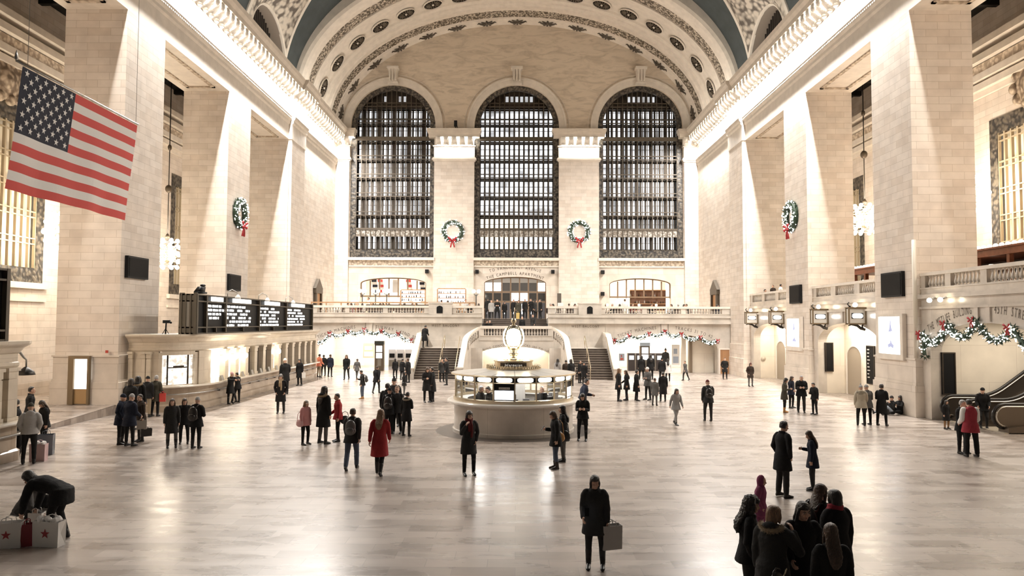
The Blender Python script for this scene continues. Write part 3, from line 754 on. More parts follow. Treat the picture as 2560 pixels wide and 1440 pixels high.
# passages behind the arches
def room(lab,x0,x1,y0,y1,z0,z1,m,nm='wall_passage'):
    mb=MB(); t=.2
    mb.box(x0-t,x0,y0,y1,z0,z1); mb.box(x1,x1+t,y0,y1,z0,z1); mb.box(x0-t,x1+t,y1,y1+t,z0,z1); mb.box(x0-t,x1+t,y0,y1+t,z1,z1+t)
    return struct(mb.build(nm,m),lab)
room('cream walls of the left lower passage',-16.9,-7.9,YB+.9,69.5,0,3.7,MARBW)
room('cream walls of the right lower passage',7.5,17.0,YB+.9,69.5,0,3.7,MARBW)
mb=MB(); mb.box(13.75,14.1,61.6,62,0,3.6); mb.mi=1; mb.box(14.35,14.6,61.5,62,0,3.6); mb.mi=0; mb.box(14.6,16.6,61.6,62.2,0,3.6)
struct(mb.build('pillar',[MARBW,mat('brown_bronze_strip',(.2,.15,.1),.5)]),'narrow pilasters at the right end of the right passage')  # the strip between the pilasters is plain brown
# doors at floor level in the end bay
def panel_door(name,lab,cx,y,w,h,m,z=0):
    o=empty(name,(cx,y,z)); struct(o,lab); c=(cx,y,z)
    mb=MB(); mb.box(cx-w/2,cx+w/2,y-.08,y,z,z+h)
    for a,b in ((.12,.45),(.52,.92)): mb.box(cx-w/2+.15,cx+w/2-.15,y-.12,y-.08,z+h*a,z+h*b)
    rel(mb.build('leaf',m,o),c)
    mb=MB(); mb.box(cx-w/2-.12,cx-w/2,y-.12,y,z,z+h+.12); mb.box(cx+w/2,cx+w/2+.12,y-.12,y,z,z+h+.12); mb.box(cx-w/2,cx+w/2,y-.12,y,z+h,z+h+.12); rel(mb.build('door_frame',TRIM,o),c)
    mb=MB(); mb.smooth=True; mb.sphere((cx+w*.38,y-.14,z+1.0),.05,8,6); rel(mb.build('knob',BRASS,o),c)
panel_door('door_1','brown wooden door in the marble wall right of the right passage',16.95,YB,.75,1.95,mat('brown_door_wood',(.36,.19,.09),.5))
# balcony doorways in the end wall
def transom(o,c,xc,hw,zb,zs,ri,y,cols,rows,m):
    mb=MB(); R=(hw*hw+ri*ri)/(2*ri); top=lambda x: zs+ri-R+math.sqrt(R*R-(x-xc)**2)
    for k in range(cols+1):
        x=xc-hw+2*hw*k/cols; mb.box(x-.06,x+.06,y,y+.16,zb,min(top(max(xc-hw,min(xc+hw,x))),zs+ri))
    for z in rows: mb.box(xc-hw,xc+hw,y+.012,y+.15,z-.07,z+.07)
    arch_ring(mb,xc,hw-.1,zb,zs,ri-.1,.1,y-.03,y+.1)
    rel(mb.build('frame',m,o),c)
BRW=mat('brown_bronze_frame',(.20,.13,.08),.5,.2)
for i,(xc,hw,zs,ri) in enumerate(DOORS):
    o=empty('door_%d'%(2+i),(xc,YW,BW)); struct(o,['wide arched bar opening with flags in its transom, left of the end wall','central bronze and glass doors under the lettering','wide arched bar opening with bottle shelves, right of the end wall'][i]); c=(xc,YW,BW)
    transom(o,c,xc,hw,BW if i==1 else 6.5,zs,ri,YW+.3,7,[6.6] if i!=1 else [6.1,7.05],BRW)
    mb=MB(); mb.box(xc-hw-.2,xc+hw+.2,YW+4.0,YW+4.2,BW,9)
    if i==1:
        for k in range(8):
            x=xc-hw+2*hw*k/7; mb.box(x-.1,x+.1,YW+.32,YW+.4,BW,6.1)
    rel(mb.build('back_panel',[MARBW,mat('dim_bronze_lobby',(.22,.2,.18),.4),MARBW][i],o),c)
    mb=MB(); mb.box(xc-hw-.3,xc+hw+.3,YW+.7,YW+4.2,9,9.1); mb.box(xc-hw-.3,xc-hw-.2,YW+.7,YW+4.2,BW,9); mb.box(xc+hw+.2,xc+hw+.3,YW+.7,YW+4.2,BW,9); mb.box(xc-hw-.3,xc+hw+.3,YW+.7,YW+4.2,BW-.2,BW)
    rel(mb.build('surround',MARBW,o),c)
    if i==1:
        mb=MB(); R3=random.Random(5)
        for k in range(7):
            x=xc-hw+2*hw*k/7; x1=x+2*hw/7
            for (za,zb_,j) in ((BW+.1,6.0,0),(6.2,6.95,1),(7.15,7.95,2)):
                mb.mi= [0,1,2][j]
                if j==1 and k in (3,4): mb.mi=3
                if j==2 and k in (0,1,6): mb.mi=3
                mb.quad((x+.08,YW+.36,za),(x1-.08,YW+.36,za),(x1-.08,YW+.36,zb_),(x+.08,YW+.36,zb_))
        rel(mb.build('pane',[mat('door_glass',(.10,.10,.11),.08,spec=.9),mat('dark_door_glass',(.05,.047,.043),.1),mat('smoky_transom_glass',(.09,.085,.08),.12),LAMPW],o),c)
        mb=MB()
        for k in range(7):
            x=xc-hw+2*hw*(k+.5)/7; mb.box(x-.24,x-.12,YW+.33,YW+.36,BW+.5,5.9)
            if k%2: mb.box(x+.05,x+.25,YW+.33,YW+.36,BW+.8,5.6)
        rel(mb.build('reflection_strip',mat('lit_door_glass',(.6,.62,.66),.2,emit=(.9,.95,1),es=.7),o),c)  # glowing strips painted on the panes as reflections
# ------------------------------------------------------------------ stairs
STAIR=mat('dark_stair_stone',(.085,.065,.052),.5,var=.2,vscale=3); NOSE=mat('worn_stair_nosing',(.30,.25,.21),.4)
def flight(name,lab,x0,x1,y0,z0,n,rise,tread):
    o=empty(name,((x0+x1)/2,y0,z0)); tag(o,lab,'staircase'); c=tuple(o.location)
    for k in range(n):
        mb=MB(); mb.box(x0,x1,y0+k*tread,y0+n*tread,z0+k*rise,z0+(k+1)*rise-.03)
        mb.mi=1; mb.box(x0,x1,y0+k*tread-.025,y0+k*tread+.06 if 0 else y0+(k+1)*tread,z0+(k+1)*rise-.03,z0+(k+1)*rise)
        rel(mb.build('step',[STAIR,STAIR],o),c)
        mb=MB(); mb.box(x0,x1,y0+k*tread-.03,y0+k*tread+.035,z0+(k+1)*rise-.03,z0+(k+1)*rise+.003); q=mb.build('nosing',NOSE,o); rel(q,c)
    return o
flight('staircase','dark stone stairs left of the central arch, climbing to the landing',-7.35,-4.27,53.56,0,13,.1615,.325)
flight('staircase','dark stone stairs right of the central arch, climbing to the landing',4.27,7.02,53.56,0,13,.1615,.325)
flight('staircase','upper dark stairs behind the central balustrade up to the bronze doors',-2.77,2.61,60.6,2.75,10,.165,.3)
mb=MB()
mb.box(-7.6,-2.6,57.6,YB,0,2.1); mb.box(2.6,7.3,57.6,YB,0,2.1); mb.box(-2.9,2.9,58.2,60.6,2.2,2.75); mb.box(-2.77,2.61,60.6,63.6,0,2.75)
struct(mb.build('floor',MARB),'stone landings of the west stairs')
# flanking ramps (cheeks)
def cheek(lab,x,w,pts):
    """parapet following the stairs: pts (y,z top)"""
    o=empty('stair_parapet',(x,53.4,0)); tag(o,lab,'parapet','stone parapets of the west stairs'); c=tuple(o.location)
    mb=MB(); P=[(x-w/2,y,z) for y,z in pts]
    mb.prism([(x-w/2,pts[-1][0],0),(x-w/2,pts[0][0],0)]+P,(w,0,0)); rel(mb.build('wall',MARB,o),c)
    mb=MB(); mb.prism(P+[(a,b,z+.13) for a,b,z in P[::-1]],(w,0,0)); mb.xf(Matrix.Translation((0,0,0))); rel(mb.build('coping',mat('pale_marble_coping',(.75,.69,.60),.15),o),c)
    mb=MB(); mb.box(x-w/2-.06,x+w/2+.06,pts[0][0]-.45,pts[0][0]+.05,0,pts[0][1]+.12); mb.box(x-w/2-.1,x+w/2+.1,pts[0][0]-.49,pts[0][0]+.09,pts[0][1]+.12,pts[0][1]+.2); rel(mb.build('newel',MARB,o),c)
    return o
cheek('outer marble parapet left of the left stairs',-7.6,.42,[(53.4,.62),(54.0,.95),(58.4,3.1),(60.4,3.2)])
cheek('outer marble parapet right of the right stairs',7.25,.42,[(53.4,.62),(54.0,.95),(58.4,3.1),(60.4,3.2)])
# central curved structure
def central(sg,lab):
    o=empty('stair_parapet',(sg*4.1,53.4,0)); tag(o,lab,'parapet','stone parapets of the west stairs'); c=tuple(o.location)
    path=[]; n=22
    for i in range(n+1):
        t=i/n
        if t<.62: u=t/.62; x=3.80-.12*u; y=53.5+3.4*u
        else:
            u=(t-.62)/.38; a=u*PI/2; x=2.75+.93*cos(a); y=56.9+1.15*sin(a)
        z=.66+ (3.62-.66)*min(1,t*1.02)**.92
        path.append((sg*x,y,z))
    th=.42; mb=MB(); mc=MB()
    def nrm(i):
        a=Vector(path[max(i-1,0)]); b=Vector(path[min(i+1,n)]); d=(b-a); d.z=0; d.normalize(); return Vector((d.y,-d.x,0))*sg   # outward from the centre
    ring=[]
    for i,p in enumerate(path):
        nn=nrm(i); a=Vector(p); b=a+nn*th; ring.append((a,b))
    for (a,b),(a2,b2) in zip(ring,ring[1:]):
        f=lambda v,z:(v.x,v.y,z)
        mb.quad(f(a,-.1),f(a2,-.1),f(a2,a2.z),f(a,a.z)); mb.quad(f(b,-.1),f(b2,-.1),f(b2,b2.z),f(b,b.z))
        mc.add([f(a,a.z),f(b,b.z),f(b2,b2.z),f(a2,a2.z),f(a,a.z+.16),f(b,b.z+.16),f(b2,b2.z+.16),f(a2,a2.z+.16)],[(0,1,2,3),(4,5,6,7),(0,3,7,4),(1,2,6,5)])
    a,b=ring[0]; mb.quad((a.x,a.y,-.1),(b.x,b.y,-.1),(b.x,b.y,b.z),(a.x,a.y,a.z))
    a,b=ring[-1]; mb.quad((a.x,a.y,-.1),(b.x,b.y,-.1),(b.x,b.y,b.z),(a.x,a.y,a.z))
    mc.quad(*[(v.x,v.y,v.z+k) for v,k in ((ring[0][0],0),(ring[0][1],0),(ring[0][1],.16),(ring[0][0],.16))])
    rel(mb.build('wall',MARB,o),c); rel(mc.build('coping',mat('pale_marble_coping'),o),c)
    # balusters near the top of the curve; dark sheets paint the shade between them
    mb=MB()
    for i in range(14,21):
        p=Vector(path[i]); nn=nrm(i); q=p-nn*.02; mb.smooth=True
        mb.lathe([(.05,-.62),(.07,-.5),(.09,-.38),(.05,-.2),(.08,-.1)],(q.x,q.y,q.z),8)
    rel(mb.build('balusters',MARB,o),c)
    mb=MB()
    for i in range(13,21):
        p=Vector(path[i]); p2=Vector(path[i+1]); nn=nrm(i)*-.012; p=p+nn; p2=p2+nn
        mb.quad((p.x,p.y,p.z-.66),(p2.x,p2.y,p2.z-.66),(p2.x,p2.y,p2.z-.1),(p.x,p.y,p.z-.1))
    rel(mb.build('painted_shade',mat('dark_recess',(.16,.13,.10),.7),o),c)
    mb=MB(); x=sg*4.0; mb.box(x-.24,x+.24,53.0,53.5,0,.78); mb.box(x-.27,x+.27,52.95,53.55,.78,.88); rel(mb.build('newel',MARB,o),c)
central(-1,'curved marble parapet left of the central arch'); central(1,'curved marble parapet right of the central arch')
straight_balustrade('central marble balustrade above the arch behind the clock',(-2.8,58.05),(2.8,58.05),(0,-1),2.75,3.08,3.6,3.82,[(.3,5.3)])
mb=MB(); arch_wall(mb,-2.9,2.9,-.1,2.74,-.15,2.78,-.1,1.55,.62,58.05,.35); mb.box(-2.9,2.9,58.0,58.06,2.68,2.76)
o=struct(mb.build('wall_dining',MARB),'curved marble wall with the central arch to the lower level')
mb=MB(); R=(2.78**2+.62**2)/(2*.62)
lettering(mb,'DINING CONCOURSE',.27,on_arc((-.15,58.03,2.17-R),R+.1,EX,UP,-.21)); lettering(mb,'TRACKS 100 TO 117',.27,on_arc((-.15,58.03,2.17-R),R+.1,EX,UP,.225))
mb.build('inscription',INK,o)
mb=MB(); mb.box(-2.95,-2.93+.05,58.4,YB+3,-.1,2.2); mb.box(2.7,2.75,58.4,YB+3,-.1,2.2); mb.quad((-2.95,YB-.9,-.1),(2.75,YB-.9,-.1),(2.75,YB-.9,2.2),(-2.95,YB-.9,2.2)); mb.box(-2.95,2.75,58.4,YB,2.17,2.2)
struct(mb.build('wall_ramp',MARBW),'bright cream passage seen through the central arch')
# brass handrails
def handrail(lab,pts,posts,r=.03):
    o=empty('handrail',pts[0]); tag(o,lab,'handrail','brass stair handrails'); c=tuple(o.location)
    mb=MB(); mb.smooth=True; mb.tube(pts,r,8); rel(mb.build('rail',BRASS,o),c)
    for a,b in posts:
        mb=MB(); mb.smooth=True; mb.tube([a,b],.022,6); rel(mb.build('post',BRASS,o),c)
for x,sd in ((-5.55,'left'),(5.35,'right')):
    f=lambda t:(x,53.35+4.2*t,.95+2.1*t)
    handrail('brass handrail down the middle of the %s stairs'%sd,[(x,53.2,.7),(x,53.25,.93),f(0),f(1),(x,57.9,3.06),(x,57.95,2.4)],[((f(t)[0],f(t)[1],f(t)[2]-.95),f(t)) for t in (0,.33,.66,1)])
for x,sd in ((-7.3,'left side of the left'),(-4.35,'right side of the left'),(4.12,'left side of the right'),(7.0,'right side of the right')):
    handrail('brass wall handrail on the %s stairs'%sd,[(x,53.1,.55),(x,53.3,.85),(x,57.6,2.98),(x,58.0,3.0)],[((x+(.05 if x in(-4.35,7.0) else -.05),53.3+4.3*t,.8+2.13*t),(x,53.3+4.3*t,.85+2.13*t)) for t in (.1,.5,.9)])
# ------------------------------------------------------------------ north side: balcony, gates
XN=17.9
mb=MB()
def side_panel(y0,y1,yc,hw,zs,ri,x,z1,dep):
    st=len(mb.v); arch_wall(mb,-y1,-y0,0,z1,-yc,hw,0,zs,ri,0,dep)
    # map (x',y',z') -> world: along -Y, depth to +X
    mb.v[st:]=[(x+v[1],-v[0],v[2]) for v in mb.v[st:]]
GATES=[(24.6,32.8,28.45,3.7,2.95,1.2),(36.4,44.7,40.3,3.75,3.0,1.12),(48.4,56.6,52.2,3.75,3.0,1.1)]
for y0,y1,yc,hw,zs,ri in GATES: side_panel(y0,y1,yc,hw,zs,ri,XN,5.2,.5)
for y0,y1,yc,hw,zs,ri in GATES:
    mb.box(XN-.1,XN,y0,y1,4.75,4.85)
    for d in (-.3,.3): mb.box(XN-.07,XN,yc+d*1.2-.12,yc+d*1.2+.12,zs+ri+.05,4.8)
wr=struct(mb.build('wall_right_lower',MARB),'marble wall with track gate arches under the right balcony')
mb=MB()
for y0,y1,yc,hw,zs,ri in GATES:
    mb.box(XN-.16,XN+.3,y0,y1,5.2,5.38); mb.box(XN+.1,XO,y0-.0,y1,5.0,5.4)
struct(mb.build('trim_15',MARB),'ledge and floor of the right side balcony')
for (y0,y1,*_),lab,op in zip(GATES,('nearest right balcony balustrade over the escalator arch','middle right balcony balustrade over a track gate','farthest right balcony balustrade over a track gate'),(((.35,1.85),(2.25,4.2),(4.6,6.9)),((.5,2.55),(3.15,5.45),(6.05,7.9)),((.5,2.6),(3.2,5.4),(6.0,7.9)))):
    L_=y1-y0
    straight_balustrade(lab,(XN,y1),(XN,y0),(-1,0),5.38,5.68,6.2,6.34,[(a,min(b,L_-.3)) for a,b in op])
mb=MB()
lettering(mb,'THE METLIFE BUILDING',.46,on_arc((XN-.015,28.45,4.53-9.4),9.4,(0,-1,0),UP,-.245),.10,.47); lettering(mb,'45TH STREET',.48,on_arc((XN-.015,28.45,4.53-9.4),9.4,(0,-1,0),UP,.175),.12,.5)
mb.build('inscription',INK,wr)
# recesses behind the gates
def recess(yc,hw,x1,h,lab):
    mb=MB(); t=.15
    mb.box(XN+.5,x1,yc+hw,yc+hw+t,0,h); mb.box(XN+.5,x1,yc-hw-t,yc-hw,0,h); mb.box(x1,x1+t,yc-hw-t,yc+hw+t,0,h); mb.box(XN+.5,x1+t,yc-hw-t,yc+hw+t,h,h+t)
    struct(mb.build('wall_gate',MARBW),lab)
recess(28.45,3.7,24.3,4.3,'cream walls of the escalator recess'); recess(40.3,3.75,19.45,4.25,'cream walls of the middle gate recess'); recess(52.2,3.75,19.45,4.25,'cream walls of the farthest gate recess')
# doorway arches in the back of the recess
for yc,lab in ((42.75,'middle'),(54.5,'farthest')):
    mb=MB()
    P=[(19.44,yc-.95*cos(PI*i/16),2.1+.7*sin(PI*i/16)) for i in range(17)]
    mb.poly([(19.44,yc-.95,0)]+P+[(19.44,yc+.95,0)]); mb.mi=1
    mb.tube([(19.44,yc-.95,0)]+P+[(19.44,yc+.95,0)],.05,6)
    struct(mb.build('door_%d'%(5 if lab=='middle' else 6),[mat('painted_passage_shade',(.33,.27,.2),.6),TRIM]),'arched track doorway at the back of the %s gate'%lab)  # flat sheet, the shade of the passage painted in its colour
# ------------------------------------------------------------------ ticket booths
def clear_pane():
    m=bpy.data.materials.new('clear_pane'); m.use_nodes=True; nt=m.node_tree; nt.nodes.remove(nt.nodes['Principled BSDF'])
    t=N(nt,'BsdfTransparent'); g=N(nt,'BsdfGlossy'); g.inputs['Roughness'].default_value=.03; mx=N(nt,'MixShader'); fr=N(nt,'Fresnel',i_IOR=1.45)
    nt.links.new(fr.outputs[0],mx.inputs[0]); nt.links.new(t.outputs[0],mx.inputs[1]); nt.links.new(g.outputs[0],mx.inputs[2]); nt.links.new(mx.outputs[0],nt.nodes['Material Output'].inputs[0])
    return m
CLEAR=clear_pane()
BSTONE=stone('booth_stone',(.66,.58,.47),(.62,.54,.43),(.45,.37,.29),w=1.4,h=.6,ms=.006,rough=.35)
COUNT=stone('booth_counter_marble',(.48,.39,.30),(.42,.34,.26),(.28,.22,.17),w=1.4,h=1.2,ms=.006,rough=.18,noise=.2)
LITW=mat('lit_ticket_window',(.8,.75,.66),.3,emit=(1,.95,.86),es=1.1,var=0)
def litwin_detail():
    nt=LITW.node_tree; b=nt.nodes['Principled BSDF']; g=N(nt,'NewGeometry'); nz=N(nt,'TexNoise'); nz.inputs['Scale'].default_value=5; nz.inputs['Detail'].default_value=5
    nt.links.new(g.outputs['Position'],nz.inputs['Vector']); mr=N(nt,'MapRange',i_1=.38,i_2=.6,i_3=.35,i_4=1.6); nt.links.new(nz.outputs['Fac'],mr.inputs[0]); nt.links.new(mr.outputs[0],b.inputs['Emission Strength'])
litwin_detail()
DARKW=mat('dark_ticket_window',(.035,.03,.026),.15)
XBF=-14.75
def booth(o,path,c):
    """sweeps base, counter, frieze and cornice along path [(x,y,z,nx,ny)]"""
    mb=MB(); mb.sweep(path,[(-.5,0),(.12,0),(.12,.28),(.03,.34),(.03,1.02),(.1,1.08),(-.5,1.08)]); rel(mb.build('base',COUNT,o),c)
    mb=MB(); mb.sweep(path,[(-.4,1.08),(.34,1.08),(.36,1.12),(.34,1.17),(-.4,1.17)]); rel(mb.build('counter',mat('pale_counter_top',(.70,.63,.53),.15),o),c)
    mb=MB(); mb.sweep(path,[(-.5,2.72),(.0,2.72),(.04,2.78),(.04,2.86),(.0,2.9),(.0,3.12),(.06,3.16),(.16,3.3),(.3,3.38),(.34,3.42),(.34,3.5),(-.5,3.5)]); rel(mb.build('cornice',BSTONE,o),c)
    mb=MB(); mb.smooth=True
    pts=[(x+nx*.2,y+ny*.2,.78) for x,y,z,nx,ny in path]; mb.tube(pts,.035,6); rel(mb.build('purse_rail',STEEL,o),c)
def cpil(mb,x,y,nx,ny,w=.2,d=.14,z0=1.17,z1=2.72):
    """pilaster with a small capital, centred at (x,y) on the wall, facing (nx,ny)"""
    tx,ty=-ny,nx
    def b(w,d0,d1,za,zb):
        P=[(x+tx*sx*w+nx*dd,y+ty*sx*w+ny*dd,za) for sx,dd in ((-1,d0),(1,d0),(1,d1),(-1,d1))]
        mb.prism(P,(0,0,zb-za))
    b(w,-.25,d,z0,z1-.34); b(w*1.2,-.25,d*1.25,z0,z0+.12)
    b(w*.85,-.25,d*.9,z1-.34,z1-.3); b(w*1.05,-.25,d*1.1,z1-.3,z1-.1); b(w*1.3,-.25,d*1.45,z1-.1,z1)
c=(XBF,45,0); o=empty('ticket_booth',c); tag(o,'long stone ticket booth with rounded corner along the left side under the departure board','booth')
path=[(-17.45,33.35,0,0,-1),(-16.5,33.35,0,0,-1)]
for i in range(1,13):
    a=PI/2*i/12; path.append((-16.5+1.75*sin(a),35.9-2.55*cos(a),0,sin(a)*.98,-cos(a)))
path+= [(XBF,45,0,1,0),(XBF,54.6,0,1,0)]
booth(o,path,c)
mb=MB(); mb.prism([(p[0]-p[3]*.1,p[1]-p[4]*.1,3.46) for p in path]+[(-17.4,54.6,3.46)],(0,0,.03)); rel(mb.build('roof',mat('dusty_roof',(.25,.22,.19),.8),o),c)
mb=MB(); mb.box(-17.4,XBF,54.5,54.62,0,3.4); mb.box(-17.45,-16.55,33.36,33.6,1.17,2.75)
for x in (-17.3,-16.72,-16.5): cpil(mb,x,33.36,0,-1,.09)
rel(mb.build('end_wall',BSTONE,o),c)
# front window on the rounded corner
a0,a1=.30,1.02
def arcp(a,off,z): return (-16.5+(1.75+off)*sin(a),35.9-(2.55+off)*cos(a),z)
mb=MB()
for i in range(8):
    u,v=a0+(a1-a0)*i/8,a0+(a1-a0)*(i+1)/8; mb.quad(arcp(u,-.12,1.2),arcp(v,-.12,1.2),arcp(v,-.12,2.55),arcp(u,-.12,2.55))
rel(mb.build('ticket_window',LITW,o),c)
mb=MB()
def arcstrip(u0,u1,z0,z1,off):
    k=max(1,int((u1-u0)*12))
    for i in range(k):
        u,v=u0+(u1-u0)*i/k,u0+(u1-u0)*(i+1)/k
        P=[arcp(u,off,z0),arcp(v,off,z0),arcp(v,-.25,z0),arcp(u,-.25,z0)]; mb.prism(P,(0,0,z1-z0))
arcstrip(a0-.08,a0,1.17,2.66,.06); arcstrip(a1,a1+.08,1.17,2.66,.06); arcstrip(a0,a1,2.55,2.72,.06); arcstrip(0,a0-.08,1.17,2.72,-.02); arcstrip(a1+.08,1.25,1.17,2.72,.12); arcstrip(1.3,1.57,1.17,2.72,-.04)
rel(mb.build('window_surround',BSTONE,o),c)
mb=MB(); arcstrip(a0+.1,a0+.14,1.2,2.55,-.1); arcstrip(a1-.14,a1-.1,1.2,2.55,-.1); arcstrip(a0+.1,a1-.1,1.95,2.0,-.1); arcstrip(a0+.25,a0+.5,2.0,2.06,-.08)
rel(mb.build('window_bars',BRONZE,o),c)
NB=13; y0b,y1b=36.2,54.4; pb=(y1b-y0b)/NB
for k in range(NB):
    ya=y0b+pb*k; yb_=ya+pb
    lit=k in (0,1,2,6)
    mb=MB(); mb.box(XBF-.22,XBF-.18,ya+.1,yb_-.1,1.17,2.72); q=rel(mb.build('ticket_window',LITW if lit else DARKW,o),c)
    mb=MB(); cpil(mb,XBF,yb_-.02,1,0,.22,.1); rel(mb.build('pilaster',BSTONE,o),c)
    if lit or k in (3,4,5):
        mb=MB(); mb.prism([(XBF+.05,ya+.55,1.17),(XBF+.2,ya+.55,1.17),(XBF+.12,ya+.55,1.42),(XBF+.07,ya+.55,1.42)],(0,.3,0)); rel(mb.build('card_terminal',STEEL,o),c)
    if k in (0,1,2,6):
        mb=MB(); mb.smooth=True; mb.tube([(XBF,ya+.7,2.66),(XBF+.2,ya+.7,2.6),(XBF+.26,ya+.7,2.4)],.02,6); mb.sphere((XBF+.26,ya+.7,2.28),(.13,.13,.15),10,8); rel(mb.build('booth_lamp',LAMPC,o),c)
    mb=MB(); mb.box(XBF+.05,XBF+.2,ya+.3,ya+.36,.7,.8); rel(mb.build('rail_bracket',BLACK,o),c)
# nearer booth at the left edge
c=(XBF,15,0); o=empty('ticket_booth',c); tag(o,'stone ticket booth at the left edge, its end column beside the hanging lamp','booth')
path=[(XBF,6,0,1,0),(XBF,21.9,0,1,0),(XBF-.05,22.0,0,.7,.7),(-17.3,22.0,0,0,1)]
booth(o,path,c)
mb=MB(); mb.prism([(-17.3,6,3.46),(XBF,6,3.46),(XBF,22.0,3.46),(-17.3,22.0,3.46)],(0,0,.03)); rel(mb.build('roof',mat('dusty_roof'),o),c)
for k in range(11):
    ya=6.+1.42*k
    mb=MB(); mb.box(XBF-.22,XBF-.18,ya+.1,ya+1.3,1.17,2.72); rel(mb.build('ticket_window',LITW if k<10 else BSTONE,o),c)
    mb=MB(); cpil(mb,XBF,ya+1.4,1,0,.2,.1); 
    if k==10: cpil(mb,XBF,ya+.75,1,0,.2,.1); cpil(mb,XBF,ya+.25,1,0,.12,.06)
    rel(mb.build('pilaster',BSTONE,o),c)
mb=MB(); mb.box(-17.3,XBF-.1,21.8,21.99,1.17,2.75); rel(mb.build('end_wall',BSTONE,o),c)
mb=MB(); lettering(mb,'RS',.26,on_line((XBF+.012,21.0,2.95),(0,1,0),UP)); rel(mb.build('inscription',INK,o),c)
# hanging bracket lamp
c=(-15.05,22.75,2.5); o=empty('bracket_lamp',c); tag(o,'dark dome shaded lamp hanging from a scroll bracket on the left edge booth','lamp')
mb=MB(); mb.smooth=True; mb.lathe([(.0,2.68),(.05,2.68),(.12,2.62),(.22,2.54),(.26,2.44),(.25,2.43),(.1,2.5)],(-15.05,22.75,0),16); rel(mb.build('lamp_shade',IRON,o),c)
mb=MB(); mb.smooth=True; mb.tube([(-15.05,22.02,3.2),(-15.05,22.4,3.18),(-15.05,22.62,2.98),(-15.05,22.75,2.9),(-15.05,22.75,2.66)],[.03,.05,.035,.03,.025],6); mb.sphere((-15.05,22.3,3.26),.06,8,6); rel(mb.build('bracket',STEEL,o),c)
mb=MB(); mb.smooth=True; mb.lathe([(.2,2.445),(.0,2.44)],(-15.05,22.75,0),14,cap=False); rel(mb.build('diffuser',mat('warm_lamp_lens',(.6,.5,.4),.4,emit=(1,.8,.6),es=.3),o),c)
# ------------------------------------------------------------------ departure boards
FRM=mat('olive_bronze_frame',(.085,.070,.05),.55,.2); PAN=mat('grey_side_panel',(.20,.18,.15),.6); SCR=mat('black_board',(.009,.009,.0095),.5,spec=.15); TXT=glow('lit_board_text',(1,1,1),3.2); HDR=glow('lit_board_header',(1,.99,.97),2.6)
def board(lab,y0,y1,z0,z1,xf,xb,secs,detail=True):
    c=(xf,(y0+y1)/2,z0); o=empty('departure_board',c); tag(o,lab,'departure board')
    mb=MB(); mb.box(xb,xf-.1,y0+.05,y1-.05,z0+.02,z1-.02); rel(mb.build('casing',SCR,o),c)
    mb=MB()
    for z in (z0,z0+.28,z1-.36,z1-.06): mb.box(xb-.02,xf+.03,y0,y1,z,z+.06)
    for y in [y0]+[s[0] for s in secs]+[y1-.12]: mb.box(xb-.02,xf+.04,y,y+.14,z0,z1)
    for i in range(len(secs)-1): y=(secs[i][0]+secs[i+1][0])/2; mb.box(xf-.1,xf+.03,y,y+.1,z0,z0+.3)
    for x in (xb+.05,xb+.25,xf-.3): mb.box(x,x+.07,y0-.03,y0+.03,z0,z1)
    mb.box(xf-.12,xf+.02,y0-.04,y0+.1,z0,z1+.06); mb.box(xb,xb+.2,y0-.02,y0+.1,z1,z1+.05)
    rel(mb.build('frame',FRM,o),c)
    mb=MB(); mb.box(xb+.3,xf-.32,y0-.005,y0+.04,z0+.34,z1-.36); rel(mb.build('side_panel',PAN,o),c)
    RR=random.Random(11)
    for si,(ys,ye,rows) in enumerate(secs):
        mb=MB(); mb.quad((xf-.09,ys+.16,z0+.36),(xf-.09,ye-.04,z0+.36),(xf-.09,ye-.04,z1-.38),(xf-.09,ys+.16,z1-.38)); rel(mb.build('screen',SCR,o),c)
        if not detail: continue
        w=ye-ys; h0=ys+w*(.22 if si else .3); h1=ys+w*(.74 if si else .88)
        mb=MB(); mb.box(xf-.06,xf+.01,h0,h1,z1-.29,z1-.08); rel(mb.build('header',HDR,o),c)
        for ri in range(rows):
            z=z1-.56-ri*.193-(.02 if si==0 else 0)
            mb=MB(); y=ys+.2+(0 if si else (0,.0,.25,.4)[ri]); end=ys+w*RR.uniform(.66,.78) if si else ys+w*(.9,1.0,.85,.75)[ri]-.05
            if ri==0 and si: end=ys+w*.6
            words=[1,2] if si and ri else []
            while y<end:
                n=words.pop(0) if words else RR.randint(3,7)
                for q in range(n):
                    if y>end: break
                    hh=.115; mb.box(xf-.08,xf-.07,y,y+.085,z,z+hh*RR.uniform(.85,1)); y+=.1
                y+=.12 if si==0 or RR.random()<.7 else .5
            if mb.v: rel(mb.build('lettering',TXT,o),c)
    return o,c
o,c=board('large black departure board with white rows, standing on the long ticket booth',34.0,53.5,3.5,5.36,-14.72,-15.5,[(35.05,37.4,4),(37.4,42.3,6),(42.3,47.35,6),(47.35,52.9,6)])
for y in (38.6,43.2,48.2):
    mb=MB(); mb.smooth=True; mb.tube([(-14.9,y-.5,5.38),(-14.9,y-.5,5.6),(-14.75,y-.3,5.75),(-14.6,y,5.62),(-14.55,y,5.45)],.022,6); rel(mb.build('lamp_arm',STEEL,o),c)
    mb=MB(); mb.smooth=True; mb.lathe([(.0,5.5),(.06,5.48),(.14,5.36),(.15,5.28),(.12,5.27)],(-14.55,y,0),12); rel(mb.build('lamp_shade',WHITE,o),c)
board('black departure board at the left edge, standing on the near ticket booth',7.,21.4,3.5,5.6,-14.75,-15.5,[(8,12,0),(12,16.5,0),(16.5,20.9,0)],False)
mb=MB(); mb.smooth=True; mb.box(-15.3,-14.95,35.0,35.7,5.42,5.5); mb.prism([(-15.3,35.0,5.5),(-14.95,35.0,5.5),(-15.0,35.2,5.75),(-15.2,35.2,5.75)],(0,.45,.0)); mb.sphere((-15.1,35.55,5.82),(.1,.24,.07),8,6)
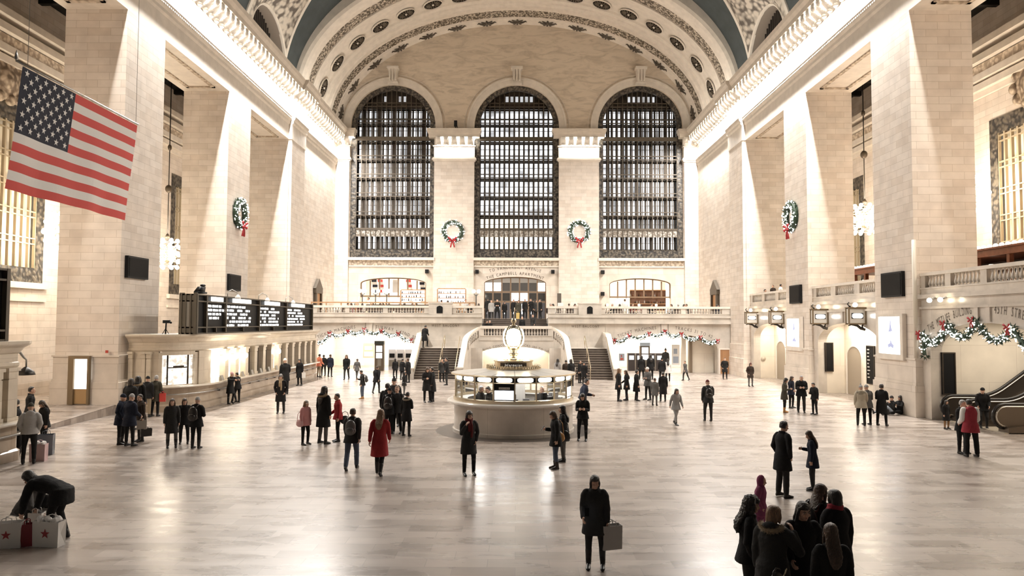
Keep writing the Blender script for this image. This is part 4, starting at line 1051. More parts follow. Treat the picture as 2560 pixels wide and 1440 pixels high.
tag(mb.build('covered_camera',BLACK),'black covered camera lying on top of the departure board','camera')
c=(-16.4,34.6,3.49); o=empty('camera_stand',c); tag(o,'small black camera on a stand on the ticket booth roof','camera')
mb=MB(); mb.smooth=True; mb.tube([(-16.4,34.6,3.49),(-16.38,34.6,4.0)],.035,6)
for a in (0,2.1,4.2): mb.tube([(-16.4,34.6,3.75),(-16.4+.16*cos(a),34.6+.16*sin(a),3.5)],.015,5)
rel(mb.build('stand',BLACK,o),c)
mb=MB(); mb.box(-16.5,-16.2,34.5,34.65,4.0,4.14); mb.smooth=True; mb.tube([(-16.25,34.58,4.07),(-16.1,34.5,4.02)],.05,8); rel(mb.build('camera_body',BLACK,o),c)
# ------------------------------------------------------------------ information booth
IB=(-.09,28.5,0)
mb=MB(); mb.lathe([(2.95,.003),(2.2,.003)],IB,64,cap=False); struct(mb.build('floor',mat('dark_granite_ring',(.10,.085,.075),.35,var=.2,vscale=8)),'dark granite ring in the floor round the information booth')
o=empty('information_booth',IB); tag(o,'round marble and glass information booth in the middle of the floor','booth')
def part(mb,name,m): return mb.build(name,m,o)
mb=MB(); mb.smooth=False; mb.lathe([(2.32,0),(2.32,.12),(2.26,.14),(2.26,.98),(2.34,1.04),(2.34,1.08)],n=72,cap=False); part(mb,'base',MARB)
mb=MB(); mb.lathe([(1.9,1.2),(2.5,1.2),(2.53,1.17),(2.53,1.12),(2.46,1.08),(1.9,1.08)],n=72,cap=False); part(mb,'counter',mat('white_marble_counter',(.84,.80,.74),.15))
mb=MB(); mb.lathe([(2.29,1.2),(2.29,1.31),(2.2,1.33)],n=72,cap=False); part(mb,'brass_band',BRASS)
NP=18; a_off=math.radians(-90+1.5-20*9)
def pan(k,r,z,t=0): a=a_off+math.radians(20)*(k+t); return (r*cos(a),r*sin(a),z)
LOZ=glow('lit_frosted_lamp',(1,.99,.95),7)
for k in range(NP):
    mb=MB(); a=a_off+math.radians(20)*k; M=Matrix.Rotation(a,4,'Z'); mb.box(2.19,2.25,-.022,.022,1.31,2.16); mb.xf(M); part(mb,'mullion',BRASS)
    r=2.2
    mb=MB(); mb.quad(pan(k,r,1.33),pan(k+1,r,1.33),pan(k+1,r,1.93),pan(k,r,1.93))
    dark=k in (8,12); part(mb,'monitor_panel' if dark else 'glass_pane',BLACK if dark else CLEAR)
    mb=MB(); mb.quad(pan(k,r,1.95),pan(k+1,r,1.95),pan(k+1,r,2.15),pan(k,r,2.15)); part(mb,'transom',BLACK)
    mb=MB(); P=[]
    for t,z in ((.14,2.0),(.24,1.97),(.76,1.97),(.86,2.0),(.88,2.05),(.86,2.1),(.76,2.13),(.24,2.13),(.14,2.1),(.12,2.05)):
        A=Vector(pan(k,r+.012,0)); B=Vector(pan(k+1,r+.012,0)); q=A.lerp(B,t); P.append((q.x,q.y,z))
    mb.poly(P); part(mb,'transom_lamp',LOZ)
    mb=MB(); A,B=Vector(pan(k,2.23,1.94)),Vector(pan(k+1,2.23,1.94)); mb.tube([A,B],.018,4); part(mb,'transom_rail',BRASS)
for k,(za,zb_,ta,tb) in {8:(1.36,1.68,.06,.94),12:(1.36,1.7,.15,.9)}.items():
    A=Vector(pan(k,r+.014,0)); B=Vector(pan(k+1,r+.014,0)); p,q=A.lerp(B,ta),A.lerp(B,tb)
    mb=MB(); mb.quad((p.x,p.y,za),(q.x,q.y,za),(q.x,q.y,zb_),(p.x,p.y,zb_)); part(mb,'monitor_screen',glow('lit_monitor',(.93,.93,1),5))
A=Vector(pan(8,r+.014,0)); B=Vector(pan(9,r+.014,0)); p,q=A.lerp(B,.25),A.lerp(B,.77)
mb=MB(); mb.quad((p.x,p.y,1.72),(q.x,q.y,1.72),(q.x,q.y,1.80),(p.x,p.y,1.80)); part(mb,'name_plate',mat('grey_plate',(.6,.57,.52),.4))
mb=MB(); dx=(q-p).normalized(); lettering(mb,'ARRIVALS',.075,on_line(((p+q)/2+Vector((0,-.006,1.735))),dx,UP)); part(mb,'plate_lettering',INK)
mb=MB(); mb.lathe([(2.3,2.14),(2.36,2.16),(2.36,2.2),(1.0,2.33),(.0,2.34)],n=54,cap=False); part(mb,'roof',mat('pale_metal_roof',(.62,.60,.56),.3,.5))
mb=MB()
for k in range(NP):
    a=a_off+math.radians(20)*k; mb.add([(1.0*cos(a-.006),1.0*sin(a-.006),2.335),(2.35*cos(a-.006),2.35*sin(a-.006),2.205),(2.35*cos(a+.006),2.35*sin(a+.006),2.205),(1.0*cos(a+.006),1.0*sin(a+.006),2.335)],[(0,1,2,3)])
part(mb,'roof_seams',IRON)
mb=MB(); mb.lathe([(2.37,2.14),(2.39,2.17),(2.37,2.205)],n=54,cap=False); part(mb,'roof_edge',BRASS)
mb=MB()
for k in range(60):
    a=2*PI*k/60; mb.sphere((1.03*cos(a),1.03*sin(a),2.39),(.03,.03,.06),6,5); mb.sphere((1.03*cos(a),1.03*sin(a),2.46),(.014,.014,.03),5,4)
mb.lathe([(1.05,2.32),(1.05,2.36),(1.0,2.36)],n=48,cap=False); part(mb,'brass_gallery',BRASS)
mb=MB(); mb.lathe([(.76,2.32),(.76,2.36),(.72,2.38),(.72,2.6),(.76,2.62),(.76,2.65),(.0,2.66)],n=48,cap=False); part(mb,'sign_drum',BRASS)
mb=MB(); mb.lathe([(.725,2.44),(.725,2.58)],n=48,cap=False,a0=-PI/2-.75,a1=-PI/2+.75); part(mb,'sign_band',BRONZE)
mb=MB()
def drum(u):
    a=-PI/2+u/.735; t=Vector((-sin(a),cos(a),0)); d=Vector((cos(a),sin(a),0)); return Matrix.Translation(d*.735+Vector((0,0,2.46)))@Matrix((t,Vector(UP),d)).transposed().to_4x4()
lettering(mb,'Information',.13,drum); part(mb,'sign_lettering',mat('cream_letters',(.8,.75,.65),.4,emit=(1,.95,.85),es=.6))
for x in (-.5,.5,):
    for y in (-.35,.35):
        mb=MB(); mb.smooth=True; mb.sphere((x,y,2.8),.12,12,8); mb.tube([(x,y,2.65),(x,y,2.72)],.03,6); part(mb,'globe_lamp',LAMPC)
mb=MB(); mb.lathe([(.45,0),(.45,2.2)],n=20,cap=False); part(mb,'inner_core',mat('grey_inner_core',(.7,.68,.65),.4))
mb=MB(); mb.lathe([(1.75,.9),(2.15,.9),(2.15,1.22),(1.75,1.22)],n=48,cap=False); part(mb,'inner_desk',WHITE)
RB=random.Random(2)
for k in range(14):
    a=-PI/2+RB.uniform(-1.2,1.2); rr=RB.uniform(1.5,2.0); mb=MB(); M=Matrix.Translation((rr*cos(a),rr*sin(a),1.22))@Matrix.Rotation(a,4,'Z'); w,h=RB.uniform(.06,.16),RB.uniform(.1,.34); mb.box(-.05,.05,-w,w,0,h); mb.xf(M)
    part(mb,'desk_item',[WHITE,BLACK,mat('grey_plastic',(.4,.4,.42),.4)][k%3])
# four-faced clock
o=empty('clock',(IB[0],IB[1],2.66)); tag(o,'four faced opal ball clock with brass acorn on the information booth roof','clock')
mb=MB(); mb.smooth=True; mb.lathe([(.3,0),(.3,.04),(.16,.08),(.12,.14),(.2,.2),(.22,.24),(.12,.27),(.14,.32),(.18,.36),(.2,.42)],n=24); part(mb,'pedestal',GOLD)
zc=.87
mb=MB(); mb.smooth=True
for sx in (-1,1):
    for sy in (-1,1): mb.tube([(.17*sx,.17*sy,zc-.42),(.27*sx,.27*sy,zc-.24),(.31*sx,.31*sy,zc),(.27*sx,.27*sy,zc+.24),(.15*sx,.15*sy,zc+.4)],[.05,.045,.04,.045,.06],8)
mb.lathe([(.2,zc-.46),(.24,zc-.42),(.2,zc-.38)],n=20); mb.lathe([(.3,zc+.3),(.26,zc+.36),(.2,zc+.4),(.24,zc+.42),(.1,zc+.46),(.06,zc+.5)],n=20)
part(mb,'frame',GOLD)
OPAL=glow('lit_opal_glass',(1,.93,.8),7)
for k in range(4):
    M=Matrix.Rotation(k*PI/2,4,'Z')@Matrix.Translation((0,-.27,zc))@Matrix.Rotation(PI/2,4,'X')
    mb=MB(); mb.smooth=True; mb.lathe([(.345,0),(.3,.07),(.2,.115),(.1,.135),(0,.14)],n=32); mb.xf(M); f=part(mb,'clock_face',OPAL)
    mb=MB(); mb.smooth=True; mb.tube([(.35*cos(a),.35*sin(a),0) for a in [2*PI*i/32 for i in range(32)]],.018,6,closed=True); mb.xf(M); mb.build('bezel',GOLD,f)
mb=MB(); mb.smooth=True; mb.sphere((0,0,zc),.28,16,10); part(mb,'inner_globe',OPAL)
mb=MB(); mb.smooth=True; mb.lathe([(.05,zc+.48),(.04,zc+.53),(.1,zc+.57),(.11,zc+.62),(.08,zc+.7),(.02,zc+.75)],n=16); part(mb,'acorn_finial',GOLD)
mb=MB(); mb.smooth=True; mb.tube([(.03,0,zc+.72),(.03,0,zc+1.14)],.012,6); part(mb,'flag_pole',BRASS)
# ------------------------------------------------------------------ flag
FR,FW,FB=mat('flag_red_cloth',(.60,.085,.075),.8),mat('flag_white_cloth',(.80,.78,.75),.8),mat('flag_navy_cloth',(.012,.015,.03),.8)
c=(-13,22,10.8); o=empty('flag',c); tag(o,'large red white and blue striped flag with stars hanging over the left side','flag')
def fl(u,v,off=0):   # u along Y, v down
    y=19.1+5.9*u; z=10.78-3.26*v; x=-13.0-.28*v+.05*sin(u*9+v*3)*v+.03*sin(u*23)*v+off
    return (x,y-.12*v*(1-u),z)
nu,nv=40,26; mb=MB(); mb.smooth=True
st=0
for j in range(nv):
    for i in range(nu):
        row=j//2; mb.mi= 2 if (row<7 and i<16) else (0 if row%2==0 else 1)
        mb.quad(fl(i/nu,j/nv),fl((i+1)/nu,j/nv),fl((i+1)/nu,(j+1)/nv),fl(i/nu,(j+1)/nv))
mb.mi=1; mb.smooth=False
for r in range(9):
    for q in range(6 if r%2==0 else 5):
        cu=.4*(q+.5+(0 if r%2==0 else .5))/6; cv=(7/13)*(r+.75)/9.6
        for off in (.012,-.012):
            P=[]
            for k in range(10):
                a=-PI/2+PI*k/5; rr=(.105 if k%2==0 else .042)
                P.append(fl(cu+rr*cos(a)/5.9,cv+rr*sin(a)/3.26,off))
            cc=fl(cu,cv,off); mb.add([cc]+P,[(0,1+k,1+(k+1)%10) for k in range(10)])
rel(mb.build('cloth',[FR,FW,FB],o,fix=False),c)
mb=MB(); mb.smooth=True; mb.tube([(-13,18.85,10.84),(-13,25.05,10.84)],.03,8); mb.lathe([(.0,0),(.06,.05),(.0,.3)],(-13,18.85,10.84),8); rel(mb.build('pole',STEEL,o),c)
for k,y in enumerate((19.3,24.9)):
    mb=MB(); mb.tube([(-13,y,10.86),(-13,y,30)],.008,4); rel(mb.build('suspension_wire',STEEL,o),c)
mb=MB()
for k in range(12): mb.tube([(-13+.035*cos(a),19.2+5.7*k/11,10.82+.04*sin(a)) for a in (0,1.2,2.4,3.6,4.8,6)],.008,4)
rel(mb.build('ring',BRASS,o),c)
# ------------------------------------------------------------------ wreaths and garlands
LEAF=mat('dark_evergreen',(.016,.035,.016),.6,var=.5,vscale=9); BOW=mat('red_ribbon',(.38,.02,.025),.5); FAIRY=glow('fairy_lights',(1,.97,.9),6)
RG=random.Random(21)
def leafy(mb,p,r,n,ln=.16):
    for _ in range(n):
        d=Vector((RG.gauss(0,1),RG.gauss(0,1),RG.gauss(0,1))).normalized(); q=p+d*r*RG.uniform(.5,.9); t=d.cross(Vector((RG.random(),RG.random(),RG.random()))).normalized()*ln*.22
        e=q+(d+Vector((RG.gauss(0,.4),RG.gauss(0,.4),RG.gauss(0,.4)))).normalized()*ln
        mb.add([q-t,q+t,e],[(0,1,2)])
def bow(parent,c,s,nrm,side,pc):
    """ribbon bow: two loops, a knot, two tails"""
    n,t=Vector(nrm),Vector(side); u=Vector(UP); mb=MB(); mb.smooth=True
    P=lambda a,b,d=0: Vector(c)+t*a*s+u*b*s+n*(d*s)
    for g in (-1,1):
        for (k,ang) in ((1,.35),(.8,-.15)):
            pts=[P(0,0,.1)]+[P(g*k*(.12+.5*sin(q*PI)*.9+.0),(ang+.0)*sin(q*PI)*1.1+(q-.5)*.28*sin(q*PI),.12+.12*sin(q*PI)) for q in (.2,.4,.5,.6,.8)]+[P(0,0,.1)]
            mb.tube(pts,[.05*s,.09*s,.13*s,.14*s,.13*s,.09*s,.05*s],6)
        mb.tube([P(0,0,.1),P(g*.12,-.35,.12),P(g*.2,-.7,.1),P(g*.28,-1.05,.06)],[.05*s,.09*s,.1*s,.1*s],6)
    mb.sphere(P(0,0,.14),(.11*s,.11*s,.12*s),8,6)
    return rel(mb.build('bow',BOW,parent),pc)
def wreath(lab,c,R,nrm,side):
    o=empty('wreath',c); tag(o,lab,'wreath','lit christmas wreaths on the walls')
    n,t,u=Vector(nrm),Vector(side),Vector(UP); C=Vector(c)
    mb=MB(); ring=[C+n*.15+t*R*.8*cos(a)+u*R*.8*sin(a) for a in [2*PI*i/36 for i in range(36)]]
    mb.tube(ring,R*.17,8,closed=True)
    for p in ring: leafy(mb,p,R*.2,14,.2)
    rel(mb.build('foliage',LEAF,o),c)
    mb=MB()
    for k in range(130):
        a=RG.uniform(0,2*PI); b=RG.uniform(-1.6,1.6); rr=R*.8+R*.25*sin(b); p=C+t*rr*cos(a)+u*rr*sin(a)+n*(.15+R*.25*cos(b)); mb.sphere(p,R*RG.uniform(.022,.045),5,4)
    q=rel(mb.build('string_lights',FAIRY,o),c); q['kind']='stuff'
    bow(o,C-u*R*.78+n*.32,R*.62,nrm,side,c)
wreath('lit wreath with red bow on the left pier between the end windows',(-6.15,71.38,12.87),1.1,(0,-1,0),(1,0,0))
wreath('lit wreath with red bow on the right pier between the end windows',(6.08,71.38,12.87),1.1,(0,-1,0),(1,0,0))
wreath('lit wreath with red bow on the second left pier',(-HW,46.5,10.9),1.0,(1,0,0),(0,1,0))
wreath('lit wreath with red bow on the second right pier',(HW,47.0,10.9),1.0,(-1,0,0),(0,1,0))
def garland(lab,knots,sag,nrm,side,r,extra=[]):
    o=empty('garland',knots[0]); tag(o,lab,'garland','lit garlands over the archways'); c=tuple(o.location)
    n=Vector(nrm); pts=[]
    K=[Vector(k) for k in knots]
    for a,b in zip(K,K[1:]):
        L=(b-a).length
        for i in range(10):
            t=i/10; pts.append(a.lerp(b,t)+Vector((0,0,-sag*4*t*(1-t)*min(1,L/1.3))))
    pts+= [K[-1]]
    pts=[Vector(e) for e in extra]+pts
    mb=MB(); mb.tube(pts,r*.6,6)
    for p in pts: leafy(mb,p,r,20,r*1.3)
    rel(mb.build('foliage',LEAF,o),c)
    mb=MB()
    for a,b in zip(pts,pts[1:]):
        for k in range(9):
            d=Vector((RG.gauss(0,1),RG.gauss(0,1),RG.gauss(0,1))).normalized(); p=a.lerp(b,RG.random())+d*r*1.05+n*r*.4; mb.sphere(p,r*RG.uniform(.13,.26),5,4)
    q=rel(mb.build('string_lights',FAIRY,o),c); q['kind']='stuff'
    for k in K: bow(o,k+n*r*1.4+Vector((0,0,.05)),r*2.1,nrm,side,c)
def pY(px,py,Y): py-=(px-1290)*.00384; return ((px-1290)/1850*Y,Y,EYE+(806-py)/1850*Y)
def pX(px,py,X): py-=(px-1290)*.00384; Y=1850*X/(px-1290); return (X,Y,EYE+(806-py)/1850*Y)
garland('lit garland with red bows over the left passage arch',[pY(a,b,60.2) for a,b in ((792,855),(826,834),(872,828),(912,824),(955,827),(997,834),(1030,850))],.3,(0,-1,0),(1,0,0),.13)
garland('lit garland with red bows over the right passage arch',[pY(a,b,60.2) for a,b in ((1535,851),(1571,839),(1621,834),(1660,829),(1701,835),(1748,843),(1791,852))],.3,(0,-1,0),(1,0,0),.13)
garland('lit garland with red bows over the escalator arch at right',[pX(a,b,17.72) for a,b in ((2303,836),(2365,812),(2436,804),(2526,822),(2640,870))],.55,(-1,0,0),(0,-1,0),.13,[pX(2306,888,17.72),pX(2304,862,17.72)])
# ------------------------------------------------------------------ chandeliers
def chandelier(lab,x,y,z):
    o=empty('chandelier',(x,y,z)); tag(o,lab,'chandelier','globe chandeliers of the side aisles')
    mb=MB(); mb.smooth=True; mb.tube([(0,0,1.0),(0,0,20.4-z)],.035,6); mb.build('rod',IRON,o)
    mb=MB(); mb.smooth=True; mb.sphere((0,0,4.2),(.22,.22,.26),10,8); mb.sphere((0,0,6.9),(.13,.13,.2),8,6); mb.lathe([(.05,1.0),(.16,1.1),(.05,1.3)],n=10); mb.build('finial',BRONZEL,o)
    mb=MB(); mb.smooth=True
    for k in range(5):
        b=-.9+.45*k; mb.tube([(.95*cos(b)*cos(a),.95*cos(b)*sin(a),1.0*sin(b)) for a in [2*PI*i/20 for i in range(20)]],.03,5,closed=True)
    mb.sphere((0,0,0),.6,14,10); mb.build('body',GOLD,o)
    me=None
    for k in range(5):
        b=-.9+.45*k; n=(8,12,14,12,8)[k]
        for i in range(n):
            a=2*PI*i/n+k*.2; p=(1.04*cos(b)*cos(a),1.04*cos(b)*sin(a),1.08*sin(b))
            if me is None:
                q=MB(); q.smooth=True; q.sphere((0,0,0),.125,10,6); q=q.build('bulb',glow('chandelier_bulb',(1,.88,.68),30),o); me=q.data
            else: q=bpy.data.objects.new('bulb',me); COL.objects.link(q); q.parent=o
            q.location=p
chandelier('glowing globe chandelier hanging between the first and second left piers',-22.4,47.2,8.4)
chandelier('glowing globe chandelier showing only its edge behind the nearest left pier',-22.4,36.7,8.5)
chandelier('glowing globe chandelier on a chain between the right piers',22.4,47.4,10.8)
chandelier('glowing globe chandelier showing only its edge behind the nearest right pier',22.4,36.9,10.6)
# ------------------------------------------------------------------ speakers on the piers
for s,y0,y1,z0,z1,lab in ((-1,33.15,35.0,6.05,7.05,'nearest left pier'),(-1,44.95,46.85,6.0,7.0,'second left pier'),(1,33.6,35.5,5.35,6.5,'nearest right pier'),(1,45.65,47.4,5.35,6.5,'second right pier')):
    c=(s*HW,(y0+y1)/2,z0); o=empty('wall_speaker',c); tag(o,'black rectangular speaker panel on the hall side of the '+lab,'speaker','speaker panels on the piers')
    mb=MB(); mb.box(*sorted((s*HW,s*(HW-.16))),y0,y1,z0,z1); rel(mb.build('speaker_case',BLACK,o),c)
    mb=MB(); mb.box(*sorted((s*(HW-.155),s*(HW-.18))),y0+.08,y1-.08,z0+.08,z1-.08); rel(mb.build('cloth_front',DARK,o),c)
# ------------------------------------------------------------------ track gate signs, posters, boards
for y,lab in ((38.1,'right sign over the middle track gate'),(42.7,'left sign over the middle track gate'),(49.7,'right sign over the farthest track gate'),(55.0,'left sign over the farthest track gate')):
    xa,xb=17.02,17.86; c=(17.9,y,4.0); o=empty('gate_sign',c); tag(o,'brass framed lit box sign with globe lamp, '+lab,'sign','lit signs over the track gates')
    mb=MB(); mb.box(xa,xb,y-.17,y+.17,4.12,4.86); rel(mb.build('sign_case',mat('pale_sign_face',(.72,.69,.63),.4),o),c)
    mb=MB()
    for yy in (y-.19,y+.13):
        for (a,b,d,e) in ((xa-.04,xb+.04,4.06,4.13),(xa-.04,xb+.04,4.85,4.92),(xa-.04,xa+.03,4.13,4.85),(xb-.03,xb+.04,4.13,4.85)): mb.box(a,b,yy,yy+.06,d,e)
    mb.box(xa-.06,xb+.06,y-.2,y+.2,4.9,4.95); rel(mb.build('sign_frame',mat('bronze_sign_frame',(.25,.19,.12),.4,.6),o),c)
    mb=MB(); mb.box(xa+.12,xb-.12,y-.18,y-.16,4.36,4.64); rel(mb.build('window_corner',BLACK,o),c)
    mb=MB(); n=10; P=[]
    for k in range(24):
        a=2*PI*k/24; P.append(((xa+xb)/2+.27*(abs(cos(a))**.5)*(1 if cos(a)>0 else -1),y-.185,4.5+.12*(abs(sin(a))**.6)*(1 if sin(a)>0 else -1)))
    mb.poly(P); rel(mb.build('lit_number_window',glow('lit_gate_number',(1,1,.98),8),o),c)
    mb=MB(); mb.smooth=True; mb.sphere(((xa+xb)/2-.05,y-.05,5.06),.12,10,8); rel(mb.build('globe_lamp',LAMPC,o),c)
    mb=MB(); mb.smooth=True; mb.lathe([(.07,4.95),(.05,5.0),(.07,5.02)],(xa+.12,y,0),8); mb.tube([(xa+.1,y,5.0),(xa+.0,y,5.1),(xa+.08,y,5.2)],.03,6); rel(mb.build('spot_lamp',BLACK,o),c)
    mb=MB(); mb.smooth=True; mb.tube([(17.9,y,3.8),(17.7,y,3.85),(17.5,y,4.0),(17.2,y,4.05),(17.05,y,4.0)],[.07,.08,.07,.04,.03],6); mb.tube([(17.88,y,3.75),(17.75,y,3.95),(17.8,y,4.08)],.04,6); rel(mb.build('bracket',IRON,o),c)
for y0,y1,z0,z1,lab in ((33.72,35.72,2.7,4.44,'nearest right pier'),(45.7,47.75,2.65,4.4,'second right pier')):
    c=(HW,(y0+y1)/2,z0); o=empty('poster',c); tag(o,'glowing white advertising poster in a pale frame on the '+lab,'poster','lit posters on the right piers')
    mb=MB(); x0=HW-.22
    for (a,b,d,e) in ((y0-.22,y1+.22,z0-.25,z0),(y0-.22,y1+.22,z1,z1+.12),(y0-.22,y0,z0,z1),(y1,y1+.22,z0,z1)): mb.box(x0,HW-.04,a,b,d,e)
    rel(mb.build('poster_frame',TRIM,o),c)
    mb=MB(); mb.box(x0+.08,HW-.05,y0,y1,z0,z1); rel(mb.build('lit_panel',glow('lit_poster',(1,1,1),2.2),o),c)
    mb=MB(); ym=(y0+y1)/2
    def bl(pts,zc): mb.poly([(x0+.075,ym+a,zc+b) for a,b in pts])
    bl([(-.03,.62),(.03,.62),(.07,.3),(.2,.05),(.05,.1),(0,.0),(-.06,.12),(-.2,.08),(-.08,.3)],z0+.95)
    bl([(-.3,.0),(-.1,.12),(-.02,.3),(.05,.1),(.28,.02),(.2,-.12),(.0,-.06),(-.22,-.14)],z0+.4)
    rel(mb.build('printed_motif',mat('pale_blue_print',(.25,.28,.45),.6,emit=(.62,.66,.95),es=.45),o),c)
def dboard(nm,lab,quad,th,m=DARK,grp=None,rows=0):
    """flat board: quad = x0,x1,y0,y1 (one side zero length gets thickness th)"""
    x0,x1,y0,y1,z0,z1=quad; c=((x0+x1)/2,(y0+y1)/2,z0); o=empty(nm,c); tag(o,lab,'board',grp)
    mb=MB(); mb.box(x0,x1,y0,y1,z0,z1); rel(mb.build('board_panel',m,o),c)
    mb=MB(); f=.05
    if x1-x0>y1-y0:
        for a,b,d,e in ((x0,x1,z0,z0+f),(x0,x1,z1-f,z1),(x0,x0+f,z0+f,z1-f),(x1-f,x1,z0+f,z1-f)): mb.box(a,b,y0-.025,y0,d,e)
    else:
        for a,b,d,e in ((y0,y1,z0,z0+f),(y0,y1,z1-f,z1),(y0,y0+f,z0+f,z1-f),(y1-f,y1,z0+f,z1-f)): mb.box(x0-.025,x0,a,b,d,e)
    rel(mb.build('board_frame',BRONZE,o),c)
    if rows:
        mb=MB(); RR=random.Random(rows)
        for k in range(rows):
            z=z1-.25-k*(z1-z0-.4)/rows; mb.box(x0-.012,x0-.005,y1-.12-RR.uniform(.15,.3),y1-.1,z,z+.06)
        rel(mb.build('lettering',mat('grey_board_letters',(.5,.48,.45),.5),o),c)
    return o
dboard('notice_board','tall dark notice board on the wall of the middle gate recess',(18.28,18.76,43.96,44.05,1.27,2.98),0)
dboard('notice_board','tall dark bronze framed board on the wall beside the escalators',(18.34,18.92,32.06,32.15,1.07,2.88),0,mat('black_board'))
dboard('train_board','narrow train board with white rows inside the middle gate',(19.36,19.43,40.2,41.1,.8,2.9),0,DARK,None,9)
mb=MB(); mb.box(19.3,19.43,38.9,39.95,.0,2.9); tag(mb.build('wall_cabinet',STEEL),'grey steel cabinet inside the middle gate','cabinet')
mb=MB(); mb.smooth=True; mb.lathe([(.0,0),(.17,0),(.17,.03),(.0,.05)],n=20,axis='y'); mb.xf(Matrix.Translation((18.6,55.9,1.45))@Matrix.Rotation(PI,4,'Z')); tag(mb.build('wall_clock',mat('beige_disc',(.55,.48,.38),.6)),'small beige round disc on the wall of the farthest gate','disc')
mb=MB(); mb.smooth=True; mb.tube([(17.5,32.55,2.6),(17.5,32.55,7.8)],.09,10); tag(mb.build('downpipe',mat('pale_pipe_paint',(.62,.56,.47),.4)),'pale vertical pipe on the corner of the nearest right pier','pipe')
for k,y in enumerate((31.4,30.6)):
    c=(17.5,y,5.1); o=empty('spot_lamp',c); tag(o,'bright %s spot lamp under the nearest right balustrade'%('left','right')[k],'lamp','spot lamps under the nearest balustrade')
    mb=MB(); mb.smooth=True; mb.tube([(17.75,y,5.2),(17.55,y,5.15)],.04,6); mb.lathe([(.03,0),(.1,.12),(.1,.16)],(17.5,y,5.0),10); rel(mb.build('lamp_body',STEEL,o),c)
    mb=MB(); mb.smooth=True; mb.sphere((17.46,y-.05,5.1),.1,10,8); rel(mb.build('bulb',LAMPC,o),c)
# doors on the piers and end bays
c=(-19.1,32.67,.42); o=empty('door_7',c); struct(o,'narrow glazed door, glowing white above a brown kick panel, in the nearest left pier')
mb=MB(); mb.box(-19.42,-18.82,32.6,32.66,1.1,2.42); rel(mb.build('lit_glass',glow('lit_door_pane',(1,.99,.96),1.7),o),c)
mb=MB(); mb.box(-19.42,-18.82,32.6,32.66,.45,1.1); rel(mb.build('kick_panel',mat('brass_brown_kickplate',(.45,.30,.15),.4,.3),o),c)
mb=MB(); mb.box(-19.66,-19.42,32.5,32.68,.42,2.42); mb.box(-18.82,-18.74,32.5,32.68,.42,2.42); mb.box(-19.66,-18.74,32.5,32.68,2.42,2.55); rel(mb.build('door_frame',mat('bronze_sign_frame'),o),c)
mb=MB(); mb.box(-18.1,-18.0,32.62,32.68,2.68,2.8); tag(mb.build('fire_alarm',mat('alarm_red',(.45,.05,.03),.5)),'small red fire alarm box on the nearest left pier','alarm')
mb=MB(); mb.box(17.57,17.64,34.3,34.42,2.62,2.76); tag(mb.build('fire_alarm',mat('alarm_red')),'small red alarm box below the poster on the nearest right pier','alarm')
for s,lab in ((-1,'left'),(1,'right')):
    x=s*17.4; c=(x,65.2,BW); o=empty('door_%d'%(8 if s<0 else 9),c); struct(o,'narrow wooden door with stone pediment at the %s end of the west balcony'%lab)
    xx=sorted((s*17.63,s*17.5))
    mb=MB(); mb.box(*xx,64.5,65.9,BW,6.6); rel(mb.build('leaf',mat('brown_door_wood'),o),c)
    mb=MB(); xx=sorted((s*17.63,s*17.35)); mb.box(*xx,64.2,64.5,BW,6.6); mb.box(*xx,65.9,66.2,BW,6.6); mb.box(*xx,64.1,66.3,6.6,7.0)
    mb.prism([(xx[0],64.0,7.0),(xx[0],66.4,7.0),(xx[0],65.2,7.9)],(xx[1]-xx[0],0,0)); rel(mb.build('surround',BRONZEL,o),c)
# ------------------------------------------------------------------ escalators
RAIL=mat('black_rubber_handrail',(.015,.013,.012),.3); SKIRT=mat('bronze_escalator_panel',(.13,.105,.085),.22,.7); LIP=mat('escalator_steel_lip',(.55,.52,.47),.2,.9)
c=(18.4,30,0); o=empty('escalator',c); tag(o,'pair of bronze panelled escalators rising to the right under the arch','escalator')
def esc_path(off,n=8):
    P=[]
    for k in range(n+1):
        a=PI*1.02-PI*1.0*k/n*.5- .0; P.append((18.85+(.42+off)*cos(PI-PI/2*k/n*1.0) if 0 else 18.85-(.42+off)*cos(PI/2*(k/n)*2-PI/2) , .62+(.42+off)*sin(PI/2*(k/n)*2-PI/2)))
    P=[(18.5-(.42+off)*cos(t),.62+(.42+off)*sin(t)) for t in [-PI/2+PI*k/n for k in range(n+1)]]
    z=P[-1][1]
    P+= [(19.6,z)]
    for k in range(1,7): u=k/6; P.append((19.6+1.2*u,z+.45*u*u))
    P+= [(24.0,z+.45+3.2*.72)]
    return P
for y in (31.7,30.1,28.3):
    mb=MB(); T=esc_path(0); B=[(18.5,.2),(19.6,.2)]+[(19.6+1.2*k/6,.2+.45*(k/6)**2) for k in range(1,7)]+[(24.0,.2+.45+3.2*.72)]
    P=[(x,y-.09,z) for x,z in T]+[(x,y-.09,z) for x,z in B[::-1]]
    mb.prism(P,(0,.18,0)); rel(mb.build('balustrade_panel',SKIRT,o),c)
    mb=MB(); mb.smooth=True; mb.tube([(x,y,z) for x,z in esc_path(.03)],.06,8); rel(mb.build('rubber_handrail',RAIL,o),c)
    mb=MB(); mb.smooth=True; mb.tube([(x,y-.1,z) for x,z in esc_path(-.05)],.03,6); rel(mb.build('steel_lip',LIP,o),c)
    mb=MB(); P=[(18.45,y-.3,0),(19.9,y-.3,0),(24.2,y-.3,2.6),(24.2,y-.3,3.0),(20.2,y-.3,.40),(18.45,y-.3,.22)]; mb.prism(P,(0,.6,0)); rel(mb.build('skirt',SKIRT,o),c)
for y in (30.9,29.2):
    for k in range(14):
        x=19.2+.3*k; z=max(0,(x-20.0)*.68); mb=MB(); mb.box(x,x+.3,y-.5,y+.5,0.0,.04+z); rel(mb.build('step',STEEL,o),c)
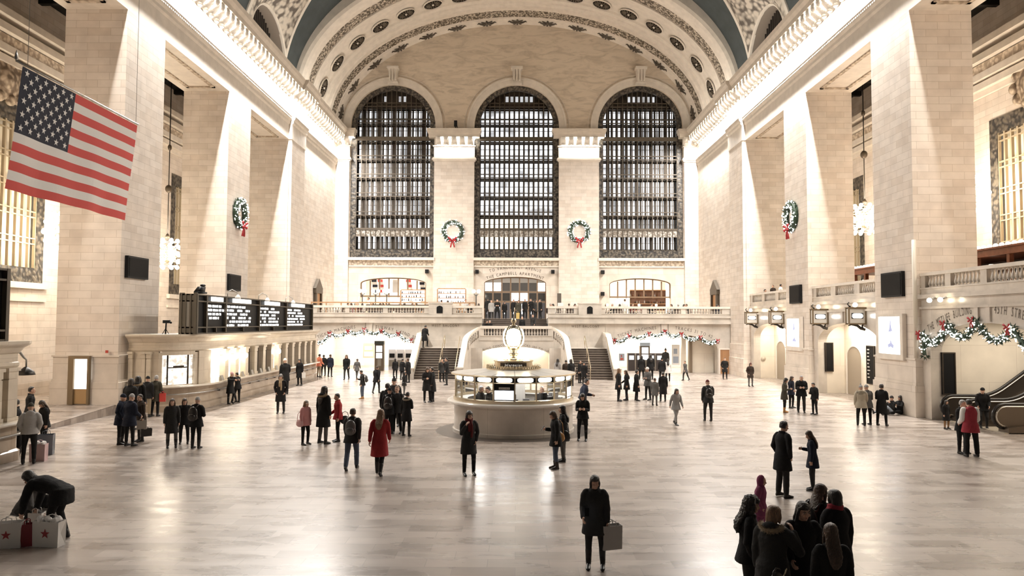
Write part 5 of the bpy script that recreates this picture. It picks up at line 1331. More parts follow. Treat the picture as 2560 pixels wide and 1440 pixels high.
mb=MB(); mb.box(18.3,19.6,28.,32.,.0,.03); rel(mb.build('floor_plate',mat('beige_floor_plate',(.45,.39,.31),.4),o),c)
# ------------------------------------------------------------------ kiosks and machines in the passages
def kiosk(lab,x0,x1,y,h,hc):
    c=((x0+x1)/2,y,0); o=empty('information_kiosk',c); tag(o,lab,'kiosk')
    mb=MB(); mb.box(x0,x1,y,y+.5,0,h-.3); rel(mb.build('case',mat('bronze_kiosk_frame',(.13,.10,.07),.4,.4),o),c)
    mb=MB(); mb.box(x0-.02,x1+.02,y-.03,y+.5,h-.3,h); rel(mb.build('header',mat('kiosk_header_'+hc,{'green':(.04,.05,.045),'blue':(.45,.55,.65)}[hc],.4),o),c)
    for za,zb in ((h-.92,h-.4),(h-1.45,h-1.0)):
        mb=MB(); mb.box(x0+.12,x1-.12,y-.02,y,za,zb); rel(mb.build('screen',glow('kiosk_screen',(.9,.95,.97),1.1),o),c)
    mb=MB(); mb.box(x0+.25,x1-.2,y-.02,y,.4,1.0); rel(mb.build('lower_panel',PAN,o),c)
kiosk('tall dark kiosk with two white screens in the left passage',-11.85,-11.1,62.2,2.5,'green')
kiosk('tall bronze kiosk with pale blue header in the right passage',10.45,11.25,62.4,2.45,'blue')
for k,x in enumerate((-10.6,-9.9,-9.2)):
    c=(x,63.5,0); o=empty('ticket_machine',c); tag(o,'grey and white ticket machine right of the dark kiosk, %s of three'%('left','middle','right')[k],'ticket machine','ticket machines in the left passage')
    mb=MB(); mb.box(x-.3,x+.3,63.5,64.1,0,1.75); rel(mb.build('case',mat('pale_grey_machine',(.55,.54,.55),.4),o),c)
    mb=MB(); mb.box(x-.22,x+.22,63.47,63.5,1.05,1.4); rel(mb.build('screen',BLACK,o),c)
    mb=MB(); mb.box(x-.25,x+.25,63.46,63.5,.3,.85); rel(mb.build('tray',PAN,o),c)
for k,x in enumerate((9.9,10.6,11.6,12.3)):
    c=(x,63.6,0); o=empty('ticket_machine',c); tag(o,'dark ticket machine at the back of the right passage, %s of four'%('leftmost','second','third','rightmost')[k],'ticket machine','ticket machines in the right passage')
    mb=MB(); mb.box(x-.3,x+.3,63.6,64.2,0,1.5); rel(mb.build('case',mat('dark_machine',(.06,.05,.05),.4),o),c)
    mb=MB(); mb.box(x-.2,x+.2,63.57,63.6,.95,1.3); rel(mb.build('screen',glow('kiosk_screen',(.9,.95,.97),1.1),o),c)
def wallposter(lab,x0,x1,y,z0,z1,m,m2):
    c=((x0+x1)/2,y,z0); o=empty('poster',c); tag(o,lab,'poster')
    mb=MB(); mb.box(x0,x1,y-.05,y,z0,z1); rel(mb.build('poster_panel',m,o),c)
    mb=MB(); mb.box(x0+.1,x1-.1,y-.06,y-.05,z0+(z1-z0)*.1,z0+(z1-z0)*.42); mb.box(x0+.15,x1-.2,y-.06,y-.05,z0+(z1-z0)*.55,z0+(z1-z0)*.8); rel(mb.build('printed_picture',m2,o),c)
PBL,PRD=mat('poster_blue_grey',(.35,.40,.48),.5),mat('poster_red_print',(.45,.10,.07),.5)
wallposter('small red and blue poster at the left side of the right passage',8.55,9.0,61.6,.95,1.55,PBL,PRD)
wallposter('large pale advertising panel at the back of the right passage',13.0,13.65,62.0,.6,2.3,WHITE,PBL)
wallposter('pale red framed poster behind the machines in the left passage',-13.6,-12.6,66.,.9,2.2,mat('peach_print',(.7,.42,.30),.6),WHITE)
wallposter('white notice with grey print right of the machines in the left passage',-8.7,-8.1,63.2,.8,2.4,WHITE,PBL)
for k,(x,h) in enumerate(((-15.0,1.9),(-14.2,1.9))):
    mb=MB(); mb.box(x,x+.55,66.5,66.8,.2,h+.4); tag(mb.build('wall_display',WHITE),'white panel at the back of the left passage, %s one'%('left','right')[k],'panel')
# ------------------------------------------------------------------ restaurant and bars on the west balcony
def dlamp(lab,x,y):
    c=(x,y,BW); o=empty('lamp_post',c); tag(o,lab,'lamp','globe lamp posts on the west balcony')
    mb=MB(); mb.smooth=True; mb.lathe([(.16,BW),(.14,BW+.1),(.05,BW+.2),(.04,BW+2.2)],(x,y,0),10); mb.tube([(x-.22,y,BW+2.3),(x-.1,y,BW+2.1),(x,y,BW+2.05),(x+.1,y,BW+2.1),(x+.22,y,BW+2.3)],.025,6); rel(mb.build('post',BLACK,o),c)
    for d in (-.22,.22):
        mb=MB(); mb.smooth=True; mb.sphere((x+d,y,BW+2.46),.17,12,8); rel(mb.build('globe_lamp',glow('balcony_globe',(1,.93,.8),16),o),c)
for px,lab in ((905,'leftmost globe lamp post of the restaurant'),(938,'second globe lamp post of the restaurant'),(966,'third globe lamp post of the restaurant'),(1190,'globe lamp post left of the central stairs')): dlamp(lab,px2x(px,66),66)
c=(-10.5,61.6,BW); o=empty('wooden_partition',c); tag(o,'low tan wooden partition behind the left half of the west balustrade','partition')
mb=MB(); mb.box(-17.1,-3.4,61.55,61.65,5.66,5.76); rel(mb.build('top_rail',WOOD,o),c)
for k in range(12): mb=MB(); mb.box(-17.1+1.24*k,-17.02+1.24*k,61.56,61.64,BW,5.7); rel(mb.build('post',WOOD,o),c)
mb=MB(); mb.box(-12.5,-6.5,61.58,61.62,5.0,5.55); rel(mb.build('dark_infill',mat('dark_wood_infill',(.07,.045,.03),.5),o),c)
def shelfunit(lab,x0,x1,y,z0,z1,rows,lit,m):
    c=((x0+x1)/2,y,z0); o=empty('bottle_shelf',c); tag(o,lab,'shelf')
    mb=MB(); mb.box(x0,x1,y,y+.06,z0,z1); rel(mb.build('back_panel',lit,o),c)
    mb=MB(); mb.box(x0-.08,x0,y-.35,y+.06,z0-.9,z1); mb.box(x1,x1+.08,y-.35,y+.06,z0-.9,z1); mb.box(x0,x1,y-.35,y+.06,z1,z1+.08); rel(mb.build('frame',m,o),c)
    for r in range(rows):
        z=z0+(z1-z0)*r/rows
        mb=MB(); mb.box(x0,x1,y-.33,y,z,z+.05); rel(mb.build('shelf_board',m,o),c)
    return [z0+(z1-z0)*r/rows+.05 for r in range(rows)]
RBo=random.Random(8); BOT=[]
def bottle_mesh(h,r,m,lab):
    mb=MB(); mb.smooth=True; mb.lathe([(r,0),(r,h*.55),(r*.35,h*.7),(r*.35,h)],n=8); return mb.build('bottle',m)
BG=[mat('dark_bottle_glass',(.02,.018,.014),.15),mat('amber_bottle_glass',(.16,.06,.015),.15),mat('pale_bottle_glass',(.5,.5,.45),.15)]
def bottles(zs,x0,x1,y,lab,grp,step=.19):
    for ri,z in enumerate(zs):
        x=x0+.1; k=0
        while x<x1-.05:
            if RBo.random()<.8:
                q=bottle_mesh(RBo.uniform(.22,.34),.045,BG[RBo.choice((0,0,1,2))],''); q.location=(x,y-.17,z); tag(q,lab,'bottle',grp)
            x+=step*RBo.uniform(.8,1.5)
SHL=glow('lit_shelf_back',(1,.96,.9),1.5)
zs=shelfunit('lit white bottle shelf left of the first end pier',px2x(1003,69),px2x(1062,69),69,6.0,7.05,3,SHL,WOOD); bottles(zs,px2x(1003,69),px2x(1062,69),69,'small bottle on the lit shelf right of the left bar opening','bottles on the left lit shelf')
zs=shelfunit('lit white bottle shelf against the first end pier',px2x(1095,70.6),px2x(1163,70.6),70.6,5.9,7.25,3,SHL,WOOD); bottles(zs,px2x(1095,70.6),px2x(1163,70.6),70.6,'small bottle on the lit shelf against the left end pier','bottles on the pier shelf')
zs=shelfunit('brown bar back with bottle rows inside the right bar opening',px2x(1573,73.5),px2x(1664,73.5),73.5,5.3,7.3,3,mat('dark_bar_back',(.16,.075,.04),.5),mat('warm_bar_wood',(.5,.3,.17),.4)); bottles(zs,px2x(1573,73.5),px2x(1664,73.5),73.5,'bottle on the brown bar back in the right opening','bottles on the right bar back')
for x in (px2x(1569,73.2),px2x(1668,73.2)):
    mb=MB(); mb.box(x-.16,x+.16,73.0,73.2,5.0,7.4); tag(mb.build('light_column',glow('warm_light_column',(1,.78,.55),2.2)),'glowing warm light column at the %s end of the brown bar back'%('left' if x<12 else 'right'),'light','light columns of the right bar')
for k,(px,lab) in enumerate(((1518,'left'),(1597,'middle'),(1640,'right'))):
    x=px2x(px,62.5); c=(x,62.5,5.1); o=empty('table_lamp',c); tag(o,'small glowing orange table lamp behind the right balustrade, %s of three'%lab,'lamp','orange table lamps')
    mb=MB(); mb.smooth=True; mb.lathe([(.12,BW),(.03,BW+.05),(.02,5.5)],(x,62.5,0),8); rel(mb.build('base',BRASS,o),c)
    mb=MB(); mb.smooth=True; mb.sphere((x,62.5,5.6),.11,10,8); rel(mb.build('shade',glow('orange_lamp',(1,.62,.32),9),o),c)
# tables
TABW=mat('white_tablecloth',(.85,.83,.8),.6)
def table(lab,x,y,g):
    c=(x,y,BW); o=empty('dining_table',c); tag(o,lab,'table',g)
    mb=MB(); mb.lathe([(.0,5.15),(.42,5.15),(.42,5.19),(.0,5.19)],(x,y,0),16); rel(mb.build('tabletop',TABW,o),c)
    mb=MB(); mb.lathe([(.25,BW),(.25,BW+.03),(.04,BW+.06),(.04,5.15)],(x,y,0),10); rel(mb.build('pedestal_base',BLACK,o),c)
TBL=[(-15.6,64.6),(-13.6,64.8),(-11.6,64.6),(-9.6,64.8),(-7.6,64.6),(-5.0,64.6)]
for k,(x,y) in enumerate(TBL): table('round white clothed table on the left half of the west balcony, %s from the left'%('first second third fourth fifth sixth'.split()[k]),x,y,'white restaurant tables')
for k,(x,y) in enumerate(((4.4,64.6),(7.4,64.8),(9.6,64.6),(11.8,64.8),(14.2,64.6))): table('round white clothed table on the right half of the west balcony, %s from the left'%('first second third fourth fifth'.split()[k]),x,y,'white restaurant tables')
for k,px in enumerate((886,1013,1042)):
    x=px2x(px,64.5); c=(x,64.5,5.2); o=empty('domed_lamp',c); tag(o,'white domed table lamp in the restaurant, %s from the left'%('first second third'.split()[k]),'lamp','white domed lamps')
    mb=MB(); mb.smooth=True; mb.lathe([(.42,5.72),(.36,5.86),(.2,5.96),(.0,6.0)],(x,64.5,0),16,cap=False); rel(mb.build('dome_shade',mat('glowing_dome',(.9,.88,.84),.5,emit=(1,.96,.88),es=1.2),o),c)
    mb=MB(); mb.smooth=True; mb.tube([(x,64.5,BW),(x,64.5,5.8)],.03,6); rel(mb.build('stem',BLACK,o),c)
# counter of the left bar, menu boards
mb=MB(); mb.box(-9.2,-4.4,68.2,68.8,BW,5.5); mb.box(-9.3,-4.3,68.1,68.9,5.5,5.58); tag(mb.build('bar_counter',WOOD),'brown bar counter in front of the left pier shelf','counter')
mb=MB(); mb.box(px2x(1393,62.),px2x(1403,62.),62,62.1,BW,6.55); tag(mb.build('menu_stand',mat('grey_brown_sign',(.10,.085,.07),.5)),'tall dark menu board right of the central stairs','board')
for k,(a,b) in enumerate(((1394,1408),(1468,1480))):
    mb=MB(); mb.box(px2x(a,61.8),px2x(b,61.8),61.8,61.84,5.42,5.75); tag(mb.build('white_sign',TABW),'small white sign above the right balustrade, %s one'%('left','right')[k],'sign','small white signs')
mb=MB(); mb.box(-3.35,-3.3+.6,63.5,63.55,5.75,6.2); 
# hanging flags inside the left bar opening
for k,(x,cols,lab) in enumerate(((-14.3,(0,1),'small dark and white flag at the left of the left transom'),(-13.7,(2,1),'small red and white flag at the left of the left transom'),(-12.2,(3,3),'pale grey banner in the middle of the left transom'),(-10.9,(2,1),'red and white striped flag in the left transom'),(-9.6,(1,0),'white and navy striped flag right of the red one in the left transom'))):
    ms=[mat('flag_navy_cloth'),mat('flag_white_cloth'),mat('flag_red_cloth'),mat('grey_banner',(.55,.52,.48),.8)]
    mb=MB()
    for j in range(5):
        mb.mi=j%2; z0_=8.3-.26*j; s0=.1*j*(k!=2)
        mb.box(x+s0*.5,x+.5+s0*.5,73.0,73.02,z0_-.26,z0_)
    tag(mb.build('hanging_flag',[ms[cols[0]],ms[cols[1]]]),lab,'flag','flags in the left bar opening')
# ------------------------------------------------------------------ bar on the right side balcony
c=(22,38,5.4); o=empty('bar_pavilion',c); tag(o,'red brown wooden bar with a lit fringe on the right side balcony','bar')
mb=MB(); mb.box(21.6,24.3,28,47.6,7.2,7.5); mb.box(21.5,24.3,28,47.6,7.5,7.58)
rel(mb.build('canopy',WOODR,o),c)
for y in (28.2,30.4,32.6,34.9,37,39.4,41.6,44,46,47.5): mb=MB(); mb.box(21.65,21.85,y-.1,y+.1,5.4,7.2); rel(mb.build('post',WOODR,o),c)
mb=MB(); mb.box(21.65,22.1,28,47.6,5.4,6.35); rel(mb.build('counter',WOODR,o),c)
mb=MB(); mb.box(24.0,24.2,28,47.6,5.4,7.2); rel(mb.build('back_panel',mat('dark_bar_interior',(.06,.03,.02),.5),o),c)
for k in range(46):
    mb=MB(); mb.smooth=True; mb.sphere((21.6,28.3+.42*k,7.64),(.1,.13,.1),8,6); rel(mb.build('fringe_lamp',glow('bar_fringe_lamp',(1,.86,.7),2.2),o),c)
for y in (33.6,34.6,46.3): mb=MB(); mb.box(23.6,23.7,y-.55,y+.55,6.0,6.9); mb.mi=1; mb.box(23.55,23.6,y-.4,y+.4,6.15,6.75); rel(mb.build('mirror',[mat('pale_mirror_frame',(.7,.66,.6),.4),mat('dark_mirror',(.05,.05,.055),.1)],o),c)
for k,y in enumerate((34.1,46.6)):
    c=(21.9,y,6.37); o=empty('table_lamp',c); tag(o,'white shaded lamp on the %s stretch of the right side bar'%('nearer','farther')[k],'lamp')
    mb=MB(); mb.smooth=True; mb.lathe([(.08,6.35),(.02,6.4),(.02,6.6)],(21.9,y,0),8); rel(mb.build('base',BRASS,o),c)
    mb=MB(); mb.smooth=True; mb.lathe([(.16,6.6),(.12,6.85)],(21.9,y,0),12,cap=False); rel(mb.build('shade',glow('white_lampshade',(1,.95,.85),2.5),o),c)
# floodlight fixture between the windows
c=(-5.9,71.2,ZC); o=empty('floodlight',c); tag(o,'dark floodlight standing on the left capital between the end windows','lamp')
mb=MB(); mb.box(-6.1,-5.8,71.1,71.4,ZC+.3,ZC+.85); rel(mb.build('lamp_head',BLACK,o),c)
mb=MB(); mb.box(-6.0,-5.92,71.2,71.28,ZC,ZC+.35); mb.box(-5.85,-5.77,71.2,71.28,ZC,ZC+.35); rel(mb.build('yoke',BLACK,o),c)
# modillion / bulb originals join the cornice they belong to
MODO.parent=bpy.data.objects['trim_1']; MODO.location=(0,16.455,0); BULBO.parent=bpy.data.objects['trim_1']; BULBO.location=(.55,16.8,21.93)

for s_,lab in ((-1,'left'),(1,'right')):
    mb=MB(); mb.smooth=True; mb.sphere((s_*24.4,34.6,15.6),(.25,1.3,1.0),18,12); mb.sphere((s_*24.35,34.6,15.6),(.35,.7,.6),14,10)
    for k in range(10): a=2*PI*k/10; mb.sphere((s_*24.35,34.6+1.25*cos(a),15.6+.95*sin(a)),(.22,.32,.3),8,6)
    struct(mb.build('trim_%d'%(16 if s_<0 else 17),carved('carved_cartouche',(.50,.41,.31),(.16,.115,.08),4,thr=.4)),'carved stone cartouche above the %s aisle window'%lab)
# ------------------------------------------------------------------ people: generator
def V(*a): return Vector(a)
def loft(mb,secs,n=16,cap=True):
    """secs: (centre, right*rx, fwd*ry) ellipses"""
    st=[];fs=[]
    for c,r,f in secs:
        for k in range(n):
            a=2*PI*k/n; st.append(c+r*cos(a)+f*sin(a))
    for i in range(len(secs)-1):
        for k in range(n): fs.append((i*n+k,i*n+(k+1)%n,(i+1)*n+(k+1)%n,(i+1)*n+k))
    if cap: fs.append(tuple(range(n))[::-1]); fs.append(tuple((len(secs)-1)*n+k for k in range(n)))
    mb.add(st,fs)
def limb(mb,pts,rs,n=12):
    mb.tube(pts,rs,n); mb.sphere(pts[0],rs[0]*.99,n,8); mb.sphere(pts[-1],rs[-1]*.99,n,8)
    for p,r in list(zip(pts,rs))[1:-1]: mb.sphere(p,r*1.0,n,8)
def merged(mb,vox,it=3,fac=.5,noise=0,nscale=.1):
    """one continuous skin round overlapping closed shapes"""
    o=mb.build('tmp',[]) ; m=o.modifiers.new('r','REMESH'); m.mode='VOXEL'; m.voxel_size=vox; m.use_smooth_shade=True
    if it: s=o.modifiers.new('s','SMOOTH'); s.factor=fac; s.iterations=it
    if noise:
        t=bpy.data.textures.get('n%g'%nscale) or bpy.data.textures.new('n%g'%nscale,'CLOUDS'); t.noise_scale=nscale
        d=o.modifiers.new('d','DISPLACE'); d.texture=t; d.strength=noise; d.mid_level=.5
    me=bpy.data.meshes.new_from_object(o.evaluated_get(bpy.context.evaluated_depsgraph_get()))
    for p in me.polygons: p.use_smooth=True
    old=o.data; bpy.data.objects.remove(o); bpy.data.meshes.remove(old); me.materials.clear(); me.materials.append(None)
    return me
ARM=dict(down=((.16,.02,-1),(.05,.16,-1)),pocket=((.30,-.12,-1),(-.28,.42,-.82)),phone=((.10,.22,-1),(-.42,.9,.22)),face=((.16,.36,-.9),(-.38,.42,.9)),
  ear=((.5,.22,-.75),(-.42,.12,.95)),hold=((.14,.12,-1),(-.05,.75,-.45)),back=((.14,-.4,-1),(.05,-.12,-1)),swing=((.12,.38,-1),(-.02,.6,-.8)),cross=((.14,.18,-1),(-.9,.48,.08)),
  reach=((.12,.85,-.5),(-.1,1,.08)),hang=((.1,.3,-1),(-.08,.25,-1)),knee=((.15,.6,-.75),(-.1,.9,.1)),hug=((.3,.8,-.2),(-.5,.8,.1)),strap=((.25,.1,-1),(-.5,.4,.8)),table=((.15,.45,-.9),(-.3,.9,.05)))
LEG=dict(stand=((.05,.01,-1),(.01,-.02,-1)),ease=((.10,.10,-1),(.03,-.10,-1)),wide=((.14,.0,-1),(.06,-.02,-1)),fwd=((.02,.38,-1),(0,.06,-1)),rear=((.02,-.28,-1),(0,-.52,-1)),
  sitk=((.12,.72,.62),(.02,.62,-.78)),sitf=((.15,.98,.1),(0,.98,-.12)),seat=((.14,1,-.06),(.02,.06,-1)),crouch=((.28,.85,.12),(0,-.42,-.9)),bent=((.08,.30,-1),(.02,-.34,-1)),step=((.05,.6,-.8),(0,-.05,-1)))
# name: (right arm, left arm, right leg, left leg, lean deg, head pitch, head yaw, pelvis override)
POSES=dict(stand=('down','down','stand','ease',2,4,0),pockets=('pocket','pocket','stand','ease',3,10,0),phone=('phone','down','stand','ease',4,26,0),phone2=('phone','phone','ease','stand',5,28,0),
 face=('face','pocket','stand','ease',2,8,12),ear=('ear','down','stand','ease',3,6,-10),walk=('back','swing','fwd','rear',5,6,0),walk2=('swing','back','rear','fwd',6,12,0),cross=('cross','cross','wide','wide',1,8,0),
 hold=('hold','down','stand','ease',3,10,14),hold2=('hold','hold','wide','stand',3,14,0),hug=('hug','hug','stand','bent',6,10,20),bend=('hang','hang','bent','bent',74,-12,0),crouch=('reach','hang','crouch','crouch',38,2,0),
 sitk=('knee','knee','sitk','sitf',-8,10,-20),sitf=('table','face','sitf','sitk',-6,14,25),seat=('table','table','seat','seat',6,8,0),seat2=('face','table','seat','seat',10,12,14),perch=('hold','hold','step','bent',8,12,-15),lean=('pocket','table','ease','wide',14,10,0),strap=('strap','down','stand','stand',3,10,0),climb=('hold','down','step','stand',10,16,0))
def uvec(t,sg,): return V(t[0]*sg,-t[1],t[2]).normalized()
def joints(pose):
    ra,la,rl,ll,lean,hp,hy=POSES[pose]; J={}
    hipz=.90
    L=[]
    for sg,nm,lg in ((-1,'r',rl),(1,'l',ll)):
        h=V(.092*sg,0,0); k=h+uvec(LEG[lg][0],sg)*.43; a=k+uvec(LEG[lg][1],sg)*.40; J[nm+'hip'],J[nm+'kne'],J[nm+'ank']=h,k,a; L.append(a.z-.085)
    low=min(L)
    if pose in('sitk','sitf'): low=-.12
    off=V(0,0,-low)
    for q in ('rhip','rkne','rank','lhip','lkne','lank'): J[q]=J[q]+off
    J['pel']=off.copy(); R=Matrix.Rotation(math.radians(lean),3,'X')
    up=lambda v: off+R@v       # torso frame, origin at the hips
    J['R']=R; J['up']=up
    for sg,nm,ar in ((-1,'r',ra),(1,'l',la)):
        s=up(V(.178*sg,.005,.485)); A=R if lean<60 else Matrix.Rotation(math.radians(lean-62),3,'X')
        u=A@uvec(ARM[ar][0],sg) if lean<60 else uvec(ARM[ar][0],sg); f=A@uvec(ARM[ar][1],sg) if lean<60 else uvec(ARM[ar][1],sg)
        e=s+u*.285; w=e+f*.245; J[nm+'sho'],J[nm+'elb'],J[nm+'wri']=s,e,w; J[nm+'fdir']=f
    J['HR']=Matrix.Rotation(math.radians(lean*.35 if lean<60 else lean*.8),3,'X')@Matrix.Rotation(math.radians(hy),3,'Z')@Matrix.Rotation(math.radians(hp),3,'X')
    J['neck']=up(V(0,.0,.535)); J['head']=up(V(0,-.012-.0,.60))   # base of the skull
    return J
def foot_frame(J,n,pose):
    a,k=J[n+'ank'],J[n+'kne']; sh=(k-a).normalized()
    if pose in('sitk','sitf') or a.z>.105:
        f2=sh.cross(V(1,0,0)).normalized()
        if (f2.z<0 if abs(sh.z)<.6 else f2.y>0): f2=-f2
        if pose=='sitk' and abs(sh.z)>=.6: f2=V(0,-1,0)
        return Matrix.Translation(a)@Matrix((V(1,0,0),-f2,V(1,0,0).cross(-f2))).transposed().to_4x4()
    return Matrix.Translation(a)
_C={}
def cached(key,fn):
    if key not in _C: _C[key]=fn()
    return _C[key]
def head_pt(J,v): return J['head']+J['HR']@V(v[0],v[1],v[2])
# head slices about the skull base: (z, half width, front, back)
HEAD=[(-.022,.026,-.088,-.035),(-.004,.046,-.094,0),(.022,.057,-.096,.045),(.048,.064,-.094,.07),(.085,.070,-.088,.088),(.105,.073,-.095,.094),(.14,.073,-.086,.093),(.172,.060,-.060,.078),(.192,.038,-.03,.052),(.20,.012,.0,.022)]
def body_mesh(pose):
    J=joints(pose); mb=MB(); up,R=J['up'],J['R']; X=V(1,0,0); Fw=R@V(0,1,0)
    P0=J['pel']
    secs=[(P0+V(0,0,-.07),X*.13,V(0,.1,0)),(P0+V(0,.005,.0),X*.165,V(0,.118,0))]
    for z,rx,ry in ((.09,.158,.11),(.18,.138,.098),(.28,.152,.108),(.37,.168,.115),(.45,.17,.098),(.50,.12,.075),(.53,.06,.056)): secs.append((up(V(0,0,z)),X*rx,Fw*ry))
    loft(mb,secs,18)
    limb(mb,[up(V(0,.005,.50)),J['neck'],J['head']+J['HR']@V(0,.01,.03)],[.062,.056,.055])
    for n in 'rl':
        sg0=-1 if n=='r' else 1; limb(mb,[J[n+'sho']+R@V(-.03*sg0,0,-.02),J[n+'sho'].lerp(J[n+'elb'],.3),J[n+'elb'],J[n+'elb'].lerp(J[n+'wri'],.35),J[n+'wri']],[.045,.043,.037,.036,.026])
        limb(mb,[J[n+'hip'],J[n+'hip'].lerp(J[n+'kne'],.4),J[n+'kne'],J[n+'kne'].lerp(J[n+'ank'],.35),J[n+'ank']],[.092,.078,.055,.054,.038])
        F=foot_frame(J,n,pose); limb(mb,[F@V(0,.0,-.01),F@V(0,.02,-.045),F@V(0,-.06,-.05),F@V(0,-.13,-.06)],[.034,.032,.03,.02],8)
        # hand: palm, four unequal curled fingers, thumb from the side of the palm
        w=J[n+'wri']; d=J[n+'fdir'].normalized(); sg=-1 if n=='r' else 1
        inn=V(-sg,0,0)-d*d.dot(V(-sg,0,0))
        if inn.length<.3: inn=V(0,0,1)-d*d.z
        inn.normalize(); ac=d.cross(inn).normalized()
        if ac.z<0 and abs(ac.z)>.4 or (abs(ac.z)<=.4 and ac.y>0): ac=-ac
        loft(mb,[(w-d*.01,ac*.024,inn*.02),(w+d*.03,ac*.036,inn*.018),(w+d*.075,ac*.042,inn*.016),(w+d*.092,ac*.038,inn*.012)],12)
        curl=.9
        for k,(q,ln) in enumerate(((.033,.072),(.0115,.082),(-.0115,.076),(-.033,.058))):
            p=w+d*.082+ac*q; b=p+(d*cos(.35*curl)+inn*sin(.35*curl))*ln*.42; c=b+(d*cos(.9*curl)+inn*sin(.9*curl))*ln*.34; e=c+(d*cos(1.4*curl)+inn*sin(1.4*curl))*ln*.24
            limb(mb,[p,b,c,e],[.0088,.0085,.008,.007],8)
        p=w+d*.028+ac*.026; b=p+(d*.5+ac*.75+inn*.35).normalized()*.034; c=b+(d*.85+ac*.25+inn*.4).normalized()*.03; limb(mb,[p,b,c],[.012,.0105,.009],8)
    # head
    secs=[]
    H=J['HR']
    for z,w,f,b in HEAD: secs.append((head_pt(J,(0,(f+b)/2,z)),H@V(w,0,0),H@V(0,(b-f)/2,0)))
    loft(mb,secs,20)
    hp=lambda x,y,z: head_pt(J,(x,y,z))
    limb(mb,[hp(0,-.090,.088),hp(0,-.108,.062),hp(0,-.116,.05),hp(0,-.098,.042)],[.009,.0115,.0135,.009],8)
    for s in (-1,1):
        mb.sphere(hp(.012*s,-.104,.047),.009,8,6); mb.sphere(hp(.03*s,-.089,.098),(.022,.012,.008),8,6); mb.sphere(hp(.04*s,-.078,.05),(.024,.018,.022),8,6)
        st=len(mb.v); mb.sphere((0,0,0),(.011,.02,.032),8,8); mb.xf(Matrix.Translation(hp(.075*s,.0,.07))@H.to_4x4(),st)
    limb(mb,[hp(-.02,-.092,.022),hp(0,-.1,.024),hp(.02,-.092,.022)],[.006,.0085,.006],8); limb(mb,[hp(-.016,-.09,.013),hp(0,-.098,.012),hp(.016,-.09,.013)],[.006,.0085,.006],8)
    mb.sphere(hp(0,-.084,-.01),(.022,.016,.016),8,6)
    return merged(mb,.0068,3)
def coat_mesh(pose,hem,bulk,hood):
    J=joints(pose); mb=MB(); up,R=J['up'],J['R']; X=V(1,0,0); Fw=R@V(0,1,0); P0=J['pel']; b=bulk
    kn=(J['rkne']+J['lkne'])/2-P0
    sit=pose in('sitk','sitf','seat','seat2','crouch')
    secs=[]
    drop=hem-.90   # below the hips
    if not sit:
        spread=abs(J['rkne'].y-J['lkne'].y)*.5
        if drop<-.02:
            for t in (1,.75,.5,.25):
                q=drop*t; secs.append((P0+V(0,kn.y*max(0,-q)*.9,q),X*(.195+b+.03*t),V(0,.15+b*.8+.03*t+spread*(-q)*1.6,0)))
        else: secs.append((P0+V(0,0,min(drop,.06)),X*(.19+b),V(0,.14+b,0)))
    secs.append((P0+V(0,.0,.03) if not sit else P0+V(0,0,-.06),X*(.19+b),V(0,.14+b,0)))
    for z,rx,ry in ((.12,.172,.124),(.2,.160,.118),(.3,.176,.130),(.38,.192,.135),(.45,.186,.112),(.495,.150,.092),(.525,.105,.082),(.55,.075,.075)): secs.append((up(V(0,0,z)),X*(rx+b*.6),Fw*(ry+b*.6)))
    loft(mb,secs,22)
    N_=J['neck']; 
    ring=[N_+R@V(.078*cos(a),.075*sin(a)-.004,.008+.018*sin(a)) for a in [2*PI*k/14 for k in range(14)]]
    mb.tube(ring,.024+b*.2,8,closed=True)
    for n in 'rl':
        s,e,w=J[n+'sho'],J[n+'elb'],J[n+'wri']; sg=-1 if n=='r' else 1; limb(mb,[s+R@V(-.025*sg,0,-.01),s.lerp(e,.25),s.lerp(e,.6),e,e.lerp(w,.5),w-J[n+'fdir']*.012],[.069+b*.4,.070+b*.45,.062+b*.5,.057+b*.5,.052+b*.4,.045+b*.25])
    if hood=='down':
        st=len(mb.v); mb.sphere((0,0,0),(.12,.07,.10),12,8); mb.xf(Matrix.Translation(N_+R@V(0,.085,-.02))@R.to_4x4()@Matrix.Rotation(-.5,4,'X'),st)
    if hood=='up':
        H=J['HR']; secs=[]
        for z,w_,f,b_ in ((-.07,.10,-.06,.08),(-.02,.095,-.075,.10),(.05,.1,-.085,.125),(.11,.103,-.085,.13),(.165,.088,-.07,.115),(.21,.055,-.035,.08),(.228,.02,.0,.03)): secs.append((head_pt(J,(0,(f+b_)/2+.012,z)),H@V(w_,0,0),H@V(0,(b_-f)/2,0)))
        loft(mb,secs,16)
    return merged(mb,.0115,4,.5,.014 if b>.02 else .009,.09)
def sleeve_mesh(pose,b):
    J=joints(pose); mb=MB(); R=J['R']
    for n in 'rl':
        s,e,w=J[n+'sho'],J[n+'elb'],J[n+'wri']; limb(mb,[s,s.lerp(e,.3),s.lerp(e,.6),e,e.lerp(w,.5),w-J[n+'fdir']*.02],[.074+b*.4,.078+b*.45,.070+b*.5,.066+b*.5,.060+b*.4,.050+b*.25])
    return merged(mb,.0115,3)
def trousers_mesh(pose,flare):
    J=joints(pose); mb=MB(); P0=J['pel']; up=J['up']; X=V(1,0,0)
    loft(mb,[(P0+V(0,0,-.09),X*.15,V(0,.11,0)),(P0,X*.178,V(0,.13,0)),(up(V(0,0,.1)),X*.17,V(0,.12,0)),(up(V(0,0,.14)),X*.15,V(0,.11,0))],16)
    for n in 'rl':
        h,k,a=J[n+'hip'],J[n+'kne'],J[n+'ank']; limb(mb,[h,h.lerp(k,.45),k,k.lerp(a,.4),a+(k-a).normalized()*.03],[.102,.09,.066+flare*.5,.06+flare,.05+flare])
    return merged(mb,.0115,3,.5,.008,.07)
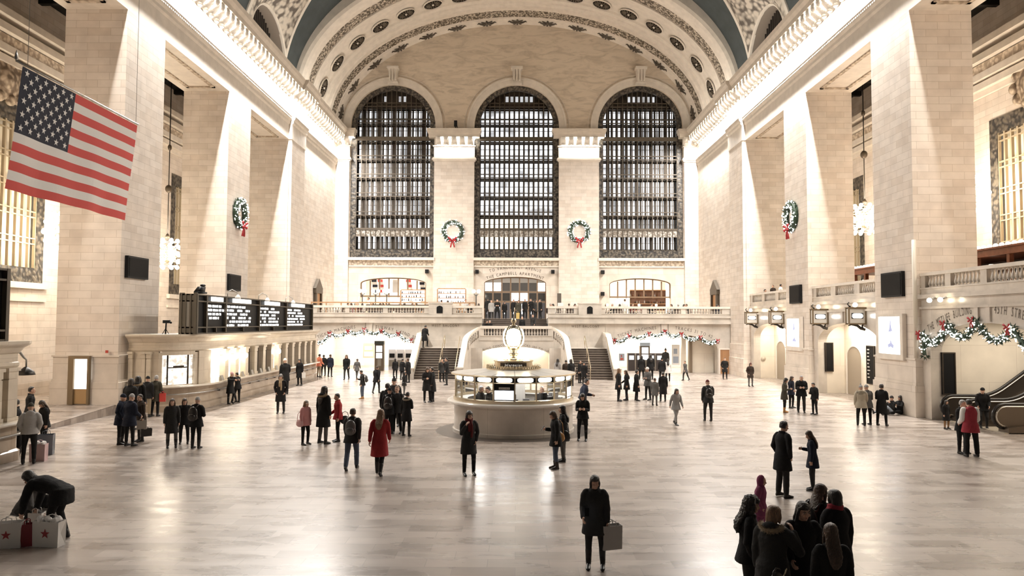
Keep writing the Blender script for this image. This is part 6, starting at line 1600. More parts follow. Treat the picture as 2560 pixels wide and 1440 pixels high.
def shoe_mesh(pose,n,boot):
    J=joints(pose); a=J[n+'ank']; k=J[n+'kne']; mb=MB(); mb.smooth=True; base=a+V(0,0,-.085); sh=(k-a).normalized()
    T=foot_frame(J,n,pose)@Matrix.Translation(V(0,0,-.085))
    secs=[]
    for y,w,h in ((.068,.022,.05),(.05,.036,.085),(.0,.041,.105),(-.05,.043,.095),(-.1,.048,.07),(-.15,.047,.055),(-.185,.036,.045),(-.2,.016,.03)): secs.append((V(0,y,h/2),V(w,0,0),V(0,0,h/2)))
    loft(mb,secs,14); mb.xf(T,0)
    limb(mb,[a+V(0,.01,-.01),a+sh*(.05 if not boot else boot)],[.05,.052 if not boot else .064],12)
    me=merged(mb,.009,2); return me
def hair_mesh(pose,kind):
    J=joints(pose); H=J['HR']; mb=MB(); hp=lambda x,y,z: head_pt(J,(x,y,z))
    def cap(e,front,z0):
        secs=[]
        for z,w,f,b in ((z0,.070,-.02,.09),(.06,.075,-.02,.098),(.095,.077,-.035,.102),(.125,.079,-.075+front,.102),(.155,.073,-.08+front,.096),(.18,.058,-.058,.08),(.2,.036,-.03,.055),(.208,.012,.0,.022)): secs.append((hp(0,(f+b)/2,z),H@V(w+e,0,0),H@V(0,(b-f)/2+e,0)))
        loft(mb,secs,18)
    it=2; nz=.006
    if kind=='short': cap(.007,.022,.035); nz=.014; it=1
    elif kind=='bald': cap(-.004,.05,.05)
    elif kind in('long','curly','band'):
        cap(.011 if kind!='curly' else .022,-.006,.03); nz=.012 if kind!='curly' else .035
        w=.0 if kind!='curly' else .028
        B=J['up']
        secs=[(hp(0,.045,.12),H@V(.082+w,0,0),H@V(0,.06+w,0)),(hp(0,.055,.03),H@V(.09+w,0,0),H@V(0,.052+w,0)),(hp(0,.075,-.06),H@V(.1+w,0,0),H@V(0,.045+w,0)),(B(V(0,.15,.42)),V(.098+w,0,0),J['R']@V(0,.036+w,0)),(B(V(0,.155,.33)),V(.075+w,0,0),J['R']@V(0,.03+w,0)),(B(V(0,.15,.27)),V(.035,0,0),J['R']@V(0,.018,0))]
        loft(mb,secs,16)
        for s in (-1,1): limb(mb,[hp(.066*s,-.03,.13),hp(.083*s,-.02,.06),hp(.088*s,-.01,-.03),hp(.09*s,-.0,-.1)],[.018,.022+w*.5,.024+w*.5,.018])
    elif kind=='bob':
        cap(.014,-.006,.03); 
        loft(mb,[(hp(0,.04,.12),H@V(.084,0,0),H@V(0,.07,0)),(hp(0,.045,.02),H@V(.092,0,0),H@V(0,.062,0)),(hp(0,.05,-.03),H@V(.08,0,0),H@V(0,.05,0))],16)
        for s in (-1,1): limb(mb,[hp(.066*s,-.03,.13),hp(.083*s,-.02,.06),hp(.082*s,-.01,-.01)],[.018,.022,.016])
    elif kind in('beanie','pom'):
        secs=[]
        for z,w,f,b in ((.10,.081,-.096,.104),(.125,.085,-.102,.108),(.138,.08,-.096,.103),(.15,.078,-.095,.1),(.185,.066,-.07,.085),(.215,.04,-.035,.06),(.226,.012,.0,.02)): secs.append((hp(0,(f+b)/2,z),H@V(w,0,0),H@V(0,(b-f)/2,0)))
        loft(mb,secs,18)
        if kind=='pom': mb.sphere(hp(0,.01,.25),.035,10,8)
        nz=.004
    elif kind=='cap':
        cap(.008,-.012,.06); loft(mb,[(hp(0,-.08,.118),H@V(.07,0,0),H@V(0,.02,.006)),(hp(0,-.14,.105),H@V(.06,0,0),H@V(0,.012,.004)),(hp(0,-.165,.1),H@V(.03,0,0),H@V(0,.006,.003))],12)
    return merged(mb,.008,it,.5,nz,.03)
def scarf_mesh(pose):
    J=joints(pose); mb=MB(); N_=J['neck']; R=J['R']
    for dz in (0,.03): mb.tube([N_+R@V(.085*cos(a),.082*sin(a)-.006,.012+dz+.012*sin(a*2+dz*40)) for a in [2*PI*k/16 for k in range(16)]],.03,8,closed=True)
    limb(mb,[N_+R@V(.03,-.1,.0),N_+R@V(.04,-.165,-.1),N_+R@V(.045,-.175,-.26),N_+R@V(.04,-.17,-.4)],[.03,.036,.038,.034]); limb(mb,[N_+R@V(-.03,-.1,.0),N_+R@V(-.03,-.165,-.1),N_+R@V(-.03,-.17,-.24)],[.03,.034,.034])
    return merged(mb,.01,2)
def fur_mesh(pose,up_):
    J=joints(pose); mb=MB(); N_=J['neck']; R=J['R']; RF=random.Random(5); pts=[]
    for k in range(23):
        a=PI*.02+PI*.96*k/22
        pts.append(N_+R@V(.145*cos(a),.03+.115*sin(a),-.035+.055*(1-sin(a))))
    if up_:
        pts=[head_pt(J,(.105*cos(a),-.075-.02*abs(sin(a)),.075+.135*sin(a))) for a in [-.9+ (PI+1.8)*k/24 for k in range(25)]]
    mb.tube(pts,.026,8)
    for p in pts:
        for _ in range(70):
            d=V(RF.gauss(0,1),RF.gauss(0,1),RF.gauss(0,1)).normalized(); t=d.cross(V(.3,.5,.8)).normalized()*.0035; q=p+d*.02; e=p+d*RF.uniform(.045,.062)+V(RF.gauss(0,.008),RF.gauss(0,.008),RF.gauss(0,.008)); mb.add([q-t,q+t,e],[(0,1,2)])
    me=mb.build('tmp',[],fix=False); m=me.data; bpy.data.objects.remove(me); m.materials.clear(); m.materials.append(None); return m
CLR=dict(K=(.012,.0115,.0115),C=(.03,.029,.028),N=(.014,.017,.03),G=(.11,.105,.10),LG=(.36,.345,.33),B=(.035,.024,.018),O=(.055,.05,.036),BE=(.40,.35,.27),TN=(.26,.15,.075),R=(.27,.022,.024),DR=(.10,.016,.016),P=(.58,.27,.27),OR=(.85,.30,.19),W=(.78,.76,.73),DN=(.10,.12,.16),LD=(.42,.48,.56),PU=(.23,.055,.12),KH=(.33,.27,.19),MR=(.30,.035,.05),BL=(.02,.015,.012),BR=(.05,.028,.015),LB=(.17,.095,.05),BD=(.45,.33,.19),GY=(.3,.29,.28),PK=(.6,.35,.36),SK=(.55,.34,.245),SK2=(.20,.11,.07),FR=(.36,.27,.17),BT=(.42,.21,.07),DT=(.08,.10,.14))
def hairmat(code):
    nm='hair_'+code.lower()
    if nm in MATS: return MATS[nm]
    m=bpy.data.materials.new(nm); m.use_nodes=True; nt=m.node_tree; b=nt.nodes['Principled BSDF']; L=nt.links.new
    tc=N(nt,'TexCoord'); mp=N(nt,'Mapping'); mp.inputs['Scale'].default_value=(120,120,7); nz=N(nt,'TexNoise'); nz.inputs['Scale'].default_value=1; nz.inputs['Detail'].default_value=3
    L(tc.outputs['Object'],mp.inputs[0]); L(mp.outputs[0],nz.inputs['Vector'])
    mr=N(nt,'MapRange',i_1=.3,i_2=.7,i_3=.55,i_4=1.7); L(nz.outputs['Fac'],mr.inputs[0]); mx=N(nt,'VectorMath',operation='SCALE'); mx.inputs[0].default_value=CLR[code]; L(mr.outputs[0],mx.inputs['Scale']); L(mx.outputs[0],b.inputs['Base Color'])
    bp=N(nt,'Bump',i_Strength=.8,i_Distance=.01); L(nz.outputs['Fac'],bp.inputs['Height']); L(bp.outputs[0],b.inputs['Normal']); b.inputs['Roughness'].default_value=.42
    MATS[nm]=m; return m
def cmat(code,kind='cloth'):
    if kind=='hair' and code not in('FR','BE'): return hairmat(code)
    r={'cloth':.85,'skin':.55,'hair':.6,'shoe':.45,'leather':.4}[kind]
    return mat('%s_%s'%(kind,code.lower()),CLR[code],r,bump=.35 if kind in('cloth','hair') else 0,bscale=60 if kind=='cloth' else 90,spec=.25 if kind=='cloth' else .5)
def piece(name,me,m,parent):
    o=bpy.data.objects.new(name,me); COL.objects.link(o); o.parent=parent; o.material_slots[0].link='OBJECT'; o.material_slots[0].material=m; return o
def person(label,pose,coat,tr,hair,shoe='K',hem=.62,bulk=.01,hood='',skin='SK',loc=(0,0,0),rz=0,h=1.7,wide=1,boot=0,flare=.0,scarf=None,fur=None,group=None,eyes=False,band=None,furup=False,sleeves=None):
    o=empty('person',loc,rz,label,'person',group)
    J=joints(pose); s=h/1.70; o.scale=(s*wide,s*wide,s)
    piece('body',cached(('b',pose),lambda:body_mesh(pose)),cmat(skin,'skin'),o)
    piece('trousers',cached(('t',pose,flare),lambda:trousers_mesh(pose,flare)),cmat(tr),o)
    hk=(pose,hem,bulk,hood); piece('coat' if hem<.8 else 'jacket',cached(('c',)+hk,lambda:coat_mesh(*hk)),cmat(coat),o)
    for n in 'rl': piece('boot' if boot else 'shoe',cached(('s',pose,n,boot),lambda:shoe_mesh(pose,n,boot)),cmat(shoe,'shoe'),o)
    if hair and hood!='up':
        kind,hc=hair[:2]; piece({'beanie':'beanie','pom':'beanie','cap':'cap'}.get(kind,'hair'),cached(('h',pose,kind),lambda:hair_mesh(pose,kind)),cmat(hc,'hair' if kind not in('beanie','pom','cap') else 'cloth'),o)
        if kind in('beanie','pom','cap') and hc and len(hair)>2: piece('hair',cached(('h',pose,hair[2]),lambda:hair_mesh(pose,hair[2])),cmat(hair[3],'hair'),o)
    if scarf: piece('scarf',cached(('sc',pose),lambda:scarf_mesh(pose)),cmat(scarf),o)
    if fur: piece('fur_trim',cached(('f',pose,furup),lambda:fur_mesh(pose,furup)),cmat(fur,'hair'),o)
    if sleeves: piece('sleeves',cached(('sl',pose,bulk),lambda:sleeve_mesh(pose,bulk)),cmat(sleeves),o)
    if band:
        mb=MB(); mb.smooth=True; mb.tube([head_pt(J,(.088*cos(a),-.035+.02*sin(a),.12+.095*sin(a))) for a in [-.3+(PI+.6)*k/18 for k in range(19)]],.012,8); mb.build('headband',cmat(band),o)
    if eyes:
        for sx in (-1,1):
            mb=MB(); mb.smooth=True; p=head_pt(J,(.03*sx,-.084,.083)); mb.sphere(p,(.013,.008,.0075),10,8); e=mb.build('eye',mat('eye_white',(.6,.57,.53),.2),o)
            mb=MB(); mb.smooth=True; mb.sphere(head_pt(J,(.03*sx,-.0895,.083)),.0058,8,6); mb.build('iris',mat('dark_iris',(.02,.012,.008),.15),e)
            mb=MB(); mb.smooth=True; mb.tube([head_pt(J,(.014*sx,-.099,.103)),head_pt(J,(.032*sx,-.097,.109)),head_pt(J,(.05*sx,-.085,.103))],[.003,.0042,.0025],6); mb.build('eyebrow',cmat('BL','hair'),o)
        mb=MB(); mb.smooth=True; mb.tube([head_pt(J,(-.021,-.095,.0175)),head_pt(J,(0,-.106,.0175)),head_pt(J,(.021,-.095,.0175))],[.003,.0062,.003],6); mb.build('lips',mat('lip_red',(.32,.10,.09),.4),o)
    return o
def topz(pose):
    J=joints(pose); return max((J['head']+J['HR']@V(0,y,.2)).z for y in (-.03,.03,.06))
def standat(px,head,foot=None,H=None,z=0):
    """floor spot and height from where feet and head show in the photograph"""
    if foot is None:
        d=ray(px,head); Y=(H+z-EYE)/(d.z/d.y); 
        return (d.x/d.y*Y,Y,z),H
    x,y=floor_at(px,foot,z); d=ray(px,head); hh=EYE+d.z/d.y*y-z
    return (x,y,z),hh
# ------------------------------------------------------------------ people: the crowd
GF='travellers on the concourse floor'
def P(px,head,foot,yaw,pose,coat,tr,hair,label,H=None,dx=0,**kw):
    loc,h=standat(px,head,foot,H)
    hh=h/ (topz(pose)/1.70) if foot is not None else H
    hh=max(1.05,min(1.98,hh))
    kw.setdefault('group',GF)
    o=person(label,pose,coat,tr,hair,loc=loc,rz=math.radians(yaw),h=hh,**kw)
    return o
def at_person(o,v):
    s=o.scale; R=Matrix.Rotation(o.rotation_euler.z,3,'Z'); return Vector(o.location)+R@V(v[0]*s.x,v[1]*s.y,v[2]*s.z)
def backpack(o,label,m,size=1):
    p=at_person(o,(0,.215,1.2)); e=empty('backpack',p,o.rotation_euler.z,label,'backpack','worn backpacks'); e.scale=[o.scale.x*size]*3
    mb=MB(); mb.sphere((0,0,0),(.15,.085,.2),14,10); mb.sphere((0,.01,-.1),(.16,.09,.13),14,10); me=merged(mb,.014,3); piece('pack_body',me,m,e)
    mb=MB(); mb.smooth=True; mb.sphere((0,.075,-.09),(.11,.045,.09),12,8); mb.build('front_pocket',m,e)
    for s in (-1,1):
        mb=MB(); mb.smooth=True; mb.tube([(.09*s,-.03,.17),(.1*s,-.13,.24),(.105*s,-.28,.2),(.1*s,-.345,.05),(.11*s,-.25,-.1),(.11*s,-.06,-.16)],.016,6); mb.build('strap',m,e)
def handbag(o,at,label,m,w=.3,hh=.24,strap=.35,name='handbag',grp=None):
    p=at_person(o,at); e=empty(name,p,o.rotation_euler.z+PI/2,label,'bag',grp)
    mb=MB(); mb.sphere((0,0,0),(w/2,.07,hh/2),12,8); mb.sphere((0,0,-hh*.15),(w/2*1.05,.075,hh*.36),12,8); piece('bag_body',merged(mb,.014,3),m,e)
    mb=MB(); mb.smooth=True; mb.tube([(-w*.4,0,hh*.3),(-w*.3,0,hh*.3+strap*.7),(0,0,hh*.3+strap),(w*.3,0,hh*.3+strap*.7),(w*.4,0,hh*.3)],.011,6); mb.build('handle',m,e)
    return e
def paperbag(loc,rz,w,d,h,m,label,name='shopping_bag',star=None,handles=True,crumple=None,grp=None):
    e=empty(name,loc,rz,label,'bag',grp); t=1.04
    mb=MB()
    b=[(-w/2,-d/2,0),(w/2,-d/2,0),(w/2,d/2,0),(-w/2,d/2,0)]; q=[(-w/2*t,-d/2*t,h),(w/2*t,-d/2*t,h*.97),(w/2*t,d/2*t,h),(-w/2*t,d/2*t,h*.98)]
    mb.add(b+q,[(3,2,1,0),(0,1,5,4),(2,3,7,6)]); mb.add([b[1],b[2],q[2],q[1],(w/2*.9,0,h*.5)],[(0,1,4),(1,2,4),(2,3,4),(3,0,4)]); mb.add([b[3],b[0],q[0],q[3],(-w/2*.9,0,h*.5)],[(0,1,4),(1,2,4),(2,3,4),(3,0,4)])
    o=mb.build('bag_body',m,e); sl=o.modifiers.new('s','SOLIDIFY'); sl.thickness=.006
    if handles:
        for y in (-d/2*t,d/2*t):
            mb=MB(); mb.smooth=True; mb.tube([(-w*.2,y,h*.96),(-w*.17,y*.8,h*1.14),(0,y*.6,h*1.2),(w*.17,y*.8,h*1.14),(w*.2,y,h*.96)],.008,6); mb.build('handle',m,e)
    if star:
        mb=MB(); Q=[]
        for k in range(10): a=PI/2+PI*k/5; r=w*(.19 if k%2==0 else .075); Q.append((r*cos(a),-d/2*1.022-.006,h*.52+r*sin(a)))
        mb.add([(0,-d/2*1.022-.006,h*.52)]+Q,[(0,1+k,1+(k+1)%10) for k in range(10)]); mb.build('star_mark',star,e)
    if crumple:
        mb=MB(); RC=random.Random(4)
        for k in range(14): mb.sphere((RC.uniform(-.4,.4)*w,RC.uniform(-.3,.3)*d,h*.95+RC.uniform(0,.05)),RC.uniform(.04,.07),8,6)
        piece('tissue_paper',merged(mb,.014,2,.5,.02,.05),crumple,e)
    return e
def held(name,label,o,at,dims,m,rx=-.6):
    e=empty(name,at_person(o,at),o.rotation_euler.z,label,'phone'); mb=MB(); mb.box(-dims[0]/2,dims[0]/2,-dims[1]/2,dims[1]/2,-dims[2]/2,dims[2]/2); b=mb.build('phone_body',BLACK,e); b.rotation_euler=(rx,0,0)
    mb=MB(); mb.box(-dims[0]*.43,dims[0]*.43,dims[1]/2,dims[1]/2+.001,-dims[2]*.43,dims[2]*.43); b=mb.build('phone_screen',m,e); b.rotation_euler=(rx,0,0)
PHS=glow('phone_screen',(.85,.92,1),1.5)
CB=lambda c: cmat(c,'leather')
# ---- foreground group, lower right
o=P(1868,1240,None,78,'pockets','K','C',('curly','BL'),'woman with long curly dark hair and pale headband, black jacket, leftmost of the foreground group',H=1.70,hem=.80,bulk=.015,eyes=True,band='LG',wide=.95)
o=P(1930,1268,None,138,'ear','C','K',('bob','LB'),'woman in charcoal parka with tan fur hood, hand to her face, seen from behind',H=1.68,hem=.60,bulk=.03,hood='down',fur='FR',eyes=True)
e=handbag(o,(-.16,.26,.82),'dark handbag with gold chain strap on the woman in the fur hooded parka',CB('BL'),.30,.26,.1)
mb=MB(); mb.smooth=True
for k in range(26):
    t=k/25; c_=V(-.06+.12*t+.02*sin(k*2),0.16-.34*t*0,.18-.02*k*.2) if 0 else V(.13-.26*t,.075,.10-.05*sin(PI*t)+.05*t); M=Matrix.Translation(c_)@Matrix.Rotation(k%2*PI/2,4,'X'); st=len(mb.v); mb.tube([(.013*cos(a),.008*sin(a),0) for a in [2*PI*i/8 for i in range(8)]],.0035,5,closed=True); mb.xf(M,st)
mb.build('gold_chain',GOLD,e)
mb=MB(); mb.smooth=True; mb.sphere((.08,.078,.0),(.03,.008,.03),12,8); mb.build('gold_disc',GOLD,e)
o=P(2004,1254,None,-6,'hold','K','K',('long','BL'),'woman with long dark hair facing the camera in the foreground group, black coat',H=1.69,hem=.5,eyes=True)
o=P(2079,1313,None,176,'stand','K','K',('long','BR'),'woman with very long brown hair seen from behind, right front of the foreground group',H=1.64,hem=.6,bulk=.015,wide=.95)
o=P(2044,1213,None,120,'hold2','K','K',('long','BR'),'dark haired person in black coat standing behind the foreground group, left of two',H=1.68,hem=.6,bulk=.025)
backpack(o,'black backpack on the person behind the foreground group',CB('K'),1.05)
o=P(2091,1228,None,200,'stand','K','K',('bob','BL'),'person in black coat with red scarf behind the foreground group, right of two',H=1.70,hem=.62,bulk=.02,scarf='MR')
o=P(1899,1191,None,60,'pockets','PU','PU',('short','BR'),'child in purple hooded jacket just behind the curly haired woman',H=1.22,hem=.7,bulk=.03,hood='up')
# ---- pair standing right of centre
o=P(1957,1052,1243,112,'pockets','K','C',('short','BL'),'tall man in black coat and dark trousers, left of the talking pair at right',hem=.6,shoe='BL',boot=.0,flare=.012)
o=P(2033,1076,1226,-112,'phone','N','C',('long','BR'),'woman with long brown hair in navy coat facing the tall man in black',hem=.64,bulk=.012,wide=.95)
# ---- foreground walker
o=P(1487,1186,1420,-8,'hold','C','C',('bob','BL'),'person in dark coat walking alone across the near middle of the floor with a bag',hem=.62,bulk=.02,boot=.25)
paperbag((at_person(o,(.30,.02,.36))),math.radians(20),.34,.14,.40,mat('pale_plastic_bag',(.42,.40,.38),.4),'pale grey bag carried by the lone walker in the near middle')
held('phone','lit phone in the hand of the lone walker in the near middle',o,(-.13,-.33,1.1),(.07,.012,.14),PHS)
# ---- in front of the booth
o=P(1171,1026,1188,18,'face','C','K',('bob','BL'),'woman in dark coat with red scarf raising her hand to her mouth before the booth',hem=.56,boot=.36,scarf='DR',eyes=True,wide=.97)
o=P(1390,1026,1172,-80,'phone','K','DT',('bob','BR'),'woman in black jacket holding a phone, with brown shoulder bag, right of the booth front',hem=.66,bulk=.02,shoe='B',boot=.12)
handbag(o,(-.05,.10,.92),'brown leather shoulder bag on the woman right of the booth front',CB('BT'),.34,.30,.42)
held('phone','phone held by the woman with the brown shoulder bag',o,(-.02,-.40,1.2),(.07,.012,.14),PHS)
o=P(1409,1013,1154,-95,'stand','K','G',('long','BL'),'person in black behind the woman with the brown bag',hem=.62)
handbag(o,(.25,.02,.82),'black tote bag hanging beside the woman with the brown bag',CB('K'),.36,.34,.35)
o=P(1457,982,1102,-10,'phone2','K','K',('long','BL'),'woman with long dark hair and glasses looking at her phone right of the booth',hem=.78,boot=.3)
o=P(1455,946,1061,100,'lean','N','K',('short','BL'),'man in shiny dark blue jacket leaning on the right side of the booth',hem=.78,bulk=.03)
# ---- centre left group
o=P(762,1001,1112,60,'stand','P','K',('beanie','W','long','LB'),'girl in pink jacket and white beanie with pink bag, left of the middle',hem=.74,bulk=.02,wide=.98)
handbag(o,(-.24,.05,.86),'pink shoulder bag on the girl in the pink jacket',CB('PK'),.3,.26,.3)
o=P(807,965,1110,150,'stand','K','G',('long','BL'),'woman in black coat with fur trimmed hood and long hair beside the girl in pink',hem=.5,hood='down',fur='FR',boot=.0)
o=P(845,983,1104,-70,'hold','R','K',('short','BL'),'boy in red jacket with dark hair, right of the woman in the fur hood',hem=.78,bulk=.02)
handbag(o,(.1,.22,.78),'round dark bag hanging behind the boy in red',CB('C'),.3,.3,.2)
o=P(879,1021,1173,180,'walk','C','DT',('short','BR'),'person in dark jacket and jeans walking away, left of the red coated walker',hem=.76,bulk=.02,flare=.012)
backpack(o,'grey backpack on the walker left of the red coated walker',CB('G'))
o=P(948,1023,1186,176,'walk2','R','K',('long','LB'),'walker in long red coat with fair hair going away, left of the booth',hem=.5,boot=.2)
o=P(967,958,1082,170,'stand','K','K',('short','BL'),'person in black coat at the left of the dark group left of the booth',hem=.6,bulk=.02)
o=P(972,970,1085,178,'strap','K','K',('beanie','K'),'person in black hooded jacket with backpack seen from behind, left of the booth',hem=.72,bulk=.03)
backpack(o,'black backpack on the hooded person left of the booth',CB('BL'),1.1)
o=P(984,945,1066,10,'stand','C','C',('pom','C'),'person in dark beanie at the back of the group left of the booth',hem=.7)
o=P(992,965,1084,-5,'stand','C','K',('short','LB'),'fair haired man in dark jacket facing the camera, left of the booth',hem=.74,eyes=True)
o=P(1016,980,1091,165,'ease' if 0 else 'phone','K','K',('short','BL'),'woman in black coat with fair fur hood and boots, seen from behind',hem=.58,hood='down',fur='BE',boot=.3,wide=.95)
# ---- left middle group
o=P(428,996,1119,25,'stand','C','G',('long','BR'),'woman in long dark coat, left of the three by the ticket booth counter',hem=.5,boot=.2)
o=P(459,995,1109,20,'hold','K','K',('bob','BR'),'person in black with fair hair in the middle of the three by the ticket booth',hem=.7)
o=P(489,993,1121,172,'strap','K','K',('beanie','LG'),'person in grey beanie with big backpack, right of the three by the ticket booth',hem=.72,bulk=.03,boot=.2)
backpack(o,'large dark backpack on the person in the grey beanie',CB('BL'),1.15)
# ---- left group in front of the rounded corner
o=P(300,985,1111,100,'pockets','N','K',('beanie','N'),'person in navy parka at the left of the huddle before the rounded ticket corner',hem=.66,bulk=.035,boot=.15)
o=P(322,985,1115,160,'hold2','N','K',('beanie','LG'),'person in navy parka and pale cap in the middle of the huddle',hem=.66,bulk=.035)
o=P(351,985,1104,-40,'hold','B','C',('short','BL'),'dark haired person in brown coat at the right of the huddle with bags',hem=.6,bulk=.02,boot=.15)
paperbag(at_person(o,(.26,-.08,.48)),.4,.3,.14,.3,mat('grey_beige_paper',(.40,.36,.31),.6),'grey beige paper bag carried by the person in the brown coat')
paperbag(at_person(o,(.30,.06,.22)),.7,.34,.14,.26,CB('BL'),'black shopping bag carried by the person in the brown coat')
o=P(323,946,1075,170,'stand','K','K',('bob','BL'),'person in black at the left of the back row before the rounded ticket corner',hem=.6,bulk=.02)
o=P(341,940,1070,185,'stand','K','K',('long','BL'),'woman in black with fur hood in the back row before the rounded ticket corner',hem=.6,hood='down',fur='FR')
o=P(366,941,1043,178,'stand','K','KH',('beanie','K'),'man in black jacket and khaki trousers seen from behind at the ticket corner',hem=.78,bulk=.03)
o=P(387,938,1041,176,'hold','O','K',('short','GY'),'person in olive coat beside the man in khaki trousers at the ticket corner',hem=.62,bulk=.02)
paperbag(at_person(o,(.30,0,.55)),.3,.24,.12,.34,mat('lilac_paper_bag',(.42,.40,.50),.5),'pale lilac bag held by the person in the olive coat')
paperbag(at_person(o,(-.32,0,.62)),.3,.24,.12,.36,mat('bright_red_bag',(.5,.05,.04),.5),'bright red bag held by the person in the olive coat')
# ---- at the left edge booth
o=P(72,1008,1160,-152,'pockets','LG','K',('beanie','O'),'man in grey hooded sweatshirt and olive beanie seen from behind at the left',hem=.84,bulk=.02,hood='down')
o=P(38,1018,1139,20,'phone2','K','K',('beanie','LG'),'person in black with striped pale beanie looking at a phone against the left booth',hem=.8,bulk=.03,boot=.2)
held('phone','phone held by the person in the striped beanie',o,(0,-.37,1.17),(.07,.012,.14),PHS)
o=P(43,999,None,-60,'stand','K','K',('short','BL'),'dark haired person behind the striped beanie at the left booth counter',H=1.7,hem=.7)
o=P(76,968,None,120,'stand','K','K',('short','BL'),'taller dark haired man in black behind the grey sweatshirt',H=1.76,hem=.75)
o=P(109,1000,1122,-35,'phone','K','K',('beanie','G','long','BR'),'woman in black with grey beanie to the right of the grey sweatshirt man',hem=.74,bulk=.02,boot=.2)
x,y=floor_at(114,1136); paperbag((x,y,0),.3,.42,.24,.62,mat('blue_grey_plastic',(.14,.16,.19),.25),'blue grey plastic bag on the floor beside the woman in the grey beanie',handles=True)
x,y=floor_at(96,1152); paperbag((x,y,0),.1,.42,.2,.5,mat('pink_white_bag',(.66,.47,.47),.5),'pink and white shopping bag on the floor right of the grey sweatshirt man',crumple=mat('white_tissue',(.8,.77,.74),.7))
o=P(152,1190,1348,-94,'bend','K','K',('bob','BL'),'person in black bending down over shopping bags in the lower left corner',H=1.72,hem=.66,bulk=.03)
o.scale=(1.05,1.05,1.05)
o=P(52,1200,1326,80,'crouch','G','C',('bob','GY'),'person in grey crouching behind the star marked bags in the lower left corner',H=1.7,hem=.8,bulk=.03)
o.scale=(1,1,1)
WB=mat('white_paper_bag',(.72,.69,.65),.45); STR=mat('red_star_print',(.30,.03,.035),.5)
x,y=floor_at(122,1364); paperbag((x,y,0),-.12,.50,.2,.46,WB,'white shopping bag with red star stuffed with tissue, nearest the bending person',star=STR,crumple=mat('white_tissue'))
x,y=floor_at(20,1368); paperbag((x,y,0),.22,.46,.2,.46,WB,'white shopping bag with red star at the left edge',star=STR)
x,y=floor_at(62,1366); paperbag((x,y+.05,0),.5,.22,.14,.40,mat('dark_red_bag',(.24,.025,.03),.45),'small dark red bag between the two star marked bags')
x,y=floor_at(82,1342); paperbag((x,y+.1,0),.1,.24,.16,.44,WB,'plain white bag behind the red bag',star=None)
x,y=floor_at(92,1330); paperbag((x-.1,y+.3,0),.1,.5,.26,.42,mat('grey_shopping_bag',(.22,.205,.19),.5),'grey shopping bag behind the star marked bags')
e=empty('handbag',(x+.02,y+.28,.52),.3,'black handbag resting on the grey bag in the lower left corner','bag'); mb=MB(); mb.sphere((0,0,0),(.24,.12,.15),12,8); piece('bag_body',merged(mb,.014,3),CB('K'),e); mb=MB(); mb.smooth=True; mb.tube([(-.15,0,.1),(-.12,0,.24),(0,0,.3),(.12,0,.24),(.15,0,.1)],.012,6); mb.build('handle',CB('K'),e)
# ---- along the long ticket booth and the left arch
o=P(701,935,1033,8,'pockets','K','C',('beanie','LG','long','BR'),'woman in pale beanie and dark coat with checked scarf walking towards the camera',hem=.5,scarf='FR',boot=.25)
o=P(712,896,985,-150,'table','K','K',('beanie','W'),'person in white beanie leaning on the ticket counter',hem=.62) if 'table' in POSES else P(712,896,985,-150,'hold','K','K',('beanie','W'),'person in white beanie leaning on the ticket counter',hem=.62)
o=P(749,897,964,-20,'stand','K','K',('bob','BL'),'woman in black coat and boots by the middle of the ticket counter',hem=.5,boot=.3)
paperbag(at_person(o,(.3,0,.5)),.2,.22,.1,.34,WB,'white bag held by the woman in boots at the ticket counter')
o=P(575,930,1010,60,'hug','K','K',('beanie','PK'),'woman in black coat and pink beanie hugging at the ticket booth corner',hem=.56,boot=.3)
o=P(594,931,1006,-110,'hug','K','K',('short','BL'),'man in black jacket hugging the woman in the pink beanie',hem=.76,bulk=.02)
o=P(797,885,943,150,'hold','OR','KH',('short','BL'),'person in bright orange jacket and khaki trousers by the left passage',hem=.8,bulk=.02)
o=P(809,887,940,-150,'stand','K','K',('short','BL'),'person in black beside the orange jacket',hem=.74)
o=P(825,886,942,170,'stand','N','K',('short','BR'),'man in navy jacket with dark trousers right of the orange jacket',hem=.72,bulk=.02)
o=P(866,887,949,0,'walk','K','C',('long','BR'),'woman in black walking out of the left passage',hem=.72)
o=P(892,897,946,170,'walk2','G','G',('short','BR'),'person in grey walking into the left passage',hem=.66)
o=P(906,925,997,-90,'phone','C','DT',('short','BL'),'man with backpack and tan shoes in profile left of the stairs',hem=.78,shoe='BT',bulk=.015)
backpack(o,'dark backpack on the man in tan shoes',CB('C'))
o=P(941,915,983,165,'walk','K','C',('short','BR'),'man in black jacket walking away beside the man with tan shoes',hem=.7,bulk=.02)
o=P(988,896,947,-150,'stand','K','K',('bob','BL'),'person in black left of the stair foot, first of three',hem=.7)
o=P(1005,897,950,150,'hold','K','K',('short','BL'),'person in black left of the stair foot, second of three',hem=.7,bulk=.02)
o=P(1020,896,957,-120,'stand','K','K',('short','BR'),'person in black left of the stair foot, third of three, next to the parapet',hem=.62)
o=P(1010,930,988,100,'stand','K','G',('long','BL'),'woman with shoulder bag behind the group left of the booth',hem=.68)
handbag(o,(-.22,.0,.85),'dark shoulder bag on the woman behind the group left of the booth',CB('K'),.28,.24,.3)
o=P(1067,917,1006,20,'phone','K','K',('long','BR'),'woman with long brown hair in black looking at her phone before the left stairs',hem=.55)
o=P(1081,918,1005,-100,'stand','K','K',('short','BL'),'person in black facing the woman with the phone before the left stairs',hem=.5)
o=P(1117,894,963,-85,'face','K','C',('short','BL'),'man in black jacket in profile at the foot of the left stairs',hem=.74,bulk=.015)
o=P(1104,897,955,30,'stand','C','K',('short','BR'),'person in dark clothes behind the man at the foot of the left stairs',hem=.66)
